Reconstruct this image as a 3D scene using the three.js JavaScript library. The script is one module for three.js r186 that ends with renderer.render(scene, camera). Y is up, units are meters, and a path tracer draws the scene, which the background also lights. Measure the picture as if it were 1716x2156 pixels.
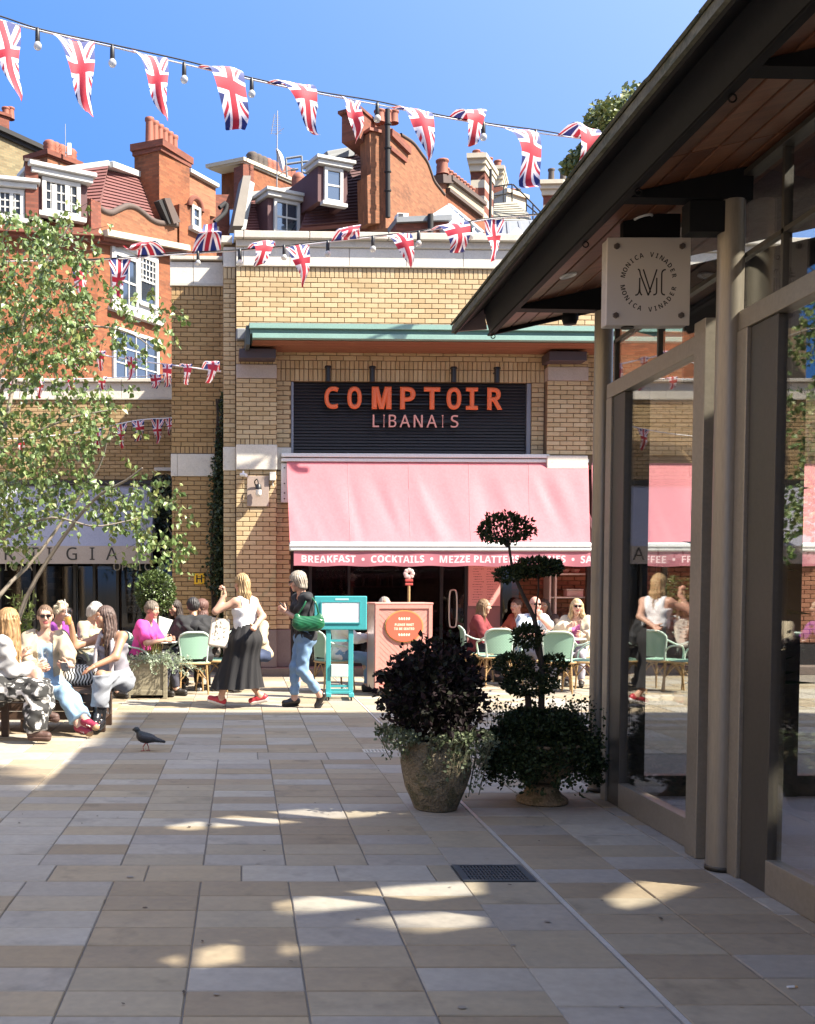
import * as THREE from 'three';
import { mergeGeometries, mergeVertices } from 'three/addons/utils/BufferGeometryUtils.js';
import { RoundedBoxGeometry } from 'three/addons/geometries/RoundedBoxGeometry.js';
import { FontLoader } from 'three/addons/loaders/FontLoader.js';
import { TextGeometry } from 'three/addons/geometries/TextGeometry.js';

// ---------------------------------------------------------------- camera, sky, sun, exposure
const scene = new THREE.Scene();
const EYE = 1.5, FOC = 2200, PX = 510, PY = 1333, PITCH = 2.5 * Math.PI / 180;   // measured on the photograph at 1716 x 2156
const camera = new THREE.PerspectiveCamera(2 * Math.atan(PY / FOC) * 180 / Math.PI, 2412 / 2666, 0.1, 400);
camera.position.set(0, EYE, 0);
camera.rotation.x = -PITCH;
camera.setViewOffset(2412, 2666, 696, 0, 1716, 2156);
const renderer = new THREE.WebGLRenderer({ antialias: true });
renderer.toneMapping = THREE.LinearToneMapping;
renderer.toneMappingExposure = 3.6;
renderer.shadowMap.enabled = true;

const SA = 0.88, SB = 0.38; // towards the sun: metres right and back per metre up
const SUN = new THREE.Vector3(SA, 1, SB).normalize();
{ // clear blue sky: deeper overhead, paler and brighter towards the horizon and round the sun
  const W = 512, H = 256, d = new Float32Array(W * H * 4);
  for (let j = 0; j < H; j++) for (let i = 0; i < W; i++) {
    const el = ((j + 0.5) / H - 0.5) * Math.PI, az = ((i + 0.5) / W - 0.5) * 2 * Math.PI;
    const v = [Math.cos(el) * Math.cos(az), Math.sin(el), Math.cos(el) * Math.sin(az)];
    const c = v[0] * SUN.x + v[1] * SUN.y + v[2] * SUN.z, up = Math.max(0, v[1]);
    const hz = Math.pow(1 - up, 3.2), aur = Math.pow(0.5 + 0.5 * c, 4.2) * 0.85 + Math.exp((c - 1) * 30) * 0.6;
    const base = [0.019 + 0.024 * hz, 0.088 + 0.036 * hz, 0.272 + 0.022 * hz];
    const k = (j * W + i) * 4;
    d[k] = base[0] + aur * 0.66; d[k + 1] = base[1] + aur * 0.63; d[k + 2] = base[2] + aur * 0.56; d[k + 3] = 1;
    if (el < 0) { d[k] = 0.16; d[k + 1] = 0.15; d[k + 2] = 0.14; }
  }
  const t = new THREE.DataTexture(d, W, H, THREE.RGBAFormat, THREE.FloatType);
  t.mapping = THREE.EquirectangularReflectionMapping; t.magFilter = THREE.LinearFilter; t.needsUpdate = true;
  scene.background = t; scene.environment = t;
}
const sun = new THREE.DirectionalLight(new THREE.Color().setRGB(1, 0.92, 0.79), 4.6);
sun.target.position.set(0, 0, -12); sun.position.copy(SUN).multiplyScalar(60).add(sun.target.position);
sun.castShadow = true; sun.shadow.radius = 1.3;
Object.assign(sun.shadow.camera, { left: -30, right: 30, top: 30, bottom: -30, near: 1, far: 160 });
scene.add(sun, sun.target);

// ---------------------------------------------------------------- measuring: a pixel of the photograph to a point in the plaza
const cP = Math.cos(PITCH), sP = Math.sin(PITCH);
const ray = (x, y) => { const u = (x - PX) / FOC, v = -(y - PY) / FOC; return [u, v * cP - sP, v * sP + cP]; };
const at = (x, y, D) => { const r = ray(x, y), t = D / r[2]; return new THREE.Vector3(r[0] * t, EYE + r[1] * t, -D); };
const gnd = (x, y) => { const r = ray(x, y), t = -EYE / r[1]; return new THREE.Vector3(r[0] * t, 0, -r[2] * t); };
const V = (x, y, z) => new THREE.Vector3(x, y, z);

// ---------------------------------------------------------------- helpers
let seed_ = 12345;
const rnd = () => { seed_ = (seed_ + 0x6d2b79f5) | 0; let t = Math.imul(seed_ ^ (seed_ >>> 15), 1 | seed_); t = (t + Math.imul(t ^ (t >>> 7), 61 | t)) ^ t; return ((t ^ (t >>> 14)) >>> 0) / 4294967296; };
const reseed = (n) => { seed_ = n | 0; };
const rr = (a, b) => a + (b - a) * rnd();
const pick = (a) => a[Math.floor(rnd() * a.length)];
const lerp = (a, b, t) => a + (b - a) * t, clamp = (x, a, b) => Math.min(b, Math.max(a, x));
const smooth = (a, b, x) => { const t = clamp((x - a) / (b - a), 0, 1); return t * t * (3 - 2 * t); };
const used = new Map();
const numbered = (n) => { const k = used.get(n) || 0; used.set(n, k + 1); return k ? n + '_' + String(k).padStart(3, '0') : n; };
function tag(o, label, category, group, kind) {
  if (label) o.userData.label = label; if (category) o.userData.category = category;
  if (group) o.userData.group = group; if (kind) o.userData.kind = kind; return o;
}
function thing(name, label, category, pos = [0, 0, 0], turn = 0, group) {
  const o = new THREE.Group(); o.name = numbered(name); o.position.set(...pos); o.rotation.y = turn; scene.add(o);
  return tag(o, label, category, group);
}
function mesh(name, geo, material, parent = scene) {
  const g = Array.isArray(geo) ? join(geo) : geo;
  const m = new THREE.Mesh(g, material); m.name = parent === scene ? numbered(name) : name;
  m.castShadow = m.receiveShadow = true; parent.add(m); return m;
}
function norm(g) { // a plain, non-indexed geometry with position, normal and uv only
  if (g.index) g = g.toNonIndexed();
  for (const k of Object.keys(g.attributes)) if (!['position', 'normal', 'uv', 'color'].includes(k)) g.deleteAttribute(k);
  if (!g.attributes.normal) g.computeVertexNormals();
  if (!g.attributes.uv) g.setAttribute('uv', new THREE.BufferAttribute(new Float32Array(g.attributes.position.count * 2), 2));
  g.morphAttributes = {}; g.groups = []; return g;
}
const join = (list) => (list.length === 1 ? norm(list[0]) : mergeGeometries(list.map(norm)));
function uvm(g, s = 1, ox = 0, oy = 0) { // uv in metres by the way each face points
  g = norm(g); const p = g.attributes.position, n = g.attributes.normal, uv = g.attributes.uv;
  for (let i = 0; i < p.count; i += 3) {
    let ax = 0, ay = 0, az = 0;
    for (let k = 0; k < 3; k++) { ax += Math.abs(n.getX(i + k)); ay += Math.abs(n.getY(i + k)); az += Math.abs(n.getZ(i + k)); }
    for (let k = 0; k < 3; k++) {
      const x = p.getX(i + k), y = p.getY(i + k), z = p.getZ(i + k);
      if (ay > ax && ay > az) uv.setXY(i + k, x * s + ox, z * s + oy); else if (ax > az) uv.setXY(i + k, z * s + ox, y * s + oy); else uv.setXY(i + k, x * s + ox, y * s + oy);
    }
  }
  return g;
}
const mv = (g, x, y, z) => g.translate(x, y, z);
const box = (w, h, d, x = 0, y = 0, z = 0) => new THREE.BoxGeometry(w, h, d).translate(x, y, z);
const rbox = (w, h, d, x = 0, y = 0, z = 0, r = 0.006, seg = 1) => new RoundedBoxGeometry(w, h, d, seg, Math.min(r, w / 2.02, h / 2.02, d / 2.02)).translate(x, y, z);
const bx = (x0, x1, y0, y1, z0, z1, r) => (r ? rbox(x1 - x0, y1 - y0, Math.abs(z1 - z0), (x0 + x1) / 2, (y0 + y1) / 2, (z0 + z1) / 2, r) : box(x1 - x0, y1 - y0, Math.abs(z1 - z0), (x0 + x1) / 2, (y0 + y1) / 2, (z0 + z1) / 2));
const Y_ = V(0, 1, 0);
function rod(a, b, r0, r1 = r0, seg = 8) { // round bar between two points
  const d = b.clone().sub(a), l = d.length() || 1e-6;
  const g = new THREE.CylinderGeometry(r1, r0, l, seg, 1); g.translate(0, l / 2, 0);
  g.applyQuaternion(new THREE.Quaternion().setFromUnitVectors(Y_, d.divideScalar(l))); return g.translate(a.x, a.y, a.z);
}
function bar(a, b, w, h, up = Y_) { // square bar between two points
  const d = b.clone().sub(a), l = d.length(), z = d.clone().divideScalar(l), x = up.clone().cross(z).normalize(), y = z.clone().cross(x);
  const g = rbox(w, h, l, 0, 0, l / 2, Math.min(w, h) * 0.12); g.applyMatrix4(new THREE.Matrix4().makeBasis(x, y, z)); return g.translate(a.x, a.y, a.z);
}
const tube = (pts, r, seg = 24, rad = 6, closed = false) => new THREE.TubeGeometry(new THREE.CatmullRomCurve3(pts, closed), seg, r, rad, closed);
const lathe = (pts, seg = 32) => new THREE.LatheGeometry(pts.map((p) => new THREE.Vector2(p[0], p[1])), seg);
const sph = (r, x, y, z, a = 12, b = 8) => new THREE.SphereGeometry(r, a, b).translate(x, y, z);
// a flat polygon of 3D points given some thickness behind it, uv in metres on its plane (u level, v up the slope)
function slab(pts, thick, up = Y_) {
  const n = V(0, 0, 0);
  for (let i = 0; i < pts.length; i++) { const a = pts[i], b = pts[(i + 1) % pts.length]; n.add(V((a.y - b.y) * (a.z + b.z), (a.z - b.z) * (a.x + b.x), (a.x - b.x) * (a.y + b.y))); }
  n.normalize();
  let u = up.clone().cross(n); if (u.length() < 0.01) u = V(1, 0, 0); u.normalize(); const v = n.clone().cross(u), o = pts[0];
  const s = new THREE.Shape(pts.map((p) => { const q = p.clone().sub(o); return new THREE.Vector2(q.dot(u), q.dot(v)); }));
  const g = new THREE.ExtrudeGeometry(s, { depth: thick, bevelEnabled: false }); g.translate(0, 0, -thick);
  const pu = o.dot(u), pv = o.dot(v), uv = g.attributes.uv, p = g.attributes.position;
  for (let i = 0; i < p.count; i++) uv.setXY(i, p.getX(i) + pu, p.getY(i) + pv);
  g.applyMatrix4(new THREE.Matrix4().makeBasis(u, v, n)); return norm(g.translate(o.x, o.y, o.z));
}
// prism from a plan outline ([x, z] pairs) between two heights
function prism(plan, y0, y1) {
  const s = new THREE.Shape(plan.map(([x, z]) => new THREE.Vector2(x, -z)));
  const g = new THREE.ExtrudeGeometry(s, { depth: y1 - y0, bevelEnabled: false }); g.rotateX(-Math.PI / 2); return uvm(g.translate(0, y0, 0));
}

// ---------------------------------------------------------------- textures
function lattice(n, seed) { const a = new Float32Array(n * n); let s = seed; for (let i = 0; i < n * n; i++) { s = (Math.imul(s, 1664525) + 1013904223) | 0; a[i] = (s >>> 8) / 16777216; } return a; }
function fbm(N, cells, oct, seed, sx = 1, sy = 1) { // tileable noise, N x N, 0..1
  const out = new Float32Array(N * N); let amp = 1, tot = 0;
  for (let o = 0; o < oct; o++) {
    const cx = Math.max(1, Math.round(cells * sx) << o), cy = Math.max(1, Math.round(cells * sy) << o), L = Math.max(cx, cy), lat = lattice(L, seed + o * 977);
    for (let j = 0; j < N; j++) {
      const fy = (j / N) * cy, y0 = Math.floor(fy), ty = fy - y0, sy_ = ty * ty * (3 - 2 * ty), r0 = (y0 % cy) * L, r1 = ((y0 + 1) % cy) * L;
      for (let i = 0; i < N; i++) {
        const fx = (i / N) * cx, x0 = Math.floor(fx), tx = fx - x0, s = tx * tx * (3 - 2 * tx), a = x0 % cx, b = (x0 + 1) % cx;
        out[j * N + i] += amp * lerp(lerp(lat[r0 + a], lat[r0 + b], s), lerp(lat[r1 + a], lat[r1 + b], s), sy_);
      }
    }
    tot += amp; amp *= 0.55;
  }
  for (let i = 0; i < out.length; i++) out[i] /= tot; return out;
}
function dtex(N, fn, repeat = 1) { // fn(i, j, k) -> [r, g, b] 0..1, a plain multiplier
  const d = new Uint8Array(N * N * 4);
  for (let j = 0; j < N; j++) for (let i = 0; i < N; i++) { const k = j * N + i, c = fn(i, j, k); d[k * 4] = clamp(c[0], 0, 1) * 255; d[k * 4 + 1] = clamp(c[1], 0, 1) * 255; d[k * 4 + 2] = clamp(c[2], 0, 1) * 255; d[k * 4 + 3] = 255; }
  const t = new THREE.DataTexture(d, N, N, THREE.RGBAFormat); t.wrapS = t.wrapT = THREE.RepeatWrapping; t.magFilter = THREE.LinearFilter; t.repeat.set(repeat, repeat); t.needsUpdate = true; return t;
}
const re = (t, x, y = x) => { const c = t.clone(); c.repeat.set(x, y); c.needsUpdate = true; return c; };
const n1 = fbm(512, 4, 6, 11), n2 = fbm(512, 8, 5, 23), n3 = fbm(512, 64, 3, 37), n4 = fbm(512, 3, 4, 51), nst = fbm(512, 2, 6, 71, 1, 24);
const g3 = (v) => [v, v, v];
const T = {
  stone: dtex(512, (i, j, k) => { let v = 0.8 + 0.22 * (n1[k] - 0.5) + 0.2 * (n3[k] - 0.5); if (n2[k] > 0.66) v -= (n2[k] - 0.66) * 1.0; return [v, v * (0.985 + 0.05 * (n4[k] - 0.5)), v * (0.96 + 0.16 * (n4[k] - 0.5))]; }),
  paving: dtex(512, (i, j, k) => { let v = 0.82 + 0.3 * (n1[k] - 0.5) + 0.22 * (n3[k] - 0.5) + 0.1 * (nst[k] - 0.5); const s = n2[k]; if (s < 0.34) v -= (0.34 - s) * 1.3; return [v, v * (1 + 0.06 * (n4[k] - 0.5)), v * (1 + 0.22 * (n4[k] - 0.5))]; }),
  fine: dtex(512, (i, j, k) => g3(0.86 + 0.2 * (n3[k] - 0.5) + 0.12 * (n1[k] - 0.5))),
  rough: dtex(256, (i, j) => { const k = (j * 2) * 512 + i * 2; return g3(0.86 + 0.3 * (n1[k] - 0.5) + 0.2 * (n3[k] - 0.5)); }),
  grain: dtex(512, (i, j, k) => { const v = 0.72 + 0.5 * (nst[k] - 0.5) + 0.14 * (n3[k] - 0.5); return [v, v * 0.97, v * 0.94]; }),
  bump: dtex(512, (i, j, k) => g3(0.5 + 0.5 * (n3[k] - 0.5) + 0.5 * (n2[k] - 0.5))),
  moss: dtex(512, (i, j, k) => { const m = smooth(0.52, 0.66, n2[k]), l = smooth(0.63, 0.7, n3[k] * 0.6 + n1[k] * 0.4), v = 0.62 + 0.8 * (n1[k] - 0.5) + 0.55 * (n3[k] - 0.5); return [lerp(lerp(v, 0.42 * v, m * 0.8), 0.95, l), lerp(lerp(v * 0.93, 0.46 * v, m * 0.8), 0.93, l), lerp(lerp(v * 0.8, 0.3 * v, m * 0.8), 0.8, l)]; }),
};
function canvasTex(w, h, draw) { const c = document.createElement('canvas'); c.width = w; c.height = h; draw(c.getContext('2d'), w, h); const t = new THREE.CanvasTexture(c); t.colorSpace = THREE.SRGBColorSpace; t.magFilter = THREE.LinearFilter; return t; }
// ---------------------------------------------------------------- materials (linear base colours)
function M(c, rough = 0.8, o = {}) {
  const m = new THREE[o.transmission !== undefined || o.clearcoat || o.sheen ? 'MeshPhysicalMaterial' : 'MeshStandardMaterial']({ roughness: rough, metalness: 0, ...o });
  if (Array.isArray(c)) m.color.setRGB(...c); else m.color.set(c);
  return m;
}
const mat = {
  stoneWhite: M([0.74, 0.7, 0.62], 0.8, { map: T.stone, bumpMap: T.bump, bumpScale: 0.002 }),
  coping: M([0.62, 0.58, 0.5], 0.85, { map: T.stone, bumpMap: T.bump, bumpScale: 0.003 }),
  mortar: M([0.2, 0.135, 0.08], 0.95, { map: T.fine }),
  black: M([0.012, 0.012, 0.013], 0.45),
  blackMatt: M([0.016, 0.015, 0.015], 0.8),
  dark: M([0.03, 0.028, 0.028], 0.6),
  white: M([0.8, 0.8, 0.78], 0.45, { map: T.fine }),
  whitePaint: M([0.78, 0.78, 0.76], 0.5, { map: T.fine }),
  lead: M([0.22, 0.235, 0.25], 0.6, { map: T.stone }),
  granite: M([0.19, 0.155, 0.15], 0.6, { map: T.stone }),
  steel: M([0.42, 0.4, 0.37], 0.35, { metalness: 0.6, map: T.fine }),
  rope: M([0.6, 0.55, 0.45], 0.9),
};
// front-chamfered brick or slab, centred, front at z = 0, back at z = -d
function chamfer(w, h, d, c) {
  const x = w / 2, y = h / 2, P = [[-x, -y, -d], [x, -y, -d], [x, y, -d], [-x, y, -d], [-x, -y, -c], [x, -y, -c], [x, y, -c], [-x, y, -c], [-x + c, -y + c, 0], [x - c, -y + c, 0], [x - c, y - c, 0], [-x + c, y - c, 0]];
  const F = []; const q = (a, b, e, f) => F.push(a, b, e, a, e, f);
  for (let i = 0; i < 4; i++) { const j = (i + 1) % 4; q(i, j, j + 4, i + 4); q(i + 4, j + 4, j + 8, i + 8); } q(8, 9, 10, 11);
  const g = new THREE.BufferGeometry(), a = new Float32Array(F.length * 3); F.forEach((k, i) => a.set(P[k], i * 3));
  g.setAttribute('position', new THREE.BufferAttribute(a, 3)); g.computeVertexNormals(); return norm(g);
}
// ================================================================ the ground and its paving
{
  const pave = new THREE.Group(); pave.name = 'plaza_pavement'; scene.add(pave); pave.userData.kind = 'structure';
  const bed = mesh('pavement_bed', uvm(box(60, 0.3, 60, 0, -0.158, -15)), M([0.2, 0.17, 0.14], 0.95, { map: T.fine }), pave);
  const cols = [[0.375, 0.335, 0.275], [0.395, 0.355, 0.29], [0.345, 0.305, 0.25], [0.335, 0.265, 0.175], [0.355, 0.285, 0.19], [0.31, 0.242, 0.158], [0.35, 0.293, 0.205], [0.365, 0.303, 0.21]];
  const mats = cols.map((c) => M(c, 1, { map: T.paving, bumpMap: T.bump, bumpScale: 0.0025, roughnessMap: T.rough }));
  const stuff = mats.map(() => []), near = [];
  const GAP = 0.0065;
  reseed(77);
  const slabAt = (x0, x1, d0, d1, tone) => { // depth range d0 < d1 in front of the camera
    const w = x1 - x0 - GAP, l = d1 - d0 - GAP, m = tone ?? (rnd() < 0.42 ? Math.floor(rr(0, 3)) : Math.floor(rr(3, 8)));
    const g = chamfer(w, l, 0.03, 0.004); g.rotateX(-Math.PI / 2);
    g.rotateZ(rr(-0.0012, 0.0012)); g.translate((x0 + x1) / 2, rr(-0.0015, 0.0015), -(d0 + d1) / 2);
    const vis = d0 > 3.2 && x0 / d0 < 0.57 && x1 / d1 > -0.24;
    const item = { g: uvm(g, 0.5, rr(0, 1), rr(0, 1)), m, d: d0 };
    if (vis && d1 < 9.6) near.push(item); else stuff[m].push(item.g);
  };
  // main field, left of the drain line: columns 0.448 wide
  const C0 = 0.237, CW = 0.447, J = 1.125, E = 1.52, F = 1.548;
  const rowsOf = (a, b, step) => { const n = Math.max(1, Math.round((b - a) / step)); const out = [a]; for (let i = 1; i < n; i++) out.push(a + ((b - a) * i) / n); out.push(b); return out; };
  const field = (rows, xa, xb, off = 0) => { for (let r = 0; r + 1 < rows.length; r++) for (let k = -18; k < 4; k++) { const x0 = C0 + CW * (k + off), x1 = x0 + CW; if (x1 > xb + 0.02 || x0 < xa) continue; slabAt(x0, x1, rows[r], rows[r + 1]); } };
  field([2.2, 2.45, 2.7, 2.93, 3.16, 3.385, 3.603, 3.829, 4.072, 4.323, 4.552, 4.799, 5.028, 5.284], -6, J + 0.02);
  for (let k = -14; k < 4; k++) { const x0 = C0 - 0.24 + 0.5 * k; if (x0 + 0.5 < J + 0.05) slabAt(x0, Math.min(J, x0 + 0.5), 5.284, 5.59); else if (x0 < J) slabAt(x0, J, 5.284, 5.59); }
  field(rowsOf(5.59, 9.06, 0.235), -7, J + 0.02);
  for (let k = -14; k < 4; k++) { const x0 = C0 - 0.1 + 0.62 * k, x1 = Math.min(J, x0 + 0.62); if (x1 - x0 > 0.1) slabAt(x0, x1, 9.06, 9.46, Math.floor(rr(0, 3))); }
  field(rowsOf(9.46, 24, 0.235), -9, J + 0.02);
  // column beside the drain line: larger slabs
  for (const rows of [[2.9, 3.3, 3.685, 4.066, 4.514, 4.9, 5.27], rowsOf(5.59, 24, 0.4)]) for (let r = 0; r + 1 < rows.length; r++) slabAt(J, E, rows[r], rows[r + 1]);
  // right of the drain line, under the canopy, and on towards the restaurant
  const rightRows = rowsOf(2.4, 9.4, 0.262);
  for (let r = 0; r + 1 < rightRows.length; r++) for (const [a, b] of [[F, 2.0], [2.0, 2.46], [2.46, 2.62]]) slabAt(a, b, rightRows[r], rightRows[r + 1], rnd() < 0.25 ? Math.floor(rr(0, 3)) : Math.floor(rr(3, 8)));
  const far = rowsOf(9.4, 24, 0.262);
  for (let r = 0; r + 1 < far.length; r++) for (let k = 0; k < 16; k++) slabAt(F + 0.46 * k, F + 0.46 * (k + 1), far[r], far[r + 1]);
  near.sort((a, b) => a.d - b.d);
  near.forEach((it, i) => { if (i < 300) mesh('paving_slab', it.g, mats[it.m], pave); else stuff[it.m].push(it.g); });
  stuff.forEach((l, i) => { if (l.length) mesh('distant_paving', l, mats[i], pave).userData.kind = 'stuff'; });
  // the slim steel drain line
  mesh('drain_channel', uvm(box(0.024, 0.03, 22, (E + F) / 2, -0.014, -13.2), 2), M([0.5, 0.49, 0.46], 0.5, { map: T.stone }), pave);

  const gr = thing('drain_grate', 'rectangular cast iron drain grate set in the paving beside the drain line', 'drain grate', [1.315, 0.001, -5.43]);
  const fr = [bx(-0.185, 0.185, -0.02, 0.004, -0.155, -0.135), bx(-0.185, 0.185, -0.02, 0.004, 0.135, 0.155), bx(-0.185, -0.155, -0.02, 0.004, -0.135, 0.135), bx(0.155, 0.185, -0.02, 0.004, -0.135, 0.135)];
  const iron = M([0.085, 0.095, 0.105], 0.5, { metalness: 0.3, map: T.stone });
  mesh('grate_frame', uvm(join(fr)), iron, gr);
  for (let i = 0; i < 17; i++) mesh('grate_bar', uvm(bx(-0.1535 + i * 0.0182, -0.1535 + i * 0.0182 + 0.0085, -0.02, 0.002, -0.135, 0.135)), iron, gr);
  const cross = []; for (let i = 1; i < 6; i++) cross.push(bx(-0.155, 0.155, -0.022, 0.0005, -0.14 + i * 0.046, -0.14 + i * 0.046 + 0.01));
  mesh('cross_bar', uvm(join(cross)), iron, gr);
  mesh('grate_pit', box(0.33, 0.01, 0.28, 0, -0.0235, 0), mat.black, gr);
  const g2 = thing('drain_grate', 'small pale slotted drain cover left of the rounded urn', 'drain grate', [gnd(792, 1582).x, 0.002, gnd(792, 1582).z]);
  mesh('grate_frame', join([bx(-0.12, 0.12, -0.01, 0.004, -0.1, -0.07), bx(-0.12, 0.12, -0.01, 0.004, 0.07, 0.1), bx(-0.12, -0.1, -0.01, 0.004, -0.07, 0.07), bx(0.1, 0.12, -0.01, 0.004, -0.07, 0.07)]), mat.coping, g2);
  for (let i = 0; i < 6; i++) mesh('grate_bar', bx(-0.09 + i * 0.033, -0.09 + i * 0.033 + 0.016, -0.01, 0.003, -0.07, 0.07), mat.coping, g2);
  // fallen leaves and litter on the stone, each a little scrap
  const scrap = M([0.07, 0.05, 0.035], 0.9);
  const bits = []; reseed(5);
  for (let i = 0; i < 34; i++) { const d = rr(3.6, 8.5), x = rr(-0.22 * d, Math.min(2.4, 0.5 * d)); const g = new THREE.CircleGeometry(rr(0.006, 0.016), 5); g.scale(1, rr(0.3, 0.8), 1); g.rotateX(-Math.PI / 2 + rr(-0.3, 0.3)); g.rotateY(rr(0, 6)); bits.push(g.translate(x, 0.007, -d)); }
  tag(mesh('leaf_litter', bits, scrap), 'tiny dark scraps of dry leaf scattered on the paving', null, null, 'stuff');
  const gum = []; for (let i = 0; i < 60; i++) { const d = rr(3.4, 12), x = rr(-0.24 * d, Math.min(2.45, 0.5 * d)); const g = new THREE.CircleGeometry(rr(0.008, 0.02), 7); g.scale(1, rr(0.6, 1), 1); g.rotateX(-Math.PI / 2); bits.length && gum.push(g.rotateY(rr(0, 6)).translate(x, 0.0052, -d)); }
  tag(mesh('gum_spots', gum, M([0.23, 0.2, 0.165], 0.95)), 'flat grey chewing gum spots trodden into the paving', null, null, 'stuff');
  const cig = gnd(1668, 2082); const stub = thing('cigarette_stub', 'white cigarette end lying on the slab at the lower right edge', 'cigarette end', [cig.x, 0.008, cig.z], 0.1);
  mesh('paper', rod(V(-0.02, 0, 0), V(0.008, 0, 0), 0.0045, 0.0045, 8), mat.white, stub); mesh('filter', rod(V(0.008, 0, 0), V(0.02, 0, 0), 0.0046, 0.0046, 8), M([0.5, 0.3, 0.13], 0.8), stub);
}
// ================================================================ the restaurant: a yellow brick front across the plaza, turned a little away on the right
const WTURN = 2.2 * Math.PI / 180, WD = 17.7, cW = Math.cos(WTURN), sW = Math.sin(WTURN);
const wp = (x, y, zl = 0) => { const r = ray(x, y), t = (WD * cW - zl) / (r[2] * cW - r[0] * sW), X = r[0] * t, Z = -r[2] * t + WD; return { x: X * cW - Z * sW, y: EYE + r[1] * t }; };
const wx = (x, y = 1100, zl = 0) => wp(x, y, zl).x, wy = (y, zl = 0, x = 700) => wp(x, y, zl).y;
const onWall = (name, label, cat, group) => thing(name, label, cat, [0, 0, -WD], WTURN, group);
const BW = 0.2275, BH = 0.0795;
const brickTones = [[0.55, 0.4, 0.22], [0.59, 0.44, 0.25], [0.52, 0.37, 0.2], [0.57, 0.42, 0.235], [0.5, 0.36, 0.19], [0.6, 0.46, 0.27], [0.56, 0.41, 0.23], [0.58, 0.43, 0.24]];
const brickMats = brickTones.map((c) => M(c, 0.88, { map: T.fine, bumpMap: T.bump, bumpScale: 0.003 }));
const brickGeo = [0.2165, 0.103].map((w) => uvm(chamfer(w, 0.0685, 0.03, 0.004), 3));
function bricks(list, x0, x1, y0, y1, z, o = {}) { // courses of stretchers, or one row of bricks on end
  if (o.soldier) { const n = Math.max(1, Math.round((x1 - x0) / 0.0785)), w = (x1 - x0) / n; for (let i = 0; i < n; i++) list.push({ x: x0 + w * (i + 0.5), y: (y0 + y1) / 2, z, sx: (y1 - y0 - 0.012) / 0.2165, sy: (w - 0.011) / 0.0685, turn: 1, vis: o.vis !== false }); return; }
  const n = Math.max(1, Math.round((y1 - y0) / BH)), h = (y1 - y0) / n;
  for (let r = 0; r < n; r++) {
    let x = x0 - ((r + (o.odd || 0)) % 2 ? BW / 2 : 0) - (o.shift || 0);
    for (; x < x1 - 0.02; x += BW) { const a = Math.max(x, x0), b = Math.min(x + BW, x1); if (b - a < 0.03) continue; list.push({ x: (a + b) / 2, y: y0 + h * (r + 0.5), z, sx: (b - a - 0.011) / 0.2165, sy: (h - 0.011) / 0.0685, vis: o.vis !== false }); }
  }
}
function layBricks(parent, list, mats, limit = 250, geo = brickGeo[0]) { // the ones that show best as pieces of their own, the rest as one joined part
  const show = list.filter((b) => b.vis); const step = Math.max(1, show.length / limit); const own = new Set(); for (let i = 0; i < limit && Math.floor(i * step) < show.length; i++) own.add(show[Math.floor(i * step)]);
  const rest = list.filter((b) => !own.has(b)), q = new THREE.Object3D();
  const put = (b) => { q.position.set(b.x, b.y, b.z + rr(-0.0015, 0.0015)); q.rotation.set(0, 0, b.turn ? Math.PI / 2 : 0); q.scale.set(b.sx, b.sy, 1); q.updateMatrix(); return q.matrix; };
  for (const b of own) { const m = mesh('brick', geo, pick(mats), parent); put(b); m.position.copy(q.position); m.rotation.copy(q.rotation); m.scale.copy(q.scale); }
  if (!rest.length) return;
  const base = mats[0].clone(); base.color.setRGB(1, 1, 1); const im = new THREE.InstancedMesh(geo, base, rest.length); im.name = 'brick_courses'; im.userData.kind = 'stuff'; im.castShadow = im.receiveShadow = true;
  rest.forEach((b, i) => { im.setMatrixAt(i, put(b)); im.setColorAt(i, pick(mats).color); }); parent.add(im);
}
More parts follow.
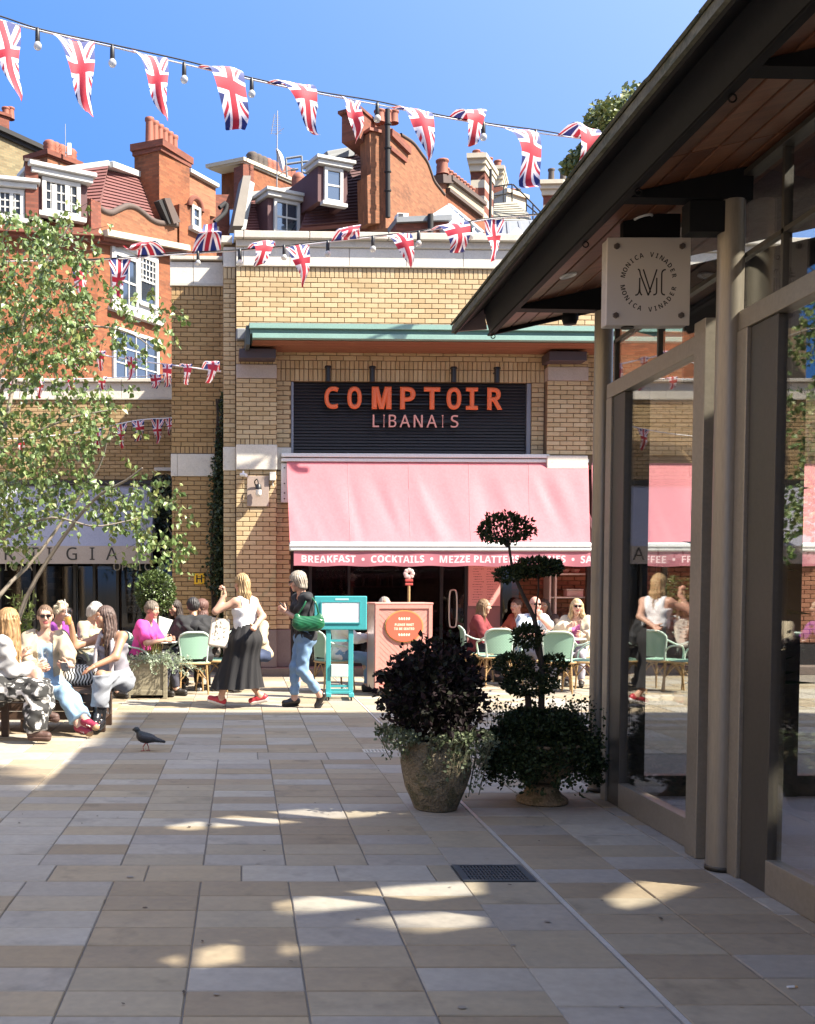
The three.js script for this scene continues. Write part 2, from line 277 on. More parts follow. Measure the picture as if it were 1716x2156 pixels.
{
  reseed(301);
  const B = onWall('restaurant_building', 'yellow brick restaurant building with cream parapet, green eaves gutter and dark shopfront', 'building');
  const list = [], zW = -0.16, zS = -0.13;
  const yTop = wy(493), yCop = wy(508), yFas = wy(560), ySol = wy(585), yEave = wy(700), XR = wx(2150);
  const x0 = wx(497), xs = wx(470, 800, zS), xp1 = wx(583), xr0 = wx(1149), xr1 = wx(1235);
  const yWall0 = wy(1325), sx0 = wx(613, 870, zW), sx1 = wx(1119, 870, zW), sy0 = wy(952, zW), sy1 = wy(803, zW), yG = wy(725);
  // walls behind the brick faces
  const core = [bx(x0 + 0.01, XR, yEave - 0.3, yTop - 0.02, -3, -0.028), bx(xs + 0.01, x0 + 0.3, 0.02, yCop, -3, zS - 0.028), bx(x0 + 0.2, sx0 - 0.005, 0.01, yEave - 0.2, -0.6, zW - 0.028),
    bx(x0 + 0.01, xp1 - 0.012, 0.03, yEave - 0.25, -0.5, -0.0285), bx(sx0 - 0.01, sx1 + 0.01, sy1 + 0.002, yEave - 0.21, -0.6, zW - 0.0285), bx(sx1 + 0.005, XR, wy(985, zW), yEave - 0.22, -0.6, zW - 0.029), bx(xr0 + 0.012, xr1 - 0.012, wy(985), yEave - 0.23, -0.55, -0.0287)];
  mesh('wall', uvm(join(core)), mat.mortar, B);
  bricks(list, x0, XR, yEave, ySol, 0, {}); bricks(list, x0, XR, ySol, yFas - 0.02, 0, { soldier: 1 });
  // set-back strip at the left end
  bricks(list, xs, x0 - 0.003, ySol, yFas, zS, { soldier: 1 }); bricks(list, xs, x0 - 0.003, yWall0, wy(990), zS); bricks(list, xs, x0 - 0.003, wy(940), ySol, zS);
  // left pier: brick, stone block, brick, stone band, brick, granite
  const yb0 = wy(990), yb1 = wy(940), yk0 = wy(798), yk1 = wy(768);
  bricks(list, x0, xp1, yWall0, yb0, 0, { odd: 1 }); bricks(list, x0, xp1, yb1, wy(925), 0, { soldier: 1 }); bricks(list, x0, xp1, wy(925), yk0, 0); bricks(list, x0, xp1, yk1, wy(750), 0, { soldier: 1 }); bricks(list, x0, xp1, wy(750), yEave, 0, { vis: false });
  // the wall round the sign
  bricks(list, xp1, sx0, yWall0, yb0, zW); bricks(list, xp1, sx0, yb1, sy1, zW);
  bricks(list, xp1, xr0, sy1, wy(777, zW), zW, { soldier: 1 }); bricks(list, xp1, xr0, wy(777, zW), wy(759, zW), zW, { soldier: 1 }); bricks(list, xp1, XR, wy(759, zW), yEave, zW);
  bricks(list, sx1, xr0, wy(955, zW), sy1, zW); bricks(list, xr0, xr1, wy(955), wy(798), 0); bricks(list, xr0, xr1, wy(772), yEave - 0.1, 0, { soldier: 0, vis: false });
  bricks(list, xr1, XR, wy(955, zW), wy(759, zW), zW);
  layBricks(B, list, brickMats);
  // stone: parapet coping in lengths, fascia panels, blocks, bands, granite plinth
  const cuts = [x0 - 0.04, wx(512, 500), wx(650, 500), wx(815, 500), wx(985, 500), wx(1150, 500), XR];
  mesh('coping_stone', uvm(rbox(x0 - xs + 0.01, yTop - yCop, 0.5, (xs + x0) / 2 - 0.06, (yTop + yCop) / 2 - 0.03, zS - 0.16, 0.01)), mat.coping, B);
  for (let i = 0; i + 1 < cuts.length; i++) mesh('coping_stone', uvm(rbox(cuts[i + 1] - cuts[i] - 0.008, yTop - yCop, 0.6, (cuts[i] + cuts[i + 1]) / 2, (yTop + yCop) / 2, -0.16, 0.012), 1, i * 0.37), mat.coping, B);
  const fc = [x0, wx(512, 530), wx(610, 530), wx(735, 530), wx(855, 530), wx(975, 530), wx(1095, 530), XR];
  for (let i = 0; i + 1 < fc.length; i++) mesh('fascia_panel', uvm(rbox(fc[i + 1] - fc[i] - 0.007, yCop - 0.12 - yFas, 0.06, (fc[i] + fc[i + 1]) / 2, (yCop - 0.12 + yFas) / 2, -0.008, 0.006), 1, i * 0.51), mat.stoneWhite, B);
  mesh('fascia_moulding', uvm(join([bx(x0, XR, yCop - 0.115, yCop - 0.003, -0.1, 0.055, 0.012), bx(x0, XR, yFas - 0.022, yFas - 0.003, -0.05, 0.035, 0.006)])), mat.coping, B);
  mesh('fascia_panel', uvm(rbox(x0 - xs - 0.004, yCop - yFas - 0.08, 0.06, (xs + x0) / 2, (yCop + yFas) / 2 - 0.04, zS - 0.01, 0.006)), mat.stoneWhite, B);
  const stone = (a, b, c, d, z) => mesh('stone_band', uvm(bx(a, b, c, d, -0.3, z, 0.012), 1, a), mat.stoneWhite, B);
  stone(xs, x0 - 0.002, yb0, yb1, zS + 0.02); stone(x0, xp1, yb0, yb1 + 0.02, 0.045); stone(xp1 + 0.002, sx0, yb0 + 0.02, yb1, zW + 0.02); stone(xr0, xr1, wy(985), wy(957), 0.03);
  for (const [a, b] of [[x0 + 0.005, xp1 - 0.005], [xr0 + 0.005, xr1 - 0.005]]) mesh('stone_block', uvm(bx(a, b, yk0 + 0.004, yk1 - 0.004, -0.2, 0.012, 0.008)), M([0.5, 0.42, 0.36], 0.85, { map: T.stone }), B);
  mesh('plinth_block', uvm(bx(xs, xp1, 0.14, yWall0 - 0.006, -0.3, 0.02, 0.012)), mat.granite, B); mesh('plinth_block', uvm(bx(xp1 + 0.004, sx0, 0.14, yWall0 - 0.006, -0.3, zW + 0.03, 0.012)), mat.granite, B);
  mesh('step', uvm(bx(xs, XR, -0.01, 0.138, -0.6, 0.1, 0.012)), M([0.2, 0.15, 0.13], 0.7, { map: T.stone }), B);
  // eaves: two stepped green fascias, sloped lead top, wooden soffit and dark steel bearers
  const green = M([0.25, 0.42, 0.36], 0.5, { map: T.fine }), greenD = M([0.14, 0.26, 0.23], 0.5, { map: T.fine });
  const P = 0.8, gx0 = wx(525, 690, P), gy = (y) => wy(y, P, 900);
  mesh('gutter', uvm(join([bx(gx0, XR, gy(694), gy(683), -0.02, P, 0.006), bx(gx0 + 0.02, XR, gy(703.5), gy(694) - 0.003, -0.02, P - 0.06), bx(gx0 + 0.05, XR, gy(714), gy(703.5) - 0.003, -0.02, P - 0.02, 0.006)])), green, B);
  mesh('gutter_recess', uvm(bx(gx0 + 0.03, XR, gy(703) , gy(695), -0.02, P - 0.055)), greenD, B);
  mesh('eaves_flashing', uvm(slab([V(gx0, gy(683) + 0.004, P), V(XR, gy(683) + 0.004, P), V(XR, gy(683) + 0.1, 0.012), V(gx0, gy(683) + 0.1, 0.012)], 0.02)), mat.lead, B);
  for (let i = 0; i < 5; i++) mesh('soffit_board', uvm(bx(gx0 + 0.06, XR, gy(714) - 0.018, gy(714) - 0.004, -0.15 + i * 0.165, -0.15 + i * 0.165 + 0.158), 1, i * 0.3), M([0.3, 0.13, 0.07], 0.6, { map: T.grain }), B);
  mesh('eaves_end', uvm(bx(gx0 - 0.05, gx0 + 0.015, gy(726), gy(686), -0.02, P - 0.08)), M([0.06, 0.075, 0.07], 0.5), B);
  for (const [a, b] of [[504, 581], [1157, 1236]]) mesh('steel_bearer', uvm(bx(wx(a, 745, 0.3), wx(b, 745, 0.3), wy(755, 0.3), wy(735, 0.3), -0.1, 0.3, 0.008)), M([0.055, 0.04, 0.045], 0.5), B);
  mesh('splay_stone', uvm(bx(x0, gx0 - 0.02, wy(720), wy(695), -0.1, 0.1, 0.03)), mat.lead, B);
  // roof deck
  mesh('flat_roof', uvm(bx(xs, XR, yTop - 0.3, yTop - 0.1, -8, -0.3)), mat.lead, B);
  // the louvred panel behind the sign lettering
  const steelGrey = M([0.22, 0.22, 0.24], 0.45, { metalness: 0.4 });
  mesh('panel_backing', bx(sx0, sx1, sy0 - 0.03, sy1, -0.5, zW - 0.12), mat.black, B);
  for (const [a, b] of [[sx0, sx0 + 0.045], [sx1 - 0.075, sx1]]) mesh('panel_frame', bx(a + 0.002, b, sy0 - 0.02, sy1 - 0.003, -0.4, zW - 0.03, 0.006), steelGrey, B);
  const nl = 22, lh = (sy1 - sy0) / nl, lm = M([0.022, 0.022, 0.026], 0.42);
  for (let i = 0; i < nl; i++) { const g = rbox(sx1 - sx0 - 0.125, lh * 0.98, 0.018, 0, 0, 0, 0.006); g.rotateX(-0.5); mesh('louvre_slat', g.translate((sx0 + sx1) / 2 - 0.015, sy0 + lh * (i + 0.5), zW - 0.085), lm, B); }
  // shopfront under the awning: posts, glazed doors, dark room with a back bar
  const yAw = wy(985, zW), fx = (x) => wx(x, 1300, zW), zF = zW - 0.12;
  const frameM = M([0.02, 0.017, 0.017], 0.4), glass = M([1, 1, 1], 0.03, { transmission: 1, thickness: 0, ior: 1.5 }); glass.color.setRGB(0.55, 0.5, 0.5);
  for (const [a, b] of [[609, 618], [652, 658], [735, 739], [930, 936], [982, 988], [1057, 1062], [1240, 1250], [1400, 1410], [1560, 1570]]) mesh('shopfront_post', bx(fx(a), fx(b), 0.14, yAw, zF - 0.08, zF, 0.005), frameM, B);
  mesh('transom_bar', join([bx(fx(609), fx(1250), 2.42, 2.5, zF - 0.07, zF - 0.004), bx(fx(609), fx(988), 0.14, 0.26, zF - 0.07, zF - 0.004), bx(fx(1062), XR, 0.14, 0.5, zF - 0.07, zF - 0.004)]), frameM, B);
  for (const [a, b] of [[618, 652], [658, 735], [739, 930], [936, 982], [1062, 1098]]) mesh('window_pane', bx(fx(a), fx(b), 0.26, 2.42, zF - 0.045, zF - 0.04), glass, B);
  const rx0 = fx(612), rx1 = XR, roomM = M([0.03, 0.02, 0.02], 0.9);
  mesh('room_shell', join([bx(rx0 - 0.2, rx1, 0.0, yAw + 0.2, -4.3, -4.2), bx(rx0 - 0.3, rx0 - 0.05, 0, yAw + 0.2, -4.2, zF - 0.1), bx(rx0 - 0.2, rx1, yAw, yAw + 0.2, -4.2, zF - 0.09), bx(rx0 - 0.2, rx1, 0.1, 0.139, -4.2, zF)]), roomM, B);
  const backBar = [bx(fx(660), fx(900), 0.15, 1.15, -3.6, -3.0)]; for (let i = 0; i < 3; i++) backBar.push(bx(fx(640), fx(960), 1.5 + i * 0.35, 1.53 + i * 0.35, -4.18, -3.95)); mesh('back_bar', join(backBar), M([0.09, 0.035, 0.03], 0.5), B);
  const botm = []; reseed(12); for (let i = 0; i < 40; i++) { const x = rr(fx(645), fx(955)), y = 1.53 + 0.35 * Math.floor(rr(0, 3)); botm.push(rod(V(x, y, -4.05), V(x, y + rr(0.14, 0.22), -4.05), 0.033, 0.03, 6)); } mesh('bottles', botm, M([0.12, 0.07, 0.04], 0.25), B).userData.kind = 'stuff';
  mesh('vertical_strip_curtain', (() => { const l = []; for (let i = 0; i < 9; i++) l.push(bx(fx(665) + i * 0.1, fx(665) + i * 0.1 + 0.06, 0.2, 2.4, -1.6 - (i % 2) * 0.05, -1.58 - (i % 2) * 0.05)); return l; })(), M([0.07, 0.02, 0.025], 0.9), B);
  const hd = [fx(948), fx(962), wy(1320, zF), wy(1243, zF)];
  mesh('door_handle', tube([V(hd[0], hd[2] + 0.06, zF + 0.07), V(hd[0] + 0.02, hd[2], zF + 0.07), V(hd[1] - 0.02, hd[2], zF + 0.07), V(hd[1], hd[2] + 0.06, zF + 0.07), V(hd[1], hd[3] - 0.06, zF + 0.07), V(hd[1] - 0.02, hd[3], zF + 0.07), V(hd[0] + 0.02, hd[3], zF + 0.07), V(hd[0], hd[3] - 0.06, zF + 0.07)], 0.014, 64, 6, true), M([0.7, 0.62, 0.55], 0.3, { metalness: 0.7 }), B);
  // inside wall of brick and open shelves at the right
  const il = []; bricks(il, fx(1098), fx(2140), 0.5, yAw, zF - 0.5); mesh('inner_wall', bx(fx(1098), fx(2150), 0.14, yAw, zF - 0.75, zF - 0.53), mat.mortar, B);
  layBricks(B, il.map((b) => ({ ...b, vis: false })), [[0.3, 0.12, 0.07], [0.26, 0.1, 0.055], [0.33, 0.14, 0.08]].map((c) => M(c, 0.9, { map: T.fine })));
  const sh = thing('open_shelving', 'white open shelf rack against the brick wall under the right of the awning', 'shelves', [0, 0, -WD], WTURN);
  const sm = M([0.6, 0.52, 0.48], 0.5);
  for (const y of [1208, 1258, 1305]) mesh('shelf', bx(fx(1170), fx(1300), wy(y, zF) - 0.015, wy(y, zF) + 0.01, zF - 0.4, zF - 0.12), sm, sh);
  for (const x of [1165, 1177, 1300]) mesh('upright', bx(fx(x), fx(x) + 0.03, 0.14, wy(1190, zF), zF - 0.42, zF - 0.1), sm, sh);
  const pb = thing('storage_box', 'pale lidded box on the middle shelf under the awning', 'box', [0, 0, -WD], WTURN); mesh('box_body', bx(fx(1205), fx(1240), wy(1258, zF) + 0.011, wy(1243, zF), zF - 0.35, zF - 0.16, 0.01), M([0.62, 0.4, 0.38], 0.6), pb); mesh('lid', bx(fx(1204), fx(1241), wy(1243, zF) + 0.001, wy(1240, zF), zF - 0.355, zF - 0.155, 0.006), sm, pb);
  for (let i = 0; i < 3; i++) { const bl = thing('shelf_bowl', ['left', 'middle', 'right'][i] + ' one of three small bowls on the top shelf under the awning', 'bowl', [fx(1182 + i * 22), wy(1208, zF) + 0.012, 0], 0, 'bowls on the top shelf'); bl.position.set(0, 0, 0); mesh('bowl', lathe([[0.02, 0], [0.06, 0.02], [0.085, 0.07], [0.08, 0.07], [0.055, 0.025], [0, 0.012]], 16), M([0.5, 0.25, 0.2], 0.4), bl); bl.applyMatrix4(new THREE.Matrix4().makeTranslation(fx(1182 + i * 22), wy(1208, zF) + 0.011, zF - 0.26)); bl.applyMatrix4(new THREE.Matrix4().makeRotationY(WTURN)); bl.applyMatrix4(new THREE.Matrix4().makeTranslation(0, 0, -WD)); }
  // big menu panel by the door
  const mp = onWall('menu_board', 'tall pink menu panel with rows of small print beside the restaurant door', 'menu board');
  const menuT = canvasTex(256, 400, (c, w, h) => { c.fillStyle = '#e6a49c'; c.fillRect(0, 0, w, h); reseed(9); c.fillStyle = '#7a3a3c'; for (const cx of [30, 140]) for (let r = 0; r < 15; r++) { const y = 26 + r * 24; let x = cx + rr(0, 14); const e = cx + rr(45, 90); while (x < e) { const l = rr(4, 12); c.fillRect(x, y, l, rnd() < 0.25 ? 6 : 3.5); x += l + 4; } } });
  mesh('printed_panel', bx(fx(989), fx(1056), wy(1276, zF), wy(1186, zF), zF, zF + 0.02), M('#ffffff', 0.6, { map: menuT }), mp);
  { const g = mp.children[0].geometry, p = g.attributes.position, uv = g.attributes.uv; const a = fx(989), b = fx(1056), c = wy(1276, zF), d = wy(1186, zF); for (let i = 0; i < p.count; i++) uv.setXY(i, (p.getX(i) - a) / (b - a), (p.getY(i) - c) / (d - c)); }
  mesh('panel_backboard', bx(fx(987), fx(1058), 0.3, wy(1184, zF), zF - 0.06, zF - 0.002), M([0.3, 0.14, 0.13], 0.6), mp);

  // ---- the sign lettering, fixed to four bars off the louvres
  const fl = new FontLoader(), mono = await fl.loadAsync('fonts/droid/droid_sans_mono_regular.typeface.json'), sans = await fl.loadAsync('fonts/droid/droid_sans_regular.typeface.json');
  globalThis.fontSans = sans; globalThis.fontBold = await fl.loadAsync('fonts/droid/droid_sans_bold.typeface.json');
  const S = onWall('restaurant_sign', 'large orange letters above a row of thin letters on the black louvred panel', 'sign');
  const letter = (ch, font, cx, y0, y1, z, m, wide, fat, depth) => { // one letter fitted between two heights
    const g = new TextGeometry(ch, { font, size: 1, depth: 0.001, curveSegments: 8, bevelEnabled: fat > 0, bevelSize: fat, bevelThickness: 0.01, bevelSegments: 1 }); g.computeBoundingBox(); const b = g.boundingBox, s = (y1 - y0) / (b.max.y - b.min.y);
    g.translate(-(b.min.x + b.max.x) / 2, -b.min.y, -b.min.z); g.scale(wide / (b.max.x - b.min.x), s, depth / (b.max.z - b.min.z)); return mesh('letter', norm(g.translate(cx, y0, z)), m, S);
  };
  globalThis.makeLetter = letter;
  const zl = zW + 0.02, orange = M([0.8, 0.16, 0.05], 0.45), pale = M([0.72, 0.34, 0.28], 0.5), lx = (x, y) => wx(x, y, zl), ly = (y) => wy(y, zl, 870);
  const cs = [698, 746, 803, 858, 909, 955, 993, 1041], ws = [31, 31, 42, 33, 35, 32, 26, 33];
  [...'COMPTOIR'].forEach((ch, i) => letter(ch, mono, lx(cs[i], 838), ly(862.5), ly(815), zl, orange, (ws[i] / FOC) * WD * 1.0, 0.058, 0.05));
  const c2 = [791, 808, 826, 852, 880, 908.5, 931.5, 956.5], w2 = [13.5, 2.8, 16, 22, 19, 22, 2.8, 16];
  [...'LIBANAIS'].forEach((ch, i) => letter(ch, sans, lx(c2[i], 886), ly(900), ly(874), zl, pale, (w2[i] / FOC) * WD, 0, 0.03));
  mesh('fixing_rail', join([bx(lx(684, 838), lx(1056, 838), ly(852), ly(849), zl - 0.05, zl - 0.02), bx(lx(684, 838), lx(1056, 838), ly(832), ly(829), zl - 0.05, zl - 0.02), bx(lx(785, 838), lx(965, 838), ly(889), ly(886), zl - 0.05, zl - 0.02)]), mat.black, S);
  [690.5, 783.5, 955, 1046].forEach((x, i) => {
    const L = onWall('sign_floodlight', ['first', 'second', 'third', 'fourth'][i] + ' from the left of four black tube lamps over the orange letters', 'lamp', 'tube lamps above the sign');
    const X = wx(x, 788, 0.02);
    mesh('lamp_tube', rod(V(X, wy(803, 0.05), 0.03), V(X, wy(774, 0.05), 0.03), 0.046, 0.046, 14), mat.black, L); mesh('lamp_cap', rod(V(X, wy(774, 0.05), 0.03), V(X, wy(770, 0.05), 0.03), 0.062, 0.056, 14), mat.black, L); mesh('wall_arm', rod(V(X, wy(778, 0.05), zW), V(X, wy(778, 0.05), 0.03), 0.016), mat.black, L);
  });

  // ---- awnings: white cassette, pink cloth that sags between its arms, white front bar, lettered valance
  const words = 'BREAKFAST  •  COCKTAILS  •  MEZZE PLATTERS  •  WINES  •  SALADS  •  COFFEE  •  FRESH JUICES';
  const zA = zW + 0.12, zFr = 1.05, ax = [wx(604, 975, zA), wx(1239, 975, zA), wx(1246, 975, zA), wx(1760, 975, zA)], fxA = [wx(611, 1150, zFr), wx(1245, 1150, zFr), wx(1253, 1150, zFr), wx(1770, 1150, zFr)];
  const tot = (1563 - 633) / 1, pxm = (p) => wx(p, 1174, zFr);
  const valT = canvasTex(2048, 84, (c, w, h) => { c.fillStyle = '#b16a76'; c.fillRect(0, 0, w, h); c.fillStyle = '#f3d3d6'; c.font = 'bold 62px sans-serif'; c.textBaseline = 'middle'; const m = c.measureText(words).width; c.save(); c.translate(18, h * 0.5); c.scale((w - 36) / m, 0.86); c.fillText(words, 0, 3); c.restore(); });
  const tx0 = pxm(625), tx1 = pxm(1578);
  const pinkC = [0.7, 0.195, 0.23];
  const cloth = M(pinkC, 0.75, { transmission: 0.3, thickness: 0, map: re(T.fine, 0.6) }); cloth.side = THREE.DoubleSide;
  const valM = M('#ffffff', 0.8, { map: valT, transmission: 0.12, thickness: 0 }); valM.side = THREE.DoubleSide;
  const mk = (label, a0, a1, f0, f1, sd) => {
    const A = onWall('awning', label, 'awning', null); const yT = wy(972, zA), yF = wy(1146, zFr), nx = 90, ny = 14;
    const g = new THREE.PlaneGeometry(1, 1, nx, ny), p = g.attributes.position; reseed(sd);
    const folds = []; for (let i = 0; i < 26; i++) folds.push([rr(-0.1, 1), rr(0.006, 0.03), rr(0.008, 0.03) * (rnd() < 0.5 ? -1 : 1), rr(0.05, 0.16)]);
    for (let i = 0; i < p.count; i++) { const u = p.getX(i) + 0.5, v = 0.5 - p.getY(i); let dz = -0.05 * Math.sin(Math.PI * v); for (const [c, w, h, sk] of folds) dz += h * Math.exp(-(((u - c - sk * v) / w) ** 2)) * smooth(0, 0.4, v) * (1 - 0.7 * smooth(0.85, 1, v)); p.setXYZ(i, lerp(lerp(a0, a1, u), lerp(f0, f1, u), v), lerp(yT, yF, v) + dz * 0.8, lerp(zA, zFr - 0.05, v) + dz * 0.4); }
    g.computeVertexNormals(); mesh('awning_cloth', uvm(g), cloth, A);
    for (let i = 1; i < 5; i++) { const u = i / 5, pts = []; for (let j = 0; j <= 10; j++) { const v = j / 10, X = lerp(lerp(a0, a1, u), lerp(f0, f1, u), v); let dz = -0.05 * Math.sin(Math.PI * v); for (const [c, w, h, sk] of folds) dz += h * Math.exp(-(((u - c - sk * v) / w) ** 2)) * smooth(0, 0.4, v) * (1 - 0.7 * smooth(0.85, 1, v)); pts.push(V(X, lerp(yT, yF, v) + dz * 0.8 + 0.001, lerp(zA, zFr - 0.05, v) + dz * 0.4 + 0.001)); } mesh('cloth_seam', tube(pts, 0.004, 30, 4), cloth, A); }
    mesh('front_bar', uvm(join([bx(f0 - 0.01, f1 + 0.01, wy(1160, zFr), wy(1141, zFr), zFr - 0.1, zFr, 0.025), bx(f0 - 0.01, f1 + 0.01, wy(1150, zFr), wy(1147, zFr), zFr - 0.02, zFr + 0.012)])), mat.whitePaint, A);
    const vg = new THREE.PlaneGeometry(1, 1, 120, 4), vp = vg.attributes.position, vu = vg.attributes.uv, vy1 = wy(1160, zFr), vy0 = wy(1191, zFr), va = f0 + 0.06;
    for (let i = 0; i < vp.count; i++) { const u = vp.getX(i) + 0.5, v = 0.5 - vp.getY(i), X = lerp(va, f1, u); vp.setXYZ(i, X, lerp(vy1, vy0 + 0.008 * Math.sin(X * 9) - 0.005, v), zFr - 0.03 + 0.012 * v * Math.sin(X * 9 + 1)); vu.setXY(i, (X - tx0) / (tx1 - tx0), 1 - v); }
    vg.computeVertexNormals(); mesh('valance', norm(vg), valM, A);
    for (const x of [lerp(a0, a1, 0.06), lerp(a0, a1, 0.5), lerp(a0, a1, 0.94)]) { const e = V((x + 0.25), (yT + yF) / 2 - 0.42, 0.4); mesh('folding_arm', join([bar(V(x, yT - 0.2, zA), e, 0.04, 0.06), bar(e, V(x + 0.02, yF - 0.03, zFr - 0.1), 0.035, 0.05)]), mat.whitePaint, A); }
    return A;
  };
  const A1 = mk('long pink restaurant awning with lettered valance, on the left of the columns', ax[0], ax[1], fxA[0], fxA[1], 31);
  mk('pink awning continuing to the right behind the glass shop', ax[2], ax[3], fxA[2], fxA[3], 57);
  mesh('cassette', uvm(join([bx(wx(592, 960, zA), wx(1155, 960, zA), wy(963, zA), wy(955, zA), zW, zA + 0.06, 0.01), bx(wx(592, 968, zA), ax[1], wy(972, zA), wy(965, zA), zW, zA + 0.03, 0.008)])), mat.whitePaint, A1);
  mesh('wall_bracket', uvm(bx(wx(592, 1000, zA), wx(608, 1000, zA), wy(1058, zA), wy(975, zA), zW + 0.03, zA - 0.03, 0.008)), mat.whitePaint, A1);
  mesh('bracket_bolt', (() => { const l = []; for (const y of [985, 1018, 1038, 1050]) l.push(rod(V(wx(599, y, zA), wy(y, zA), zA - 0.03), V(wx(599, y, zA), wy(y, zA), zA - 0.015), 0.012)); return l; })(), mat.dark, A1);

  // ---- lamp on its stone plaque, and the junction box
  const L = onWall('wall_lantern', 'small wall lantern hooked on a square stone plaque on the left pier', 'lamp');
  mesh('plaque', uvm(bx(wx(520), wx(566), wy(1067), wy(1003), -0.03, 0.025, 0.006)), M([0.42, 0.33, 0.28], 0.85, { map: T.stone }), L);
  const lX = wx(542), lY = wy(1030);
  mesh('hook_arm', tube([V(lX - 0.02, lY + 0.02, 0.03), V(lX - 0.05, lY + 0.12, 0.08), V(lX - 0.01, lY + 0.15, 0.12), V(lX + 0.01, lY + 0.08, 0.13)], 0.011, 20, 6), mat.black, L);
  mesh('lantern_cage', lathe([[0, 0.08], [0.045, 0.06], [0.055, -0.02], [0.05, -0.02], [0.04, 0.05], [0, 0.06]], 14).translate(lX + 0.01, lY, 0.13), mat.black, L);
  mesh('glass_shade', lathe([[0.05, 0], [0.052, -0.08], [0.035, -0.12], [0, -0.125]], 14).translate(lX + 0.01, lY - 0.015, 0.13), M([0.7, 0.66, 0.6], 0.3), L);
  const J = onWall('junction_box', 'small grey junction box under the stone band on the left pier', 'box'); mesh('box_body', bx(wx(567), wx(580), wy(1013), wy(995), 0, 0.07, 0.008), M([0.5, 0.48, 0.44], 0.6), J); mesh('conduit', rod(V(wx(574), wy(1013), 0.03), V(wx(574), wy(1025), 0.03), 0.012), mat.coping, J);
  const CAM = onWall('bullet_camera', 'small pale security camera under the stone band of the left pier', 'camera'); mesh('camera_body', rod(V(wx(507), wy(1001), 0.05), V(wx(518), wy(1003), 0.14), 0.03, 0.03, 10), mat.whitePaint, CAM); mesh('mount', rod(V(wx(512), wy(994), 0.02), V(wx(512), wy(1001), 0.08), 0.02), mat.whitePaint, CAM);
}

// ================================================================ the lower brick block set back on the left, with its creeper and drainpipe
{
  reseed(401);
  const zL = -0.78, yy = (y) => wy(y, zL, 415), xx = (x) => wx(x, 900, zL);
  const B = onWall('brick_side_block', 'lower yellow brick block set back left of the restaurant, with cream parapet band', 'building');
  const a = xx(361), b = xx(474), list = [];
  mesh('wall', uvm(bx(a + 0.01, b, 0.01, yy(545), -3, zL - 0.028)), mat.mortar, B);
  bricks(list, a, b, yy(622), yy(603), zL, { soldier: 1 }); bricks(list, a, b, yy(940), yy(622), zL, { shift: 0.06 }); bricks(list, a, b, yy(955), yy(940), zL, { soldier: 1 }); bricks(list, a, b, yy(1330), yy(1003), zL, { shift: 0.06 });
  const m2 = [[0.42, 0.27, 0.12], [0.46, 0.3, 0.14], [0.38, 0.24, 0.105], [0.44, 0.29, 0.13]].map((c) => M(c, 0.88, { map: T.fine, bumpMap: T.bump, bumpScale: 0.003 }));
  layBricks(B, list, m2);
  const mid = lerp(a, b, 0.41);
  for (const [p, q] of [[a - 0.02, mid], [mid, b]]) mesh('coping_stone', uvm(bx(p + 0.003, q - 0.003, yy(549), yy(541), zL - 0.4, zL + 0.07, 0.01)), mat.coping, B), mesh('fascia_panel', uvm(bx(p + 0.004, q - 0.004, yy(597), yy(552), zL - 0.2, zL + 0.015, 0.006), 1, p), mat.stoneWhite, B), mesh('fascia_moulding', uvm(bx(p, q, yy(603), yy(597) - 0.003, zL - 0.1, zL + 0.035, 0.006)), mat.coping, B);
  mesh('stone_band', uvm(bx(a - 0.012, lerp(a, b, 0.11) - 0.003, yy(1003), yy(956), zL - 0.2, zL + 0.025, 0.008)), mat.stoneWhite, B); mesh('stone_band', uvm(bx(lerp(a, b, 0.11), b, yy(1003), yy(956), zL - 0.2, zL + 0.025, 0.008)), mat.stoneWhite, B);
  mesh('plinth_block', uvm(bx(a, b, 0.0, yy(1330), zL - 0.2, zL + 0.02, 0.01)), mat.granite, B);
  const D = onWall('drainpipe', 'thin black drainpipe in the corner beside the creeper', 'drainpipe'); const dX = xx(470);
  mesh('pipe', rod(V(dX, 0.02, zL + 0.06), V(dX, yy(830), zL + 0.06), 0.035, 0.035, 10), mat.black, D); for (const y of [900, 1000, 1100, 1200]) mesh('pipe_clip', rod(V(dX, yy(y) - 0.02, zL + 0.06), V(dX, yy(y) + 0.02, zL + 0.06), 0.045, 0.045, 10), mat.black, D);
  const H = onWall('hydrant_plate', 'square yellow plate with a black letter on the brick by the creeper', 'sign');
  const ht = canvasTex(128, 128, (c) => { c.fillStyle = '#e8b414'; c.fillRect(0, 0, 128, 128); c.fillStyle = '#1a1408'; c.fillRect(26, 20, 18, 88); c.fillRect(84, 20, 18, 88); c.fillRect(26, 56, 76, 15); c.font = 'bold 20px sans-serif'; c.textAlign = 'center'; c.fillText('100', 64, 46); c.fillText('3', 64, 96); c.strokeStyle = '#b0870c'; c.lineWidth = 4; c.strokeRect(3, 3, 122, 122); });
  const hg = bx(xx(408), xx(430), yy(1230), yy(1207), zL, zL + 0.02); { const p = hg.attributes.position, uv = hg.attributes.uv; for (let i = 0; i < p.count; i++) uv.setXY(i, (p.getX(i) - xx(408)) / (xx(430) - xx(408)), (p.getY(i) - yy(1230)) / (yy(1207) - yy(1230))); }
  mesh('plate', hg, M('#ffffff', 0.5, { map: ht }), H); mesh('screw', join([rod(V(xx(419), yy(1209.5), zL + 0.02), V(xx(419), yy(1209.5), zL + 0.026), 0.008), rod(V(xx(419), yy(1228), zL + 0.02), V(xx(419), yy(1228), zL + 0.026), 0.008)]), mat.steel, H);
}
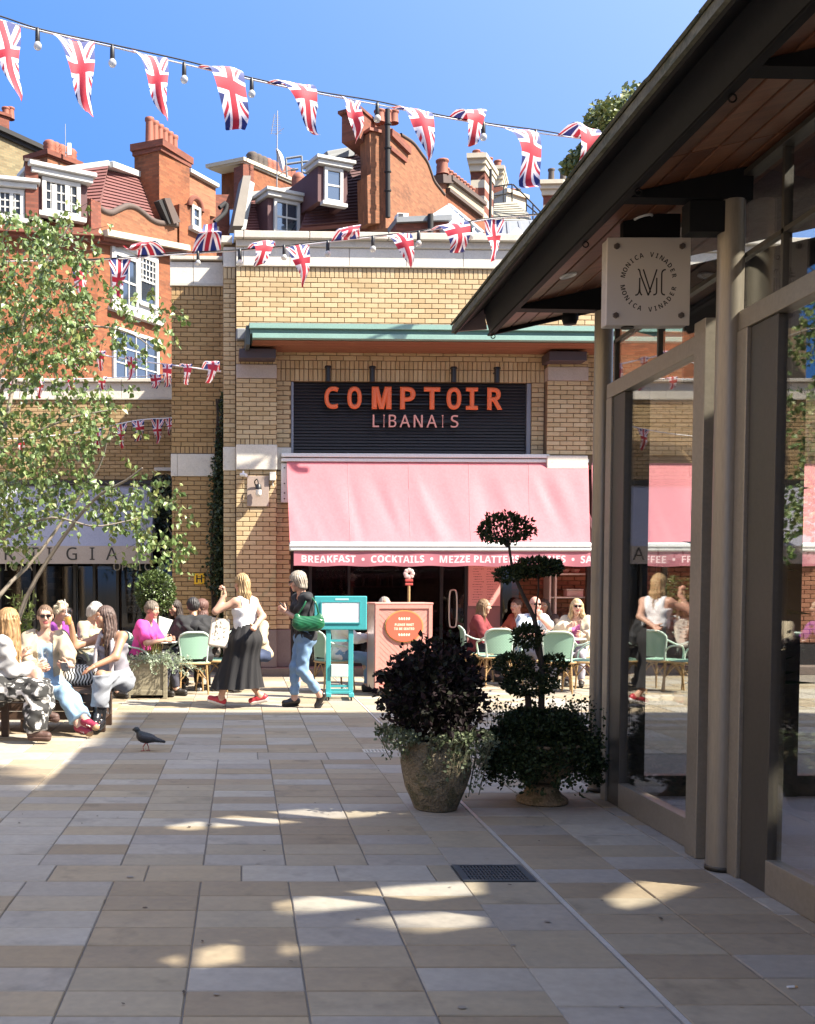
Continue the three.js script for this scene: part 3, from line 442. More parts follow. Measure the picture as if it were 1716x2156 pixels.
// ================================================================ the optician's shop at the far left, under the tree
{
  reseed(501);
  const D = 21.7, X = (x, d = D) => at(x, 1237, d).x, Y = (y, d = D, x = 150) => at(x, y, d).y;
  const B = thing('optician_building', 'low yellow brick shop at the far left with grey canopy and dark glazed front', 'building');
  const x0 = -11, x1 = X(364), z = -D, list = [];
  mesh('wall', uvm(join([bx(x0, x1, Y(1012), Y(803), z - 3, z - 0.028), bx(x0, X(-60), 0.3, Y(1012), z - 3, z - 0.03)])), mat.mortar, B);
  bricks(list, X(-10), x1, Y(1010), Y(842), z); const n0 = list.length; bricks(list, x0, X(-10), Y(1010), Y(842), z, { vis: false, odd: 1 });
  const m2 = [[0.4, 0.28, 0.14], [0.44, 0.31, 0.16], [0.36, 0.245, 0.115], [0.42, 0.29, 0.15]].map((c) => M(c, 0.88, { map: T.fine, bumpMap: T.bump, bumpScale: 0.003 }));
  layBricks(B, list, m2);
  for (let i = 0; i < 9; i++) { const b = x1 - i * 1.05, a = b - 1.043; mesh('fascia_panel', uvm(bx(a, b, Y(838), Y(806), z - 0.2, z + 0.02, 0.006), 1, i * 0.4), mat.stoneWhite, B); mesh('coping_stone', uvm(bx(a, b, Y(805.5), Y(798), z - 0.5, z + 0.09, 0.01), 1, i * 0.7), mat.coping, B); }
  mesh('moulding', uvm(bx(x0, x1, Y(842), Y(838) - 0.003, z - 0.1, z + 0.04, 0.006)), mat.coping, B);
  mesh('stone_ledge', uvm(bx(X(326), x1, Y(992), Y(985), z - 0.1, z + 0.06, 0.006)), mat.stoneWhite, B);
  mesh('flat_roof', uvm(bx(x0, x1, Y(803) - 0.3, Y(803) - 0.1, z - 9, z - 0.5)), mat.lead, B);
  mesh('upper_back_wall', uvm(bx(x0, X(150), Y(803) - 0.3, 9.2, z - 9, z - 8.6)), M([0.36, 0.26, 0.15], 0.9, { map: T.stone }), B);
  // shopfront
  const fr = M([0.02, 0.02, 0.02], 0.4), zF = z + 0.05, gl = M([0.55, 0.55, 0.55], 0.03, { transmission: 1, thickness: 0, ior: 1.5 });
  const posts = [-60, 0, 66, 74, 128, 158, 163, 199, 203, 248, 256, 318, 326, 364];
  for (let i = 0; i + 1 < posts.length; i += 1) if (i % 2 || i < 1) { const c = X(posts[i]); mesh('shopfront_post', bx(c - 0.03, c + 0.03, 0, Y(1012), zF - 0.1, zF, 0.005), fr, B); }
  mesh('shopfront_rail', join([bx(X(-60), x1, 0, 0.2, zF - 0.095, zF - 0.003), bx(X(-60), x1, Y(1012) - 0.1, Y(1012) - 0.002, zF - 0.095, zF - 0.003)]), fr, B);
  for (const [a, b] of [[-58, 66], [68, 128], [130, 158], [165, 199], [206, 248], [256, 318], [326, 362]]) mesh('window_pane', bx(X(a), X(b), 0.2, Y(1014), zF - 0.055, zF - 0.05), gl, B);
  mesh('room_shell', join([bx(x0, x1, 0, Y(1012), z - 3.0, z - 2.9), bx(x0, x1, 0.02, 0.05, z - 2.9, zF - 0.12), bx(x0, x1, Y(1012) - 0.02, Y(1012) + 0.1, z - 2.9, zF - 0.12), bx(x1 - 0.1, x1, 0, Y(1012), z - 2.9, zF - 0.12)]), M([0.035, 0.03, 0.028], 0.9), B);
  const sm = M([0.16, 0.13, 0.1], 0.6), wood = M([0.12, 0.06, 0.035], 0.6, { map: T.grain });
  for (const [a, b, ys] of [[2, 60, [1222, 1247, 1272, 1300]], [78, 126, [1215, 1240, 1266, 1290]], [258, 312, [1232, 1262, 1292]]]) for (const y of ys) mesh('display_shelf', bx(X(a), X(b), Y(y) - 0.012, Y(y), zF - 0.5, zF - 0.2), sm, B);
  mesh('timber_panel', join([bx(X(167), X(197), 0.1, 2.6, zF - 1.2, zF - 1.16), bx(X(208), X(244), 0.1, 2.6, zF - 1.3, zF - 1.26)]), wood, B);
  mesh('light_strip_frame', join([bx(X(160), X(162), 0.2, 2.6, zF - 0.14, zF - 0.11), bx(X(200), X(202), 0.2, 2.6, zF - 0.14, zF - 0.11)]), M([0.45, 0.45, 0.42], 0.4), B);
  const T1 = thing('display_goods', 'rows of little boxes and frames standing on the dark shelves in the shop window', 'goods'); T1.userData.kind = 'stuff';
  const goods = []; reseed(3); for (const [a, b, ys] of [[4, 58, [1222, 1247, 1272]], [80, 124, [1215, 1240, 1266]], [262, 308, [1232, 1262]]]) for (const y of ys) { let x = X(a); while (x < X(b) - 0.1) { const w = rr(0.06, 0.16), h = rr(0.06, 0.17); goods.push(bx(x, x + w, Y(y) + 0.001, Y(y) + h, zF - 0.45, zF - 0.3)); x += w + rr(0.03, 0.14); } }
  mesh('goods', goods, M([0.3, 0.22, 0.15], 0.6), T1);
  for (let i = 0; i < 4; i++) { const t = thing('spectacle_stand', ['top', 'second', 'third', 'lowest'][i] + ' white spectacle holder in the column behind the round clipped tree', 'display stand', [X(279), Y(1212 + i * 24) - 0.05, zF - 0.25], 0, 'column of white spectacle holders'); mesh('holder', rbox(0.3, 0.15, 0.05, 0, 0.06, 0, 0.02), M([0.75, 0.74, 0.72], 0.5), t); for (const s of [-1, 1]) mesh('lens', new THREE.TorusGeometry(0.045, 0.01, 6, 16).translate(s * 0.06, 0.06, 0.035), mat.black, t); }
  const pap = thing('window_poster', 'tilted white sheet hanging at the top of the optician window', 'poster', [X(222), Y(1192), zF - 0.2], 0); mesh('sheet', slab([V(-0.2, -0.05, 0), V(0.18, -0.07, 0), V(0.22, 0.06, 0), V(-0.12, 0.07, 0)], 0.006), M([0.72, 0.72, 0.7], 0.6), pap);
  // window lettering
  const W = thing('window_lettering', 'thin white letters along the top of the optician window', 'lettering');
  const put = (txt, px, sp, y0, y1) => [...txt].forEach((ch, i) => { const g = new TextGeometry(ch, { font: fontSans, size: 1, depth: 0.01, curveSegments: 6 }); g.computeBoundingBox(); const b = g.boundingBox; g.translate(-(b.min.x + b.max.x) / 2, 0, 0); const s = (Y(y0) - Y(y1)) / 0.72; g.scale(s, s, 1); mesh('letter', norm(g.translate(X(px + i * sp), Y(y1), zF + 0.002)), mat.white, W); });
  put('IGIA', 14, 16.5, 1190, 1201); put('OPTIC', 247, 16, 1189, 1201);
  // the grey canopy with black letters
  const dA = 20.45, A = thing('shop_canopy', 'grey fabric shop canopy with spaced black letters at the far left', 'awning'), cl = M([0.36, 0.36, 0.42], 0.85, { map: T.fine });
  const ca = X(-260), cb = X(318, dA), cy1 = Y(1022), cy0 = Y(1150, dA), cv = Y(1187, dA);
  mesh('canopy_cloth', uvm(slab([V(ca, cy0, -dA), V(cb, cy0, -dA), V(cb, cy1, z + 0.06), V(ca, cy1, z + 0.06)], 0.012)), cl, A);
  mesh('valance', uvm(bx(ca, cb, cv, cy0 + 0.005, -dA + 0.004, -dA + 0.03)), M([0.42, 0.37, 0.33], 0.85, { map: T.fine }), A);
  mesh('canopy_side', uvm(join([slab([V(cb, cy0, -dA), V(cb, cy0, z + 0.06), V(cb, cy1, z + 0.06)], 0.012)])), cl, A);
  mesh('canopy_box', bx(ca, cb + 0.03, Y(1022), Y(1013), z - 0.02, z + 0.14, 0.01), mat.black, A); mesh('canopy_edge', bx(cb, cb + 0.03, cv - 0.01, cy0 + 0.05, -dA - 0.02, -dA + 0.034), mat.black, A);
  'ARTIGIA'.split('').forEach((ch, i) => { const g = new TextGeometry(ch, { font: fontSans, size: 1, depth: 0.006, curveSegments: 8 }); g.computeBoundingBox(); const b = g.boundingBox; g.translate(-(b.min.x + b.max.x) / 2, 0, 0); const s = (Y(1160, dA) - Y(1179, dA)) / 0.72; g.scale(s * 1.1, s, 1); mesh('letter', norm(g.translate(X([-28, 21, 72, 105, 152, 195, 236][i], dA), Y(1179, dA), -dA + 0.031)), mat.black, A); });
}
// ================================================================ the red brick mansion blocks behind
function plane(a, b, c) { // through three points; local axes u (level), v (up the plane), n (towards the viewer)
  const n = b.clone().sub(a).cross(c.clone().sub(a)).normalize(); if (n.dot(V(0, EYE, 0).sub(a)) < 0) n.negate();
  const u = V(0, 1, 0).cross(n).normalize(), v = n.clone().cross(u), B = new THREE.Matrix4().makeBasis(u, v, n).setPosition(a);
  const P = (x, y) => { const r = ray(x, y), d = V(r[0], r[1], -r[2]), e = V(0, EYE, 0), t = a.clone().sub(e).dot(n) / d.dot(n); return e.add(d.multiplyScalar(t)); };
  const L = (x, y) => { const p = P(x, y).sub(a); return [p.dot(u), p.dot(v)]; };
  const self = {
    u, v, n, P, L, B,
    poly: (pts, thick = 0.3, z = 0) => { const s = new THREE.Shape(pts.map((p) => new THREE.Vector2(...L(...p)))); const g = norm(new THREE.ExtrudeGeometry(s, { depth: thick, bevelEnabled: false })); g.translate(0, 0, z - thick); return g.applyMatrix4(B); },
    box: (x0, y0, x1, y1, z0, z1) => { const p = L((x0 + x1) / 2, y1), q = L((x0 + x1) / 2, y0), a0 = L(x0, (y0 + y1) / 2)[0], a1 = L(x1, (y0 + y1) / 2)[0]; return uvm(bx(a0, a1, p[1], q[1], z0, z1)).applyMatrix4(B); },
    band: (x0, y0, x1, y1, h, z0, z1) => { // a moulding between two pixels on the plane, kept straight along the plane
      const p = L(x0, y0), q = L(x1, y1), l = Math.hypot(q[0] - p[0], q[1] - p[1]); const g = uvm(bx(0, l, -h, 0, z0, z1)); g.rotateZ(Math.atan2(q[1] - p[1], q[0] - p[0])); g.translate(p[0], p[1], 0); return g.applyMatrix4(B);
    },
    local: (g) => g.applyMatrix4(B),
    tiles: (bl, br, tr, tl, n, lift = 0.05) => { // overlapping courses of tiles between four pixels
      const A = [bl, br, tr, tl].map((p) => L(...p)), out = [], N = 14; reseed(n * 7 + 1);
      for (let i = 0; i < n; i++) { const t0 = i / n, t1 = (i + 1.12) / n, k = (t, s) => [lerp(lerp(A[0][0], A[3][0], t), lerp(A[1][0], A[2][0], t), s), lerp(lerp(A[0][1], A[3][1], t), lerp(A[1][1], A[2][1], t), s)];
        const a = k(t0, 0), b = k(t0, 1), c = k(Math.min(1, t1), 1), d = k(Math.min(1, t1), 0), z = lift;
        const q = (p1, p2, p3, p4) => { const g = new THREE.BufferGeometry(); g.setAttribute('position', new THREE.BufferAttribute(new Float32Array([...p1, ...p2, ...p3, ...p1, ...p3, ...p4]), 3)); g.computeVertexNormals(); g.setAttribute('uv', new THREE.BufferAttribute(new Float32Array([p1, p2, p3, p1, p3, p4].flatMap((p) => [p[0], p[1]])), 2)); return g; };
        out.push(q([a[0], a[1], z], [b[0], b[1], z], [c[0], c[1], 0.01], [d[0], d[1], 0.01]), q([a[0], a[1], 0], [b[0], b[1], 0], [b[0], b[1], z], [a[0], a[1], z])); }
      return join(out).applyMatrix4(B);
    },
  };
  return self;
}
const vplane = (x0, D0, x1, D1) => { const a = at(x0, 1237, D0), b = at(x1, 1237, D1); return plane(a, b, V(a.x, a.y + 1, a.z)); };
const slope = (x0, y0, D0, x1, y1, D1, rise) => { const a = at(x0, y0, D0), b = at(x1, y1, D1), d = b.clone().sub(a), back = V(d.z, 0, -d.x).normalize(); if (back.z > 0) back.negate(); return plane(a, b, a.clone().add(back.multiplyScalar(1)).add(V(0, rise, 0))); };
const brickT = (() => { reseed(88); const tone = []; for (let i = 0; i < 400; i++) tone.push(rr(0.6, 1.0)); const big = fbm(1024, 3, 5, 97); return dtex(1024, (i, j) => { const K = j * 1024 + i, k = (j % 512) * 512 + (i % 512), r = Math.floor(j / 32), off = r % 2 ? 46 : 0, ii = (i + off) % 1024, c = Math.floor(ii / 93.1), u = ii - c * 93.1, v = j % 32, m = u < 6 || v < 6, s = 1 - 0.55 * smooth(0.5, 0.72, big[K]) * (0.5 + n3[k]); const t = tone[(r * 23 + c * 7) % 400] * (0.88 + 0.24 * n3[k]) * s; return m ? [0.62 * s, 0.8 * s, 0.95 * s] : [t, t * (0.86 + 0.2 * n1[k]), t * (0.84 + 0.3 * n1[k])]; }); })();
brickT.repeat.set(0.405, 0.405);
const brickBump = brickT;
const far = {
  red: M([0.26, 0.085, 0.031], 0.9, { map: brickT, bumpMap: brickT, bumpScale: -0.006 }), redDark: M([0.2, 0.062, 0.035], 0.9, { map: brickT }), orange: M([0.26, 0.103, 0.044], 0.9, { map: brickT, bumpMap: brickT, bumpScale: -0.006 }),
  yellow: M([0.25, 0.195, 0.1], 0.9, { map: brickT }), tile: M([0.17, 0.06, 0.055], 0.75, { map: T.stone }), tileD: M([0.1, 0.04, 0.042], 0.75, { map: T.stone }), pot: M([0.3, 0.095, 0.055], 0.7, { map: T.stone }), potD: M([0.1, 0.08, 0.07], 0.8, { map: T.stone }),
  trim: M([0.1, 0.07, 0.058], 0.8, { map: T.stone }), cream: M([0.6, 0.54, 0.42], 0.85, { map: T.stone }), white: M([0.56, 0.56, 0.54], 0.6, { map: T.stone }), slate: M([0.2, 0.2, 0.19], 0.7, { map: T.stone }),
  pane: M([0.16, 0.2, 0.25], 0.06, { metalness: 0.85 }), paneD: M([0.03, 0.035, 0.04], 0.06, { metalness: 0.4 }), black: mat.blackMatt, lead: mat.lead,
};
function sash(parent, pl, x0, y0, x1, y1, cols, rows, o = {}) { // a framed window standing a little proud of its wall: frame > panes, bars, sill
  const f = o.f || 0.09, [a0, b0] = pl.L(x0, y1), [a1, b1] = pl.L(x1, y0), z = o.z || 0, out = [];
  out.push(bx(a0, a0 + f, b0, b1, z - 0.05, z + 0.07), bx(a1 - f, a1, b0, b1, z - 0.05, z + 0.07), bx(a0 + f, a1 - f, b1 - f, b1, z - 0.05, z + 0.068), bx(a0 + f, a1 - f, b0, b0 + f, z - 0.05, z + 0.068));
  const w = mesh('window', pl.local(uvm(join(out))), far.white, parent);
  mesh('pane', pl.local(bx(a0 + f, a1 - f, b0 + f, b1 - f, z - 0.05, z + 0.012)), o.pane || far.pane, w);
  const t = o.t || 0.035, bars = []; for (let i = 1; i < cols; i++) { const x = lerp(a0 + f, a1 - f, i / cols); bars.push(bx(x - t / 2, x + t / 2, b0 + f, b1 - f, z, z + 0.035)); } for (let j = 1; j < rows; j++) { const y = lerp(b0 + f, b1 - f, j / rows), tt = rows === 2 ? t * 1.7 : t; bars.push(bx(a0 + f, a1 - f, y - tt / 2, y + tt / 2, z, z + 0.038)); }
  if (bars.length) mesh('glazing_bar', pl.local(join(bars)), far.white, w);
  if (o.sill !== false) mesh('sill', pl.local(uvm(bx(a0 - 0.12, a1 + 0.12, b0 - 0.12, b0 - 0.002, z - 0.05, z + 0.17))), o.sillM || far.white, w);
  return w;
}
function dormer(parent, pl, x0, y0, x1, y1, ch, cols, rows, depth, pane) { // cheeks, flat hood and a sash
  const [a0, b0] = pl.L(x0, y1), [a1, b1] = pl.L(x1, y0), d = mesh('dormer', pl.local(uvm(join([bx(a0 - 0.22, a0 - 0.003, b0, b1, -depth, -0.03), bx(a1 + 0.003, a1 + 0.22, b0, b1, -depth, -0.03)]))), far.tileD, parent);
  mesh('dormer_hood', pl.local(uvm(join([bx(a0 - 0.32, a1 + 0.32, b1 + 0.02, b1 + ch * 0.5, -0.8, 0.18, 0.02), bx(a0 - 0.4, a1 + 0.4, b1 + ch * 0.5 + 0.003, b1 + ch * 0.85, -0.9, 0.27, 0.02)]))), far.white, d);
  sash(parent, pl, x0, y0, x1, y1, cols, rows, { f: 0.11, pane, z: 0 }); return d;
}
function stack(parent, pts, r, h, m, kinds) { // chimney pots in a row
  pts.forEach((p, i) => { const prof = kinds === 'ribbed' ? [[r * 0.8, 0], [r, h * 0.1], [r * 0.75, h * 0.2], [r, h * 0.32], [r * 0.75, h * 0.42], [r, h * 0.55], [r * 0.78, h * 0.65], [r, h * 0.8], [r * 0.7, h * 0.98], [r * 0.5, h]] : [[r, 0], [r * 0.92, h * 0.06], [r * 0.82, h * 0.85], [r, h * 0.88], [r, h], [r * 0.7, h], [r * 0.68, h * 0.8]]; mesh('chimney_pot', lathe(prof, 12).translate(p.x, p.y, p.z), Array.isArray(m) ? m[i % m.length] : m, parent); });
}
const span = (a, b, n) => Array.from({ length: n }, (_, i) => a.clone().lerp(b, n < 2 ? 0.5 : i / (n - 1)));
{
  // ---- the corner block at the left: shaded face to the left, lit face running away to the right, curved gables, mansard, tall chimney
  const B = thing('corner_mansion', 'orange red corner building with curved gable, maroon mansard and tall six pot chimney', 'building');
  const R = vplane(205, 29, 460, 33.9), Lf = vplane(205, 29, -40, 27.6);
  mesh('wall', R.poly([[205, 1000], [205, 492], [240, 498], [376, 527], [376, 470], [456, 500], [456, 1000]], 0.5), far.red, B);
  mesh('wall', Lf.poly([[-60, 1000], [-60, 480], [205, 492], [205, 1000]], 0.5, -0.01), far.red, B);
  // gable with its wavy coping
  const wav = [[186, 424], [200, 430], [216, 443], [232, 448], [250, 441], [268, 434], [284, 437], [300, 448], [316, 461], [334, 469], [350, 470], [372, 474]];
  mesh('curved_gable', R.poly([[205, 492], [205, 432], ...wav.slice(2), [372, 526]], 0.4, 0.02), far.orange, B);
  const cp = wav.slice(1).map((p) => R.P(...p)), cop = new THREE.CatmullRomCurve3(cp); { const s = new THREE.Shape(); s.moveTo(-0.09, -0.35); s.lineTo(0.12, -0.35); s.lineTo(0.12, 0.22); s.lineTo(-0.09, 0.22); const g = new THREE.TubeGeometry(cop, 60, 0.09, 6); mesh('gable_coping', norm(g), far.trim, B); }
  mesh('gable_post', R.box(186, 424, 207, 495, -0.5, 0.1), far.redDark, B);
  for (const [y0, y1, h, z] of [[488, 521, 0.16, 0.4], [497, 530, 0.14, 0.26], [505, 538, 0.1, 0.14]]) mesh('cornice', R.band(203, y0, 378, y1, h, -0.1, z), y0 < 490 ? far.cream : far.redDark, B);
  for (const [y0, h, z] of [[490, 0.18, 0.35], [500, 0.16, 0.2]]) mesh('cornice', Lf.band(-60, y0 - 14, 205, y0, h, -0.1, z), far.redDark, B);
  mesh('left_gable', Lf.poly([[-60, 480], [-60, 450], [-30, 440], [0, 455], [12, 466], [28, 470], [44, 462], [60, 465], [186, 470], [186, 494]], 0.4, 0.01), far.orange, B);
  // mansard
  const S1 = slope(205, 440, 29.4, 345, 470, 32.2, 2.4), S2 = slope(60, 450, 28.8, 205, 440, 29.4, 2.6);
  mesh('roof_slope', S1.poly([[186, 424], [228, 349], [295, 372], [346, 474], [205, 474]], 0.2, -0.05), far.tile, B);
  mesh('roof_tiles', S1.tiles([205, 446], [338, 470], [295, 372], [229, 350], 15), far.tile, B);
  mesh('roof_slope', S2.poly([[20, 474], [80, 370], [228, 349], [205, 474]], 0.2, -0.05), far.tile, B);
  mesh('roof_tiles', S2.tiles([40, 455], [205, 446], [228, 350], [92, 368], 14), far.tile, B);
  mesh('ridge_flashing', join([bar(at(92, 366, 30), at(229, 347, 30.5), 0.3, 0.16), bar(at(229, 347, 30.5), at(298, 372, 32.4), 0.3, 0.18)]), far.white, B);
  const DW = vplane(80, 28.0, 172, 28.6); dormer(B, DW, 88, 388, 168, 447, 0.34, 6, 3, 2.2, far.paneD);
  for (const x of [113, 141]) mesh('window_mullion', DW.box(x - 5, 390, x + 5, 445, 0, 0.06), far.white, B);
  const DW2 = vplane(-40, 27.6, 52, 27.9); dormer(B, DW2, -30, 402, 51, 456, 0.3, 6, 3, 2, far.paneD);
  for (const x of [-4, 24]) mesh('window_mullion', DW2.box(x - 4, 404, x + 4, 454, 0, 0.06), far.white, B);
  mesh('party_wall', DW2.box(53, 344, 80, 458, -1.8, 0.12), far.redDark, B); mesh('party_wall_cap', DW2.box(51, 340, 83, 346, -1.9, 0.18), far.trim, B);
  // tall chimney on the lit side
  const c0 = R.P(335, 470), cF = vplane(335, 31.7, 399, 32.9), w1 = at(335, 300, 31.7), w2 = at(399, 300, 32.9), back = V(-0.95, 0, -1.6);
  const plan = [[w1.x, w1.z], [w2.x, w2.z], [w2.x - 1.05, w2.z - 0.5], [w1.x - 0.78, w1.z - 0.42]];
  const cy = at(335, 296, 31.7).y, cyB = at(335, 560, 31.7).y, grow = (k) => { const cx = plan.reduce((s, p) => s + p[0], 0) / 4, cz = plan.reduce((s, p) => s + p[1], 0) / 4; return plan.map(([x, z]) => [x + Math.sign(x - cx) * k, z + Math.sign(z - cz) * k]); };
  mesh('chimney_stack', prism(plan, cyB, cy), far.red, B); mesh('chimney_cap', join([prism(grow(0.06), cy - 0.3, cy - 0.18), prism(grow(0.12), cy - 0.177, cy + 0.02)]), far.redDark, B);
  stack(B, span(V(w1.x - 0.3, cy + 0.02, w1.z - 0.2), V(w2.x - 0.5, cy + 0.02, w2.z - 0.25), 6), 0.14, 0.72, far.pot);
  mesh('flue_flashing', R.poly([[326, 425], [338, 420], [358, 472], [348, 474]], 0.2, 0.15), far.black, B);
  mesh('ramp_parapet', R.poly([[334, 420], [346, 420], [368, 470], [354, 474]], 0.12, 0.22), far.trim, B);
  // right part: tiled slope and arched window
  const S3 = slope(396, 440, 33.0, 456, 455, 34.2, 3.2); mesh('roof_slope', S3.poly([[396, 442], [396, 361], [456, 394], [456, 455]], 0.2, -0.04), far.orange, B);
  mesh('roof_verge', bar(S3.P(396, 360), S3.P(456, 393), 0.25, 0.12), far.white, B);
  mesh('wall', R.poly([[376, 560], [376, 430], [440, 442], [440, 560]], 0.45, 0.03), far.red, B);
  sash(B, R, 400, 440, 418, 478, 1, 2, { z: 0.03 }); mesh('window_arch', norm(new THREE.TorusGeometry(0.32, 0.09, 6, 12, Math.PI)).translate(...R.L(409, 441), 0.06).applyMatrix4(R.B), far.redDark, B);
  // windows of the lit face
  const w = sash(B, R, 233, 545, 330, 645, 1, 1, { f: 0.14, pane: far.white }); 
  sash(B, R, 236, 548, 287, 640, 3, 2, { f: 0.1, z: 0.02, sill: false }); const big = sash(B, R, 287, 548, 328, 640, 1, 2, { f: 0.12, z: 0.02, sill: false }); const bg = []; { const [a0, b0] = R.L(290, 590), [a1, b1] = R.L(325, 552); for (let i = 1; i < 5; i++) bg.push(bx(lerp(a0, a1, i / 5) - 0.015, lerp(a0, a1, i / 5) + 0.015, b0, b1, 0.04, 0.07)); for (let i = 1; i < 4; i++) bg.push(bx(a0, a1, lerp(b0, b1, i / 4) - 0.015, lerp(b0, b1, i / 4) + 0.015, 0.04, 0.068)); } mesh('glazing_bar', R.local(join(bg)), far.white, big);
  sash(B, R, 236, 716, 332, 800, 4, 3, { f: 0.1 });
}
{
  // ---- yellow brick house behind it at the top left
  const B = thing('yellow_brick_house', 'yellow brick house end with a dark sloping verge at the upper left edge', 'building'), F = vplane(-60, 38, 100, 40);
  mesh('wall', F.poly([[-60, 620], [-60, 250], [0, 276], [90, 318], [90, 620]], 0.5), far.yellow, B); mesh('roof_verge', join([F.band(-60, 243, 92, 312, 0.16, -0.6, 0.22), F.band(-60, 252, 92, 321, 0.14, -0.4, 0.1)]), far.black, B);
  mesh('chimney_stack', F.box(-20, 236, 25, 268, -1.5, -0.2), far.redDark, B); mesh('chimney_cap', F.box(-22, 231, 28, 237, -1.55, -0.12), far.redDark, B); stack(B, [F.P(2, 231), F.P(12, 231)].map((p) => p.add(V(0, 0, -0.8))), 0.16, 0.42, far.pot);
  const C = thing('five_pot_chimney', 'orange brick chimney with five ribbed red pots at the upper left', 'chimney'), G = vplane(100, 36, 166, 37.4);
  mesh('chimney_stack', G.poly([[100, 420], [100, 322], [166, 348], [166, 420]], 0.9), far.orange, C); mesh('chimney_cap', join([G.band(94, 314, 170, 343, 0.16, -1, 0.12), G.band(97, 320, 168, 349, 0.12, -0.95, 0.06)]), far.redDark, C); stack(C, span(G.P(101, 316).add(V(0, -0.05, -0.3)), G.P(146, 334).add(V(0, -0.05, -0.3)), 5), 0.23, 0.48, far.pot, 'ribbed');
  const A = thing('roof_antenna', 'white panel aerial on a thin pole beside the five red pots', 'aerial'); const p = at(144, 330, 36.5); mesh('pole', rod(p.clone().add(V(-0.1, 0, 0)), p.clone().add(V(-0.1, 1.1, 0)), 0.012), mat.steel, A); mesh('panel', rbox(0.14, 0.42, 0.06, p.x + 0.03, p.y + 0.25, p.z, 0.02), mat.white, A); mesh('bracket', bx(p.x - 0.12, p.x + 0.04, p.y + 0.12, p.y + 0.16, p.z - 0.02, p.z + 0.02), mat.steel, A);
}
{
  // ---- the middle terrace: two mansards with white dormers, and the tall gable end with its downpipe
  const B = thing('terrace_house', 'dark maroon mansard house with two white dormer windows and a big orange gable end', 'building');
  const F = vplane(455, 36.5, 640, 38.5);
  mesh('wall', F.poly([[450, 620], [450, 392], [512, 392], [512, 620]], 0.5, -0.9), far.redDark, B);
  mesh('soil_pipe', tube([F.P(462, 440), F.P(476, 430), F.P(474, 448), F.P(452, 470)].map((q) => q.add(V(0, 0, 0.1))), 0.08, 20, 8), far.black, B);
  mesh('back_window', F.box(479, 462, 487, 492, -0.9, -0.82), far.cream, B);
  const S1 = slope(510, 500, 37.2, 650, 500, 38.6, 2.6);
  mesh('ramp_parapet', join([S1.poly([[500, 390], [516, 390], [500, 495], [478, 495]], 0.4, 0.5)]), M([0.17, 0.15, 0.13], 0.8, { map: T.stone }), B); mesh('parapet_face', S1.poly([[516, 390], [529, 398], [510, 495], [500, 495]], 0.3, 0.3), far.lead, B);
  mesh('roof_slope', S1.poly([[508, 496], [524, 418], [660, 400], [660, 496]], 0.2, -0.05), far.tile, B); mesh('roof_tiles', S1.tiles([509, 494], [662, 494], [662, 402], [525, 417], 14), far.tile, B);
  mesh('ridge_flashing', bar(S1.P(522, 414), S1.P(662, 396), 0.4, 0.22), far.lead, B);
  const D1 = vplane(575, 37.2, 632, 37.7); dormer(B, D1, 576, 428, 630, 490, 0.34, 2, 2, 2.5);
  // upper mansard
  const S2 = slope(630, 475, 37.2, 775, 465, 38.2, 2.8);
  mesh('roof_slope', S2.poly([[634, 478], [684, 336], [772, 314], [772, 466]], 0.2, -0.05), far.tile, B); mesh('roof_tiles', S2.tiles([635, 476], [772, 464], [772, 318], [684, 338], 22), far.tileD, B);
  mesh('ridge_flashing', join([bar(S2.P(684, 328), S2.P(773, 312), 0.4, 0.2), bar(S2.P(686, 336), S2.P(742, 325), 0.3, 0.2)]), far.lead, B);
  const D2 = vplane(682, 36.6, 722, 36.9); dormer(B, D2, 682, 358, 721, 425, 0.34, 1, 2, 2.5);
  mesh('eaves_gutter', F.band(632, 476, 772, 460, 0.2, -0.3, 0.45), far.black, B); mesh('wall', F.poly([[630, 560], [630, 482], [770, 466], [832, 466], [850, 490], [850, 560]], 0.5, -0.4), far.redDark, B);
  // gable end
  const N = vplane(770, 36.6, 812, 37.0), G = vplane(812, 36.9, 935, 41.5), ga = at(775, 300, 36.6);
  mesh('gable_pier', N.poly([[775, 470], [773, 370], [781, 366], [778, 279], [812, 274], [812, 470]], 0.6), far.orange, B); mesh('pier_coping', N.box(776, 274, 815, 280, -0.7, 0.08), far.pot, B);
  mesh('gable_wall', G.poly([[812, 480], [812, 262], [845, 284], [870, 302], [899, 342], [913, 380], [926, 398], [936, 412], [934, 480]], 0.7), far.orange, B); mesh('gable_coping', norm(new THREE.TubeGeometry(new THREE.CatmullRomCurve3([[844, 283], [870, 301], [886, 322], [899, 341], [907, 362], [913, 379], [926, 397], [936, 410]].map((q) => G.P(...q))), 40, 0.06, 6)), far.trim, B);
  mesh('gable_string_course', join([G.band(820, 272, 860, 312, 0.25, -0.1, 0.12), G.band(820, 308, 853, 335, 0.14, -0.1, 0.08)]), far.redDark, B);
  mesh('chimney_stack', G.box(797, 238, 842, 300, -1.4, -0.71), far.redDark, B); mesh('chimney_cap', G.box(794, 234, 845, 240, -1.5, -0.65), far.redDark, B); stack(B, span(G.P(806, 234), G.P(836, 236), 3).map((q) => q.add(V(0, 0, -0.9))), 0.2, 0.42, far.pot);
  const dp = N.P(817, 470); mesh('downpipe', rod(at(816, 230, 36.5), at(817, 458, 36.5), 0.085, 0.085, 8), far.black, B); mesh('pipe_collar', join([260, 310, 360, 400].map((y) => rod(at(816.5, y, 36.5), at(816.5, y + 3, 36.5), 0.12, 0.12, 8))), far.black, B);
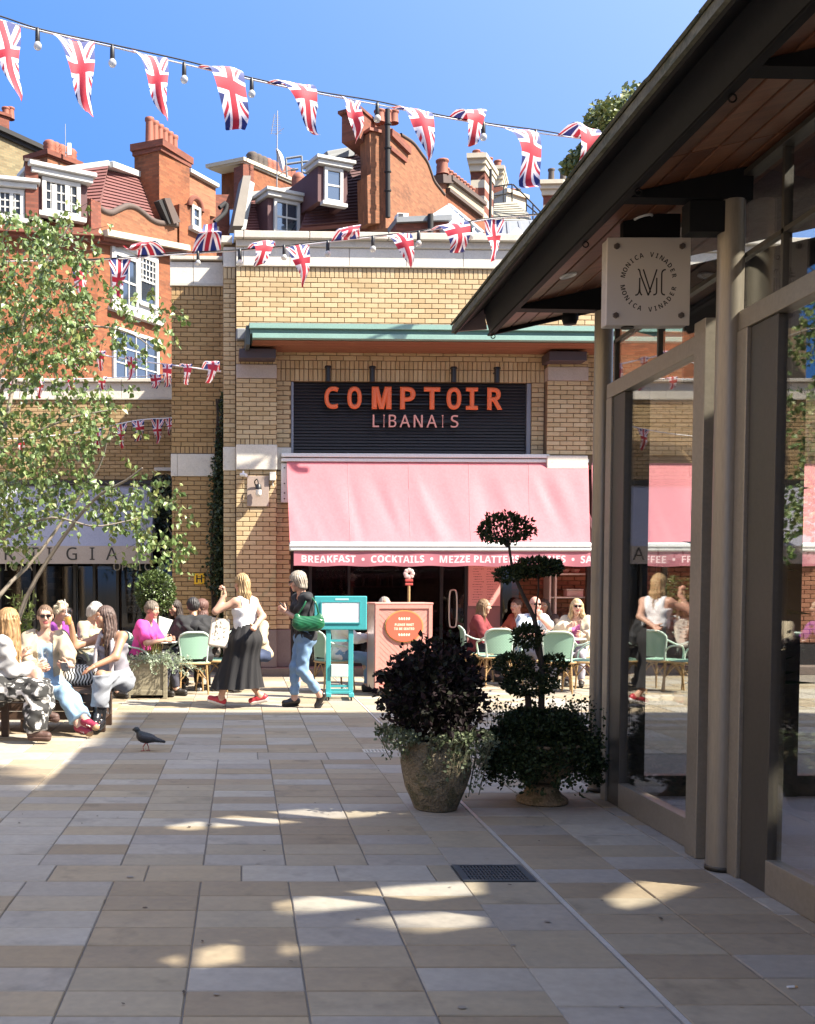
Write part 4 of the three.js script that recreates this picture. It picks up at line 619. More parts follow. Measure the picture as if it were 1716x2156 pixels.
  // lower flat roofs in front
  const Q = vplane(800, 33, 1000, 33.4); mesh('low_parapet', Q.poly([[834, 500], [834, 462], [945, 456], [945, 500]], 0.6), far.redDark, B); mesh('parapet_cap', Q.band(832, 460, 948, 455, 0.16, -0.9, 0.15), far.lead, B); mesh('vent_pipe', rod(Q.P(904, 498).add(V(0, 0, 0.2)), Q.P(904, 456).add(V(0, 0, 0.2)), 0.09, 0.09, 8), far.black, B);
  const A = thing('air_conditioner', 'small white air conditioning box on the low roof below the gable', 'air conditioner'); mesh('case', Q.box(839, 446, 862, 460, -0.5, -0.1), mat.white, A); mesh('grille', join([0, 1, 2].map((i) => Q.box(841, 447.5 + i * 4, 851, 450 + i * 4, -0.1, -0.08))), mat.dark, A);
  // six pot chimney of the lower mansard
  const C = thing('long_chimney', 'orange brick chimney with a row of dark and red pots behind the lower mansard', 'chimney'), H = vplane(512, 40.5, 640, 46);
  mesh('chimney_stack', H.poly([[534, 430], [534, 348], [640, 392], [640, 430]], 1.4), far.red, C); mesh('chimney_end', uvm(slab([at(512, 430, 40.2), at(534, 430, 40.6), at(534, 346, 40.6), at(512, 346, 40.2)], 0.5)), far.redDark, C); mesh('chimney_cap', join([H.band(506, 331, 642, 389, 0.13, -1.5, 0.14), H.band(508, 336, 642, 394, 0.12, -1.4, 0.07)]), far.cream, C);
  stack(C, span(H.P(531, 338).add(V(0, 0, -0.5)), H.P(612, 372).add(V(0, 0, -0.5)), 9), 0.25, 0.5, [far.potD, far.potD, far.potD, far.pot, far.pot, far.pot, far.pot, far.pot, far.pot], 'ribbed');
  const AN = thing('television_aerial', 'tall thin television aerial mast on the roof between the dormers', 'aerial'), m0 = at(583, 400, 40), m1 = at(584, 233, 40), my = (y) => at(583.5, y, 40);
  mesh('mast', rod(m0, m1, 0.028, 0.022, 6), mat.steel, AN); for (let i = 0; i < 9; i++) { const c = my(244 + i * 4.6), l = 0.12 + 0.02 * i; mesh('aerial_rod', rod(c.clone().add(V(-l, 0.02 * (i % 2), 0)), c.clone().add(V(l * 0.6, 0, 0)), 0.008, 0.008, 4), mat.steel, AN); } mesh('aerial_boom', join([rod(my(282).add(V(-0.22, 0, 0)), my(240).add(V(-0.1, 0, 0)), 0.015, 0.015, 4), rod(my(285).add(V(-0.1, 0, 0)), my(270).add(V(0.25, 0, 0)), 0.012, 0.012, 4)]), mat.steel, AN);
  const DS = thing('satellite_dish', 'white satellite dish edge on beside the aerial mast', 'satellite dish'); const dg = new THREE.SphereGeometry(0.62, 20, 8, 0, Math.PI * 2, 0, 0.75); dg.rotateZ(-1.25); const dc = at(592, 345, 40); mesh('dish', norm(dg.translate(dc.x - 0.5, dc.y, dc.z)), M([0.7, 0.7, 0.7], 0.5, { side: THREE.DoubleSide }), DS); mesh('feed_arm', rod(V(dc.x - 0.1, dc.y - 0.4, dc.z), V(dc.x + 0.5, dc.y - 0.15, dc.z), 0.02), mat.steel, DS);
  const RL = thing('roof_railing', 'grey steel access railing on the roof beside the aerial', 'railing'); const k = (x, y, D = 41) => at(x, y, D); for (const [a, b] of [[[602, 334], [635, 329]], [[635, 329], [637, 392]], [[602, 334], [604, 372]], [[602, 346], [636, 341]], [[649, 341], [648, 388]], [[635, 341], [649, 340]], [[636, 362], [649, 366]], [[612, 358], [628, 356]]]) mesh('rail', rod(k(...a), k(...b), 0.045, 0.045, 6), far.lead, RL);
  const BL = thing('roof_vent', 'round topped brown vent on the roof under the railing', 'vent'); const bp = at(628, 392, 40); mesh('vent_body', rod(bp.clone().add(V(0, -0.2, 0)), bp.clone().add(V(0, 0.25, 0)), 0.27, 0.25, 14), far.pot, BL); mesh('vent_dome', sph(0.26, bp.x, bp.y + 0.25, bp.z), far.pot, BL);
}
{
  // ---- farther blocks at the right: long party wall, striped chimneys, slate roof, skylights
  const B = thing('party_wall_block', 'long red brick party wall with a row of ten pots running back to the right', 'building'), W = vplane(930, 42, 1018, 52);
  mesh('wall', W.poly([[925, 480], [925, 372], [946, 372], [1012, 424], [1024, 470], [1024, 520], [925, 520]], 0.8), far.red, B);
  mesh('stone_ramp', W.poly([[940, 398], [944, 375], [1014, 425], [1016, 462]], 0.4, 0.1), M([0.5, 0.4, 0.27], 0.85, { map: T.stone }), B); mesh('wall_cap', join([W.band(922, 368, 944, 370, 0.3, -0.9, 0.2), W.band(940, 370, 1014, 426, 0.18, -0.9, 0.25), W.band(938, 396, 1010, 452, 0.14, -0.5, 0.18)]), far.trim, B);
  stack(B, span(W.P(933, 366).add(V(0, 0, -0.4)), W.P(996, 412).add(V(0, 0, -0.4)), 10), 0.2, 0.45, far.pot); stack(B, [W.P(931, 368)], 0.26, 0.55, far.pot);
  const striped = (label, x0, x1, yT, yB, D, cap, n, dx = 0.5) => { const C = thing('striped_chimney', label, 'chimney'), a = at(x0, yB, D), b = at(x1, yB, D + 1.6), t = at(x0, yT, D).y, plan = [[a.x, a.z], [a.x + 0.45 * (b.x - a.x), a.z + 0.05], [b.x, b.z], [a.x + 0.5 * (b.x - a.x), b.z - 0.8]]; for (let i = 0; i < n; i++) { const y0 = lerp(a.y, t, i / n), y1 = lerp(a.y, t, (i + 1) / n); mesh('brick_band', prism(plan, y0 + 0.002, y1), i % 2 ? far.cream : far.redDark, C); } const g = (k) => { const cx = plan.reduce((s, p) => s + p[0], 0) / 4, cz = plan.reduce((s, p) => s + p[1], 0) / 4; return plan.map(([x, z]) => [cx + (x - cx) * k, cz + (z - cz) * k]); }; mesh('chimney_cap', join([prism(g(1.12), t + 0.002, t + cap * 0.4), prism(g(1.25), t + cap * 0.4 + 0.002, t + cap * 0.7), prism(g(1.4), t + cap * 0.7 + 0.002, t + cap)]), far.cream, C); return [C, a, b, t + cap]; };
  { const [C, a, b, t] = striped('tall striped brick and stone chimney with a moulded cap right of the gable', 990, 1038, 362, 480, 52, 0.75, 7); stack(C, span(V(a.x + 0.35, t, a.z - 0.4), V(b.x - 0.3, t, b.z + 0.3), 4), 0.2, 0.42, far.pot); mesh('flue_pipe', rod(V(lerp(a.x, b.x, 0.62), a.y, a.z + 0.2), V(lerp(a.x, b.x, 0.62), t - 0.7, a.z + 0.2), 0.07), far.black, C); }
  { const [C, a, b, t] = striped('shorter striped chimney half behind the tall one', 1039, 1064, 378, 440, 58, 0.6, 4); stack(C, span(V(a.x + 0.3, t, a.z - 0.4), V(b.x - 0.3, t, b.z + 0.3), 2), 0.22, 0.55, far.pot); }
  { const [C, a, b, t] = striped('broad striped chimney with four dark pots at the edge of the canopy', 1143, 1210, 412, 470, 60, 0.75, 3); stack(C, span(V(a.x + 0.5, t, a.z - 0.2), V(a.x + 2.6, t, a.z - 0.6), 4), 0.2, 0.8, [far.potD, far.potD, far.potD, far.pot]); }
  const S = thing('slate_roof_house', 'pale slate hipped roof with stone chimney and rooftop railing beyond the striped chimney', 'building'), SP = slope(1035, 470, 56, 1118, 470, 56, 1.6);
  mesh('roof_slope', SP.poly([[1038, 462], [1040, 429], [1085, 424], [1116, 452], [1124, 480], [1038, 480]], 0.3), far.slate, S); mesh('roof_tiles', SP.tiles([1038, 470], [1122, 470], [1086, 425], [1040, 429], 9), M([0.36, 0.34, 0.28], 0.8, { map: T.stone }), S);
  { const w = vplane(1066, 57.5, 1110, 58.5); mesh('chimney_stack', w.box(1066, 412, 1108, 440, -1.5, 0), far.cream, S); mesh('chimney_cap', w.box(1064, 405, 1110, 413, -1.6, 0.15), far.cream, S); stack(S, [w.P(1073, 405), w.P(1085, 405), w.P(1097, 405)].map((q) => q.add(V(0, 0, -0.7))), 0.18, 0.42, [far.potD, far.pot, far.potD]); }
  const rl = (a, b) => mesh('rail', rod(at(...a, 56), at(...b, 56), 0.04, 0.04, 5), far.black, S); for (const [a, b] of [[[1040, 393], [1078, 388]], [[1040, 412], [1080, 406]], [[1078, 388], [1078, 424]], [[1060, 391], [1060, 426]], [[1108, 415], [1137, 445]], [[1108, 430], [1137, 455]], [[1122, 430], [1122, 470]], [[1137, 445], [1137, 470]], [[1080, 388], [1108, 415]], [[1108, 415], [1108, 445]]]) rl(a, b);
  mesh('wall', uvm(bx(at(1035, 480, 57).x, at(1230, 480, 57).x, 6, at(1035, 470, 57).y, -59, -57)), far.redDark, S);
  const K = thing('glass_skylight', 'white framed glass lantern roof behind the cream parapet', 'skylight'), a = at(905, 462, 34), b = at(945, 436, 36), c = at(1020, 500, 34), gl = M([0.5, 0.55, 0.58], 0.1, { metalness: 0.5 });
  const r0 = at(945, 434, 35.5), r1 = at(1015, 492, 33), e0 = at(906, 459, 34), e1 = at(960, 512, 32.3);
  mesh('glazing', uvm(slab([e0, e1, r1, r0], 0.03)), gl, K); for (let i = 0; i <= 6; i++) mesh('glazing_bar', bar(e0.clone().lerp(e1, i / 6), r0.clone().lerp(r1, i / 6), 0.09, 0.12), far.white, K); mesh('ridge', bar(r0, r1, 0.14, 0.16), far.white, K); mesh('eaves_bar', bar(e0, e1, 0.14, 0.14), far.white, K);
  const f0 = at(1015, 508, 33), f1 = at(1018, 470, 34.5); mesh('end_glazing', uvm(slab([e1, at(1030, 520, 32.5), r1], 0.03)), gl, K);
  const K2 = thing('glass_skylight', 'small peaked white framed skylight at the right end of the parapet', 'skylight'); const p0 = at(1062, 510, 33), p1 = at(1108, 505, 33), pk = at(1088, 482, 34), pm = at(1085, 512, 32.4); mesh('glazing', join([slab([p0, pm, pk], 0.02), slab([pm, p1, pk], 0.02)]), gl, K2); for (const q of [p0, pm, p1, p0.clone().lerp(pm, 0.5), pm.clone().lerp(p1, 0.5)]) mesh('glazing_bar', bar(q, pk, 0.08, 0.1), far.white, K2);
  const LR = thing('lead_roof', 'grey lead and slate roof behind the skylights', 'roof'); mesh('roof_slope', uvm(slab([at(1030, 520, 38), at(1180, 520, 38), at(1150, 462, 42), at(1035, 470, 42)], 0.3)), far.lead, LR); mesh('roof_rolls', join([0, 1, 2, 3, 4].map((i) => bar(at(1045 + i * 30, 520, 37.9), at(1045 + i * 24, 468, 41.8), 0.12, 0.12))), far.lead, LR);
}
// ================================================================ the glass shop on the right with its deep timber-lined canopy
const XG = 2.55;
{
  reseed(601);
  const B = thing('glass_shop', 'glass fronted shop on the right with bronze frames and a timber lined canopy', 'shop building');
  const bronze = M([0.3, 0.265, 0.21], 0.38, { metalness: 0.35, map: T.fine }), bronzeD = M([0.075, 0.067, 0.055], 0.42, { metalness: 0.3, map: T.fine });
  const steelB = M([0.012, 0.012, 0.013], 0.6, { clearcoat: 0.001, specularIntensity: 0.25 }), steelG = M([0.04, 0.04, 0.042], 0.55, { map: T.fine });
  const zE = -8.37, zN = 5, k = 0.22, X0 = 1.66, X1 = 7.6, yS = (x) => 3.53 + k * (x - 1.97);
  // roof with unseen slots added, shaped so sun streaks fall on the paving
  const XR = 1.92, roofY = (x) => yS(x) + 0.24, up = (x, y) => { const g = gnd(x, y), t = (3.795 + k * (g.x - 1.97)) / (1 - k * SA); return [g.x + SA * t, g.z + SB * t]; };
  const addedSunSlots = [
    [[300, 1746], [500, 1714], [700, 1699], [890, 1690], [890, 1710], [700, 1726], [520, 1740], [380, 1750]],
    [[440, 1926], [640, 1888], [820, 1866], [1020, 1852], [1025, 1882], [850, 1902], [700, 1918], [520, 1938]],
    [[330, 2020], [560, 1962], [760, 1934], [1020, 1912], [1026, 1948], [800, 1982], [600, 2014], [400, 2042]],
    [[1240, 1910], [1320, 1862], [1410, 1836], [1500, 1824], [1500, 1852], [1440, 1880], [1370, 1906], [1280, 1924]],
    [[1300, 1716], [1340, 1724], [1382, 1742], [1372, 1746], [1330, 1734], [1298, 1722]],
  ].map((s) => s.map((p) => up(...p)));
  const sh = new THREE.Shape([[XR, zE], [X1, zE], [X1, zN], [XR, zN]].map(([x, z]) => new THREE.Vector2(x, -z)));
  for (const s of addedSunSlots) sh.holes.push(new THREE.Path(s.map(([x, z]) => new THREE.Vector2(x, -z))));
  const rg = new THREE.ExtrudeGeometry(sh, { depth: 0.05, bevelEnabled: false }); rg.rotateX(-Math.PI / 2);
  { const p = rg.attributes.position; for (let i = 0; i < p.count; i++) p.setY(i, p.getY(i) + roofY(p.getX(i))); rg.computeVertexNormals(); }
  mesh('roof', uvm(rg), M([0.09, 0.095, 0.09], 0.8, { map: T.moss }), B);
  mesh('eaves_deck', uvm(slab([V(1.66, 3.556, zN), V(1.66, 3.556, zE), V(XR + 0.002, 3.79, zE), V(XR + 0.002, 3.79, zN)].reverse(), 0.03)), steelB, B);
  mesh('roof_edge', uvm(join([slab([V(1.655, 3.512, zE), V(1.655, 3.512, zN), V(1.66, 3.565, zN), V(1.66, 3.565, zE)], 0.02)])), M([0.16, 0.17, 0.13], 0.85, { map: re(T.moss, 1.5) }), B);
  for (let i = 0; i < 26; i++) { const a = zE + i * 0.5, g = uvm(rbox(0.34, 0.016, 0.492, 0, 0, 0, 0.004), 1, i * 0.3); g.rotateZ(0.73); mesh('roof_slate', g.translate(1.775, 3.682 + rr(-0.004, 0.004), a + 0.25), M([0.11, 0.125, 0.1], 0.85, { map: T.moss }), B); }
  // eaves underside, fascia, soffit boards
  mesh('eaves_underside', slab([V(1.676, 3.512, zN), V(1.676, 3.512, zE), V(1.9, 3.71, zE), V(1.9, 3.71, zN)].reverse(), 0.015), steelB, B);
  mesh('eaves_end', uvm(slab([V(1.672, 3.52, zE), V(1.9, 3.72, zE), V(1.935, 3.54, zE)], 0.02)), M([0.3, 0.22, 0.22], 0.5), B);  // pink in this colour stands for light thrown back by the awning
  mesh('fascia_beam', uvm(slab([V(1.9, 3.71, zE), V(1.9, 3.71, zN), V(1.963, 3.5, zN), V(1.963, 3.5, zE)].reverse(), 0.03)), steelG, B);
  mesh('fascia_lip', bx(1.94, 1.985, 3.488, 3.505, zE, zN, 0.004), steelB, B);
  const woods = [[0.25, 0.1, 0.045], [0.21, 0.082, 0.038], [0.28, 0.115, 0.055], [0.18, 0.068, 0.032]].map((c) => M(c, 0.5, { map: re(T.grain, 0.8) }));
  for (let i = 0; i < 40; i++) { const a = 1.985 + i * 0.138; for (let j = 0; j < 4; j++) { const z0 = zE + 0.03 + j * 3.3, g = uvm(rbox(0.124, 0.016, 3.294, 0, 0, 0, 0.003), 1, rr(0, 1), rr(0, 1)); const cx = a + 0.065, cz = z0 + 1.647; if (addedSunSlots.some((s) => { const xs = s.map((p) => p[0]), zs = s.map((p) => p[1]); return cx > Math.min(...xs) - 0.12 && cx < Math.max(...xs) + 0.12 && cz + 1.65 > Math.min(...zs) && cz - 1.65 < Math.max(...zs); })) continue; g.rotateZ(Math.atan(k)); mesh('soffit_board', g.translate(cx, yS(cx), cz), woods[(i * 7 + j * 3) % 4], B); } }
  mesh('canopy_end_trim', uvm(bar(V(1.98, 3.52, zE + 0.01), V(X1, yS(X1), zE + 0.01), 0.03, 0.05)), steelB, B);
  // tapered transverse beams and the round columns under them
  for (const D of [7.64, 5.5, 4.15, 2.6, 0.8]) { mesh('cross_beam', uvm(slab([V(1.975, 3.5, -D + 0.05), V(2.62, 3.49, -D + 0.05), V(2.62, yS(2.62) - 0.012, -D + 0.05), V(1.985, 3.52, -D + 0.05)], 0.1)), steelB, B); mesh('column', lathe([[0.066, 0], [0.066, 3.49]], 32).translate(D === 7.64 ? 2.615 : 2.535, 0.004, -D), bronze, B); mesh('column_base', lathe([[0, 0], [0.072, 0], [0.072, 0.02], [0.066, 0.025]], 24).translate(D === 7.64 ? 2.615 : 2.535, 0.003, -D), bronzeD, B); }
  mesh('hanger_box', bx(2.3, 2.52, 3.33, 3.489, -5.56, -5.46, 0.004), steelB, B);
  mesh('canopy_ring', join([[1.97, -8.3], [1.975, -6.1], [1.975, -5.3], [1.975, -4.3]].map(([x, z]) => new THREE.TorusGeometry(0.016, 0.004, 6, 14).translate(x, 3.47, z))), steelB, B);
  const em = M([0.75, 0.74, 0.7], 0.4);
  for (const [x, y] of [[1430, 392], [1353, 458], [1195, 677]]) { // recessed downlights in the boards
    let best = null; for (let D = 3.5; D < 8.4; D += 0.01) { const p = at(x, y, D); if (p.y > yS(p.x) - 0.01) { best = p; break; } } if (!best) best = at(x, y, 7);
    const L = thing('soffit_downlight', { 1430: 'nearest of three round white downlights in the timber soffit', 1353: 'round white downlight in the soffit just above the hanging shop sign', 1195: 'farthest round downlight at the far end of the timber soffit' }[x], 'downlight', [best.x, yS(best.x) - 0.012, best.z], 0, 'downlights in the timber soffit');
    L.rotation.z = Math.atan(k); mesh('trim_ring', lathe([[0.035, 0.004], [0.05, -0.008], [0.056, -0.004], [0.056, 0.004]], 24), em, L); mesh('reflector', lathe([[0, 0.003], [0.034, 0.001], [0.036, 0.0035]], 24), mat.steel, L);
  }
  const fl = thing('canopy_floodlight', 'small round black fitting hanging at the far end of the canopy', 'lamp', [at(1200, 672, 8.2).x, 3.62, -8.2]); mesh('lamp_body', lathe([[0, -0.08], [0.05, -0.08], [0.065, -0.03], [0.05, 0.02], [0, 0.03]], 16), steelB, fl); mesh('bracket', bx(-0.02, 0.02, 0.02, 0.12, -0.02, 0.02), steelB, fl);
  // glazing along the plaza
  const pane = M([0.95, 0.96, 0.95], 0.012, { transmission: 1, thickness: 0, ior: 1.8 });
  const rail = (z0, z1) => mesh('top_rail', uvm(join([bx(XG, XG + 0.09, 2.815, 2.917, z0, z1, 0.006)])), bronze, B), sill = (z0, z1) => mesh('bottom_rail', uvm(bx(XG + 0.006, XG + 0.08, 0.002, 0.17, z0, z1, 0.006)), bronze, B);
  const post = (z0, z1, x0, x1, y1, m) => mesh('frame_post', uvm(bx(x0, x1, 0.001, y1, z0, z1, 0.005)), m, B);
  post(-7.38, -7.28, XG - 0.002, XG + 0.1, 2.814, bronze); post(-7.278, -7.06, XG + 0.012, XG + 0.09, 2.813, bronzeD);
  post(-5.86, -5.72, XG - 0.045, XG + 0.085, 2.96, bronze); post(-5.44, -5.33, XG - 0.005, XG + 0.1, 2.814, bronze); post(-5.328, -5.06, XG + 0.014, XG + 0.09, 2.813, bronzeD);
  rail(-7.38, -5.862); rail(-5.44, 2.9); sill(-7.058, -5.862); sill(-5.058, 2.9); for (const z of [-2.9, -0.8, 1.2]) post(z, z + 0.12, XG, XG + 0.1, 2.812, bronze);
  mesh('window_pane', bx(XG + 0.04, XG + 0.046, 0.16, 2.83, -7.07, -5.85), pane, B); mesh('window_pane', bx(XG + 0.04, XG + 0.046, 0.16, 2.83, -5.07, -2.9), pane, B); mesh('window_pane', bx(XG + 0.04, XG + 0.046, 0.16, 2.83, -2.78, 2.9), pane, B); mesh('window_pane', bx(XG + 0.05, XG + 0.056, 0.01, 2.9, -5.72, -5.44), pane, B);
  // clerestory above the rails
  mesh('clerestory_pane', bx(XG + 0.06, XG + 0.066, 2.92, yS(XG + 0.06) - 0.05, -7.3, 2.9), pane, B);
  mesh('clerestory_rail', join([bx(XG + 0.02, XG + 0.1, yS(XG) - 0.05, yS(XG) - 0.02, -7.38, 2.9, 0.004), bx(XG + 0.045, XG + 0.085, 3.2, 3.225, -7.38, 2.9)]), bronzeD, B);
  for (const z of [-7.36, -6.6, -5.1, -4.62, -4.1, -3.2, -2.2]) mesh('clerestory_bar', bx(XG + 0.045, XG + 0.088, 2.92, yS(XG) - 0.05, z - 0.012, z + 0.012), bronzeD, B);
  // far end wall: solid corner, glazing beyond
  const zF = -7.4; post(zF - 0.1, zF + 0.02, XG + 0.101, 2.86, 2.9, bronzeD); for (const [a, b] of [[2.86, 3.7], [3.95, 5.2], [5.3, 7.4]]) { mesh('window_pane', bx(a, b, 0.16, 2.83, zF - 0.03, zF - 0.024), pane, B); mesh('bottom_rail', bx(a, b, 0.002, 0.16, zF - 0.08, zF, 0.004), bronzeD, B); }
  post(zF - 0.1, zF + 0.02, 3.7, 3.95, 2.9, bronzeD); post(zF - 0.1, zF + 0.02, 5.2, 5.3, 2.9, bronzeD);
  mesh('top_rail', bx(XG + 0.1, X1, 2.82, 2.93, zF - 0.1, zF + 0.01, 0.004), bronze, B); mesh('clerestory_pane', slab([V(2.65, 2.93, zF - 0.02), V(3.1, 2.93, zF - 0.02), V(3.1, yS(3.1) - 0.03, zF - 0.02), V(2.65, yS(2.65) - 0.03, zF - 0.02)], 0.006), pane, B); mesh('bulkhead', slab([V(3.102, 2.932, zF - 0.02), V(X1, 2.932, zF - 0.02), V(X1, yS(X1) - 0.03, zF - 0.02), V(3.102, yS(3.1) - 0.03, zF - 0.02)], 0.03), bronzeD, B);
  // inside: pale carpet, back and side walls, a display counter
  mesh('shop_floor', uvm(bx(XG + 0.08, X1, -0.02, 0.012, zF, zN)), M([0.5, 0.42, 0.43], 0.7, { map: T.fine }), B);
  const wallIn = M([0.2, 0.18, 0.17], 0.85, { map: T.fine }); mesh('back_wall', join([bx(X1 - 0.1, X1, 0, yS(X1), zF, zN), bx(XG, X1, 0, 4.4, zN - 0.1, zN)]), wallIn, B); mesh('side_partition', bx(3.3, X1 - 0.1, 0.012, 3.6, -2.4, -2.3), wallIn, B);
  mesh('display_counter', uvm(join([bx(4.6, 5.4, 0.012, 0.95, -4.4, -3, 0.01), bx(4.55, 5.45, 0.95, 0.99, -4.45, -2.95, 0.005)])), M([0.4, 0.36, 0.33], 0.5), B);

  // ---- hanging sign with round lettering and monogram
  const S = thing('hanging_shop_sign', 'square pale metal box sign with circular lettering hung under the canopy', 'sign'), sx0 = 2.047, sx1 = 2.518, sy0 = 2.974, sy1 = 3.462, sz = -5.95;
  const st = canvasTex(1024, 1024, (c) => {
    c.fillStyle = '#c6bdb2'; c.fillRect(0, 0, 1024, 1024); c.strokeStyle = c.fillStyle = '#1f1712'; c.textAlign = 'center'; c.textBaseline = 'middle'; c.font = 'bold 78px sans-serif';
    const arc = (txt, r, a0, a1, flip) => [...txt].forEach((ch, i) => { const a = lerp(a0, a1, i / (txt.length - 1)); c.save(); c.translate(512 + r * Math.cos(a), 520 + r * Math.sin(a)); c.rotate(a + (flip ? -Math.PI / 2 : Math.PI / 2)); c.fillText(ch, 0, 0); c.restore(); });
    arc('MONICA VINADER', 320, -Math.PI + 0.26, -0.24, false); arc('MONICA VINADER', 320, Math.PI - 0.2, 0.24, true);
    c.lineWidth = 17; c.lineCap = 'butt'; const y0 = 372, y1 = 672, L = (pts) => { c.beginPath(); pts.forEach((p, i) => (p.length === 6 ? c.bezierCurveTo(...p) : i ? c.lineTo(...p) : c.moveTo(...p))); c.stroke(); };
    L([[378, y0], [402, y0, 404, 392, 410, 430], [512, y1 + 4]]); L([[446, y0], [540, 640]]); L([[512, y1 + 4], [612, y0]]); L([[352, y1], [392, y1, 404, 640, 404, 560], [404, 470]]); L([[404, 560], [404, 640, 416, 662, 436, y1]]); L([[612, 470], [612, 630], [612, 660, 596, y1 - 4, 572, y1 - 4]]); L([[720, y0 + 4], [684, y0 + 4, 672, 400, 672, 430], [672, 620], [672, 660, 690, y1 - 4, 716, y1 - 4]]);
  });
  const face = bx(sx0, sx1, sy0, sy1, sz - 0.012, sz, 0.004); { const p = face.attributes.position, uv = face.attributes.uv; for (let i = 0; i < p.count; i++) uv.setXY(i, (p.getX(i) - sx0) / (sx1 - sx0), (p.getY(i) - sy0) / (sy1 - sy0)); }
  mesh('sign_face', face, M('#ffffff', 0.42, { map: st }), S); mesh('sign_box', uvm(bx(sx0 + 0.004, sx1 - 0.004, sy0 + 0.004, sy1 - 0.004, sz - 0.1, sz - 0.014, 0.006)), M([0.5, 0.46, 0.41], 0.4, { map: T.fine }), S);
  for (const x of [sx0 + 0.053, sx1 - 0.05]) for (const y of [sy0 + 0.055, sy1 - 0.05]) mesh('fixing_bolt', rod(V(x, y, sz), V(x, y, sz + 0.012), 0.018, 0.016, 6), M([0.16, 0.13, 0.11], 0.4, { metalness: 0.6 }), S);
  mesh('hanger_plate', bx(sx0 + 0.1, sx1 - 0.05, sy1 + 0.002, yS(2.3), sz - 0.08, sz - 0.03), steelB, S); mesh('underside_lamp', rod(V(sx0 + 0.14, sy0 + 0.004, sz - 0.055), V(sx0 + 0.14, sy0 - 0.004, sz - 0.055), 0.035, 0.035, 16), mat.black, S);
}
{ // beyond the right edge of the frame: a block added to shade the plaza
  const B = thing('added_shade_block', 'brick block added out of frame on the right to shade the plaza', 'building'); mesh('wall', uvm(bx(10, 18, 0, 12.6, -7.55, -5.0)), far.orange, B); mesh('parapet', uvm(bx(9.95, 18, 12.6, 12.95, -7.6, -4.9)), mat.coping, B); for (let i = 0; i < 3; i++) mesh('window', bx(9.97, 9.999, 2 + i * 3.4, 3.8 + i * 3.4, -6.8, -5.8), far.paneD, B);
}

{ // the sunlit side of the plaza, left of the frame: it gives the shade its warm light and shows in the shop glass
  reseed(651); const B = thing('plaza_side_building', 'long sunlit yellow brick building out of frame along the left side of the plaza', 'building'), X = -8.2;
  const bm = M([0.5, 0.35, 0.19], 0.9, { map: brickT });
  mesh('wall', uvm(join([bx(X - 3, X, 2.9, 5.6, -21, 16), bx(X - 3, X, 5.9, 7.4, -12, 16)])), bm, B); mesh('pier', uvm(join([-20.6, -15.5, -10.4, -5.3, -0.2, 5, 10].map((z) => bx(X - 3, X + 0.06, 0, 2.9, z - 0.35, z + 0.35)))), bm, B);
  mesh('stone_band', uvm(join([bx(X - 3, X + 0.08, 5.6, 5.9, -21, 16), bx(X - 3, X + 0.1, 7.4, 7.6, -12, 16)])), mat.stoneWhite, B);
  for (let i = 0; i < 6; i++) { const z = -18 + i * 5.1; mesh('shop_window', bx(X - 0.3, X - 0.2, 0.4, 2.5, z - 2.1, z + 2.1), far.paneD, B); mesh('shop_fascia', bx(X - 0.2, X + 0.05, 2.5, 2.9, z - 2.15, z + 2.15), M([0.3, 0.3, 0.33], 0.7), B); mesh('stall_riser', bx(X - 0.3, X - 0.05, 0, 0.4, z - 2.15, z + 2.15), mat.granite, B); }
  for (const z of [-9, -5, -1]) { const w = mesh('window', uvm(join([bx(X - 0.02, X + 0.05, 6.05, 6.15, z - 0.6, z + 0.6), bx(X - 0.02, X + 0.05, 7.15, 7.3, z - 0.6, z + 0.6), bx(X - 0.02, X + 0.05, 6.15, 7.15, z - 0.6, z - 0.5), bx(X - 0.02, X + 0.05, 6.15, 7.15, z + 0.5, z + 0.6), bx(X - 0.02, X + 0.04, 6.6, 6.68, z - 0.5, z + 0.5)])), far.white, B); mesh('pane', bx(X - 0.02, X + 0.012, 6.15, 7.15, z - 0.5, z + 0.5), far.pane, w); }
}
// ================================================================ plants
function leafGeo(w, l, bend = 0.25) { // a pointed, slightly folded leaf with its base at the origin, along +y
  const P = [[0, 0, 0], [-w * 0.42, l * 0.3, bend * w * 0.5], [0, l * 0.36, 0], [w * 0.42, l * 0.3, bend * w * 0.5], [-w * 0.5, l * 0.5, bend * w * 0.6], [w * 0.5, l * 0.5, bend * w * 0.6], [0, l, -bend * l * 0.25]];
  const F = [0, 2, 1, 0, 3, 2, 1, 2, 4, 2, 3, 5, 4, 2, 6, 2, 5, 6], a = new Float32Array(F.length * 3); F.forEach((k, i) => a.set(P[k], i * 3));
  const g = new THREE.BufferGeometry(); g.setAttribute('position', new THREE.BufferAttribute(a, 3)); g.computeVertexNormals(); return norm(g);
}
const q_ = new THREE.Quaternion(), e_ = new THREE.Euler(), m_ = new THREE.Matrix4(), s_ = new THREE.Vector3();
function leafMat(o, d) { // turn a leaf so that it points along d with a random roll
  q_.setFromUnitVectors(Y_, d.clone().normalize()); q_.multiply(new THREE.Quaternion().setFromAxisAngle(Y_, rr(0, 6.28))); return m_.clone().compose(o, q_, s_.clone());
}
function scatter(name, parent, geo, material, items, tones) { // items: [position, direction, scale]; one joined part of many leaves
  const base = material.clone(); base.color.setRGB(1, 1, 1); const im = new THREE.InstancedMesh(geo, base, items.length); im.name = name; im.userData.kind = 'stuff'; im.castShadow = im.receiveShadow = true;
  items.forEach(([p, d, s], i) => { s_.setScalar(s); im.setMatrixAt(i, leafMat(p, d)); im.setColorAt(i, new THREE.Color().setRGB(...pick(tones))); }); parent.add(im); return im;
}
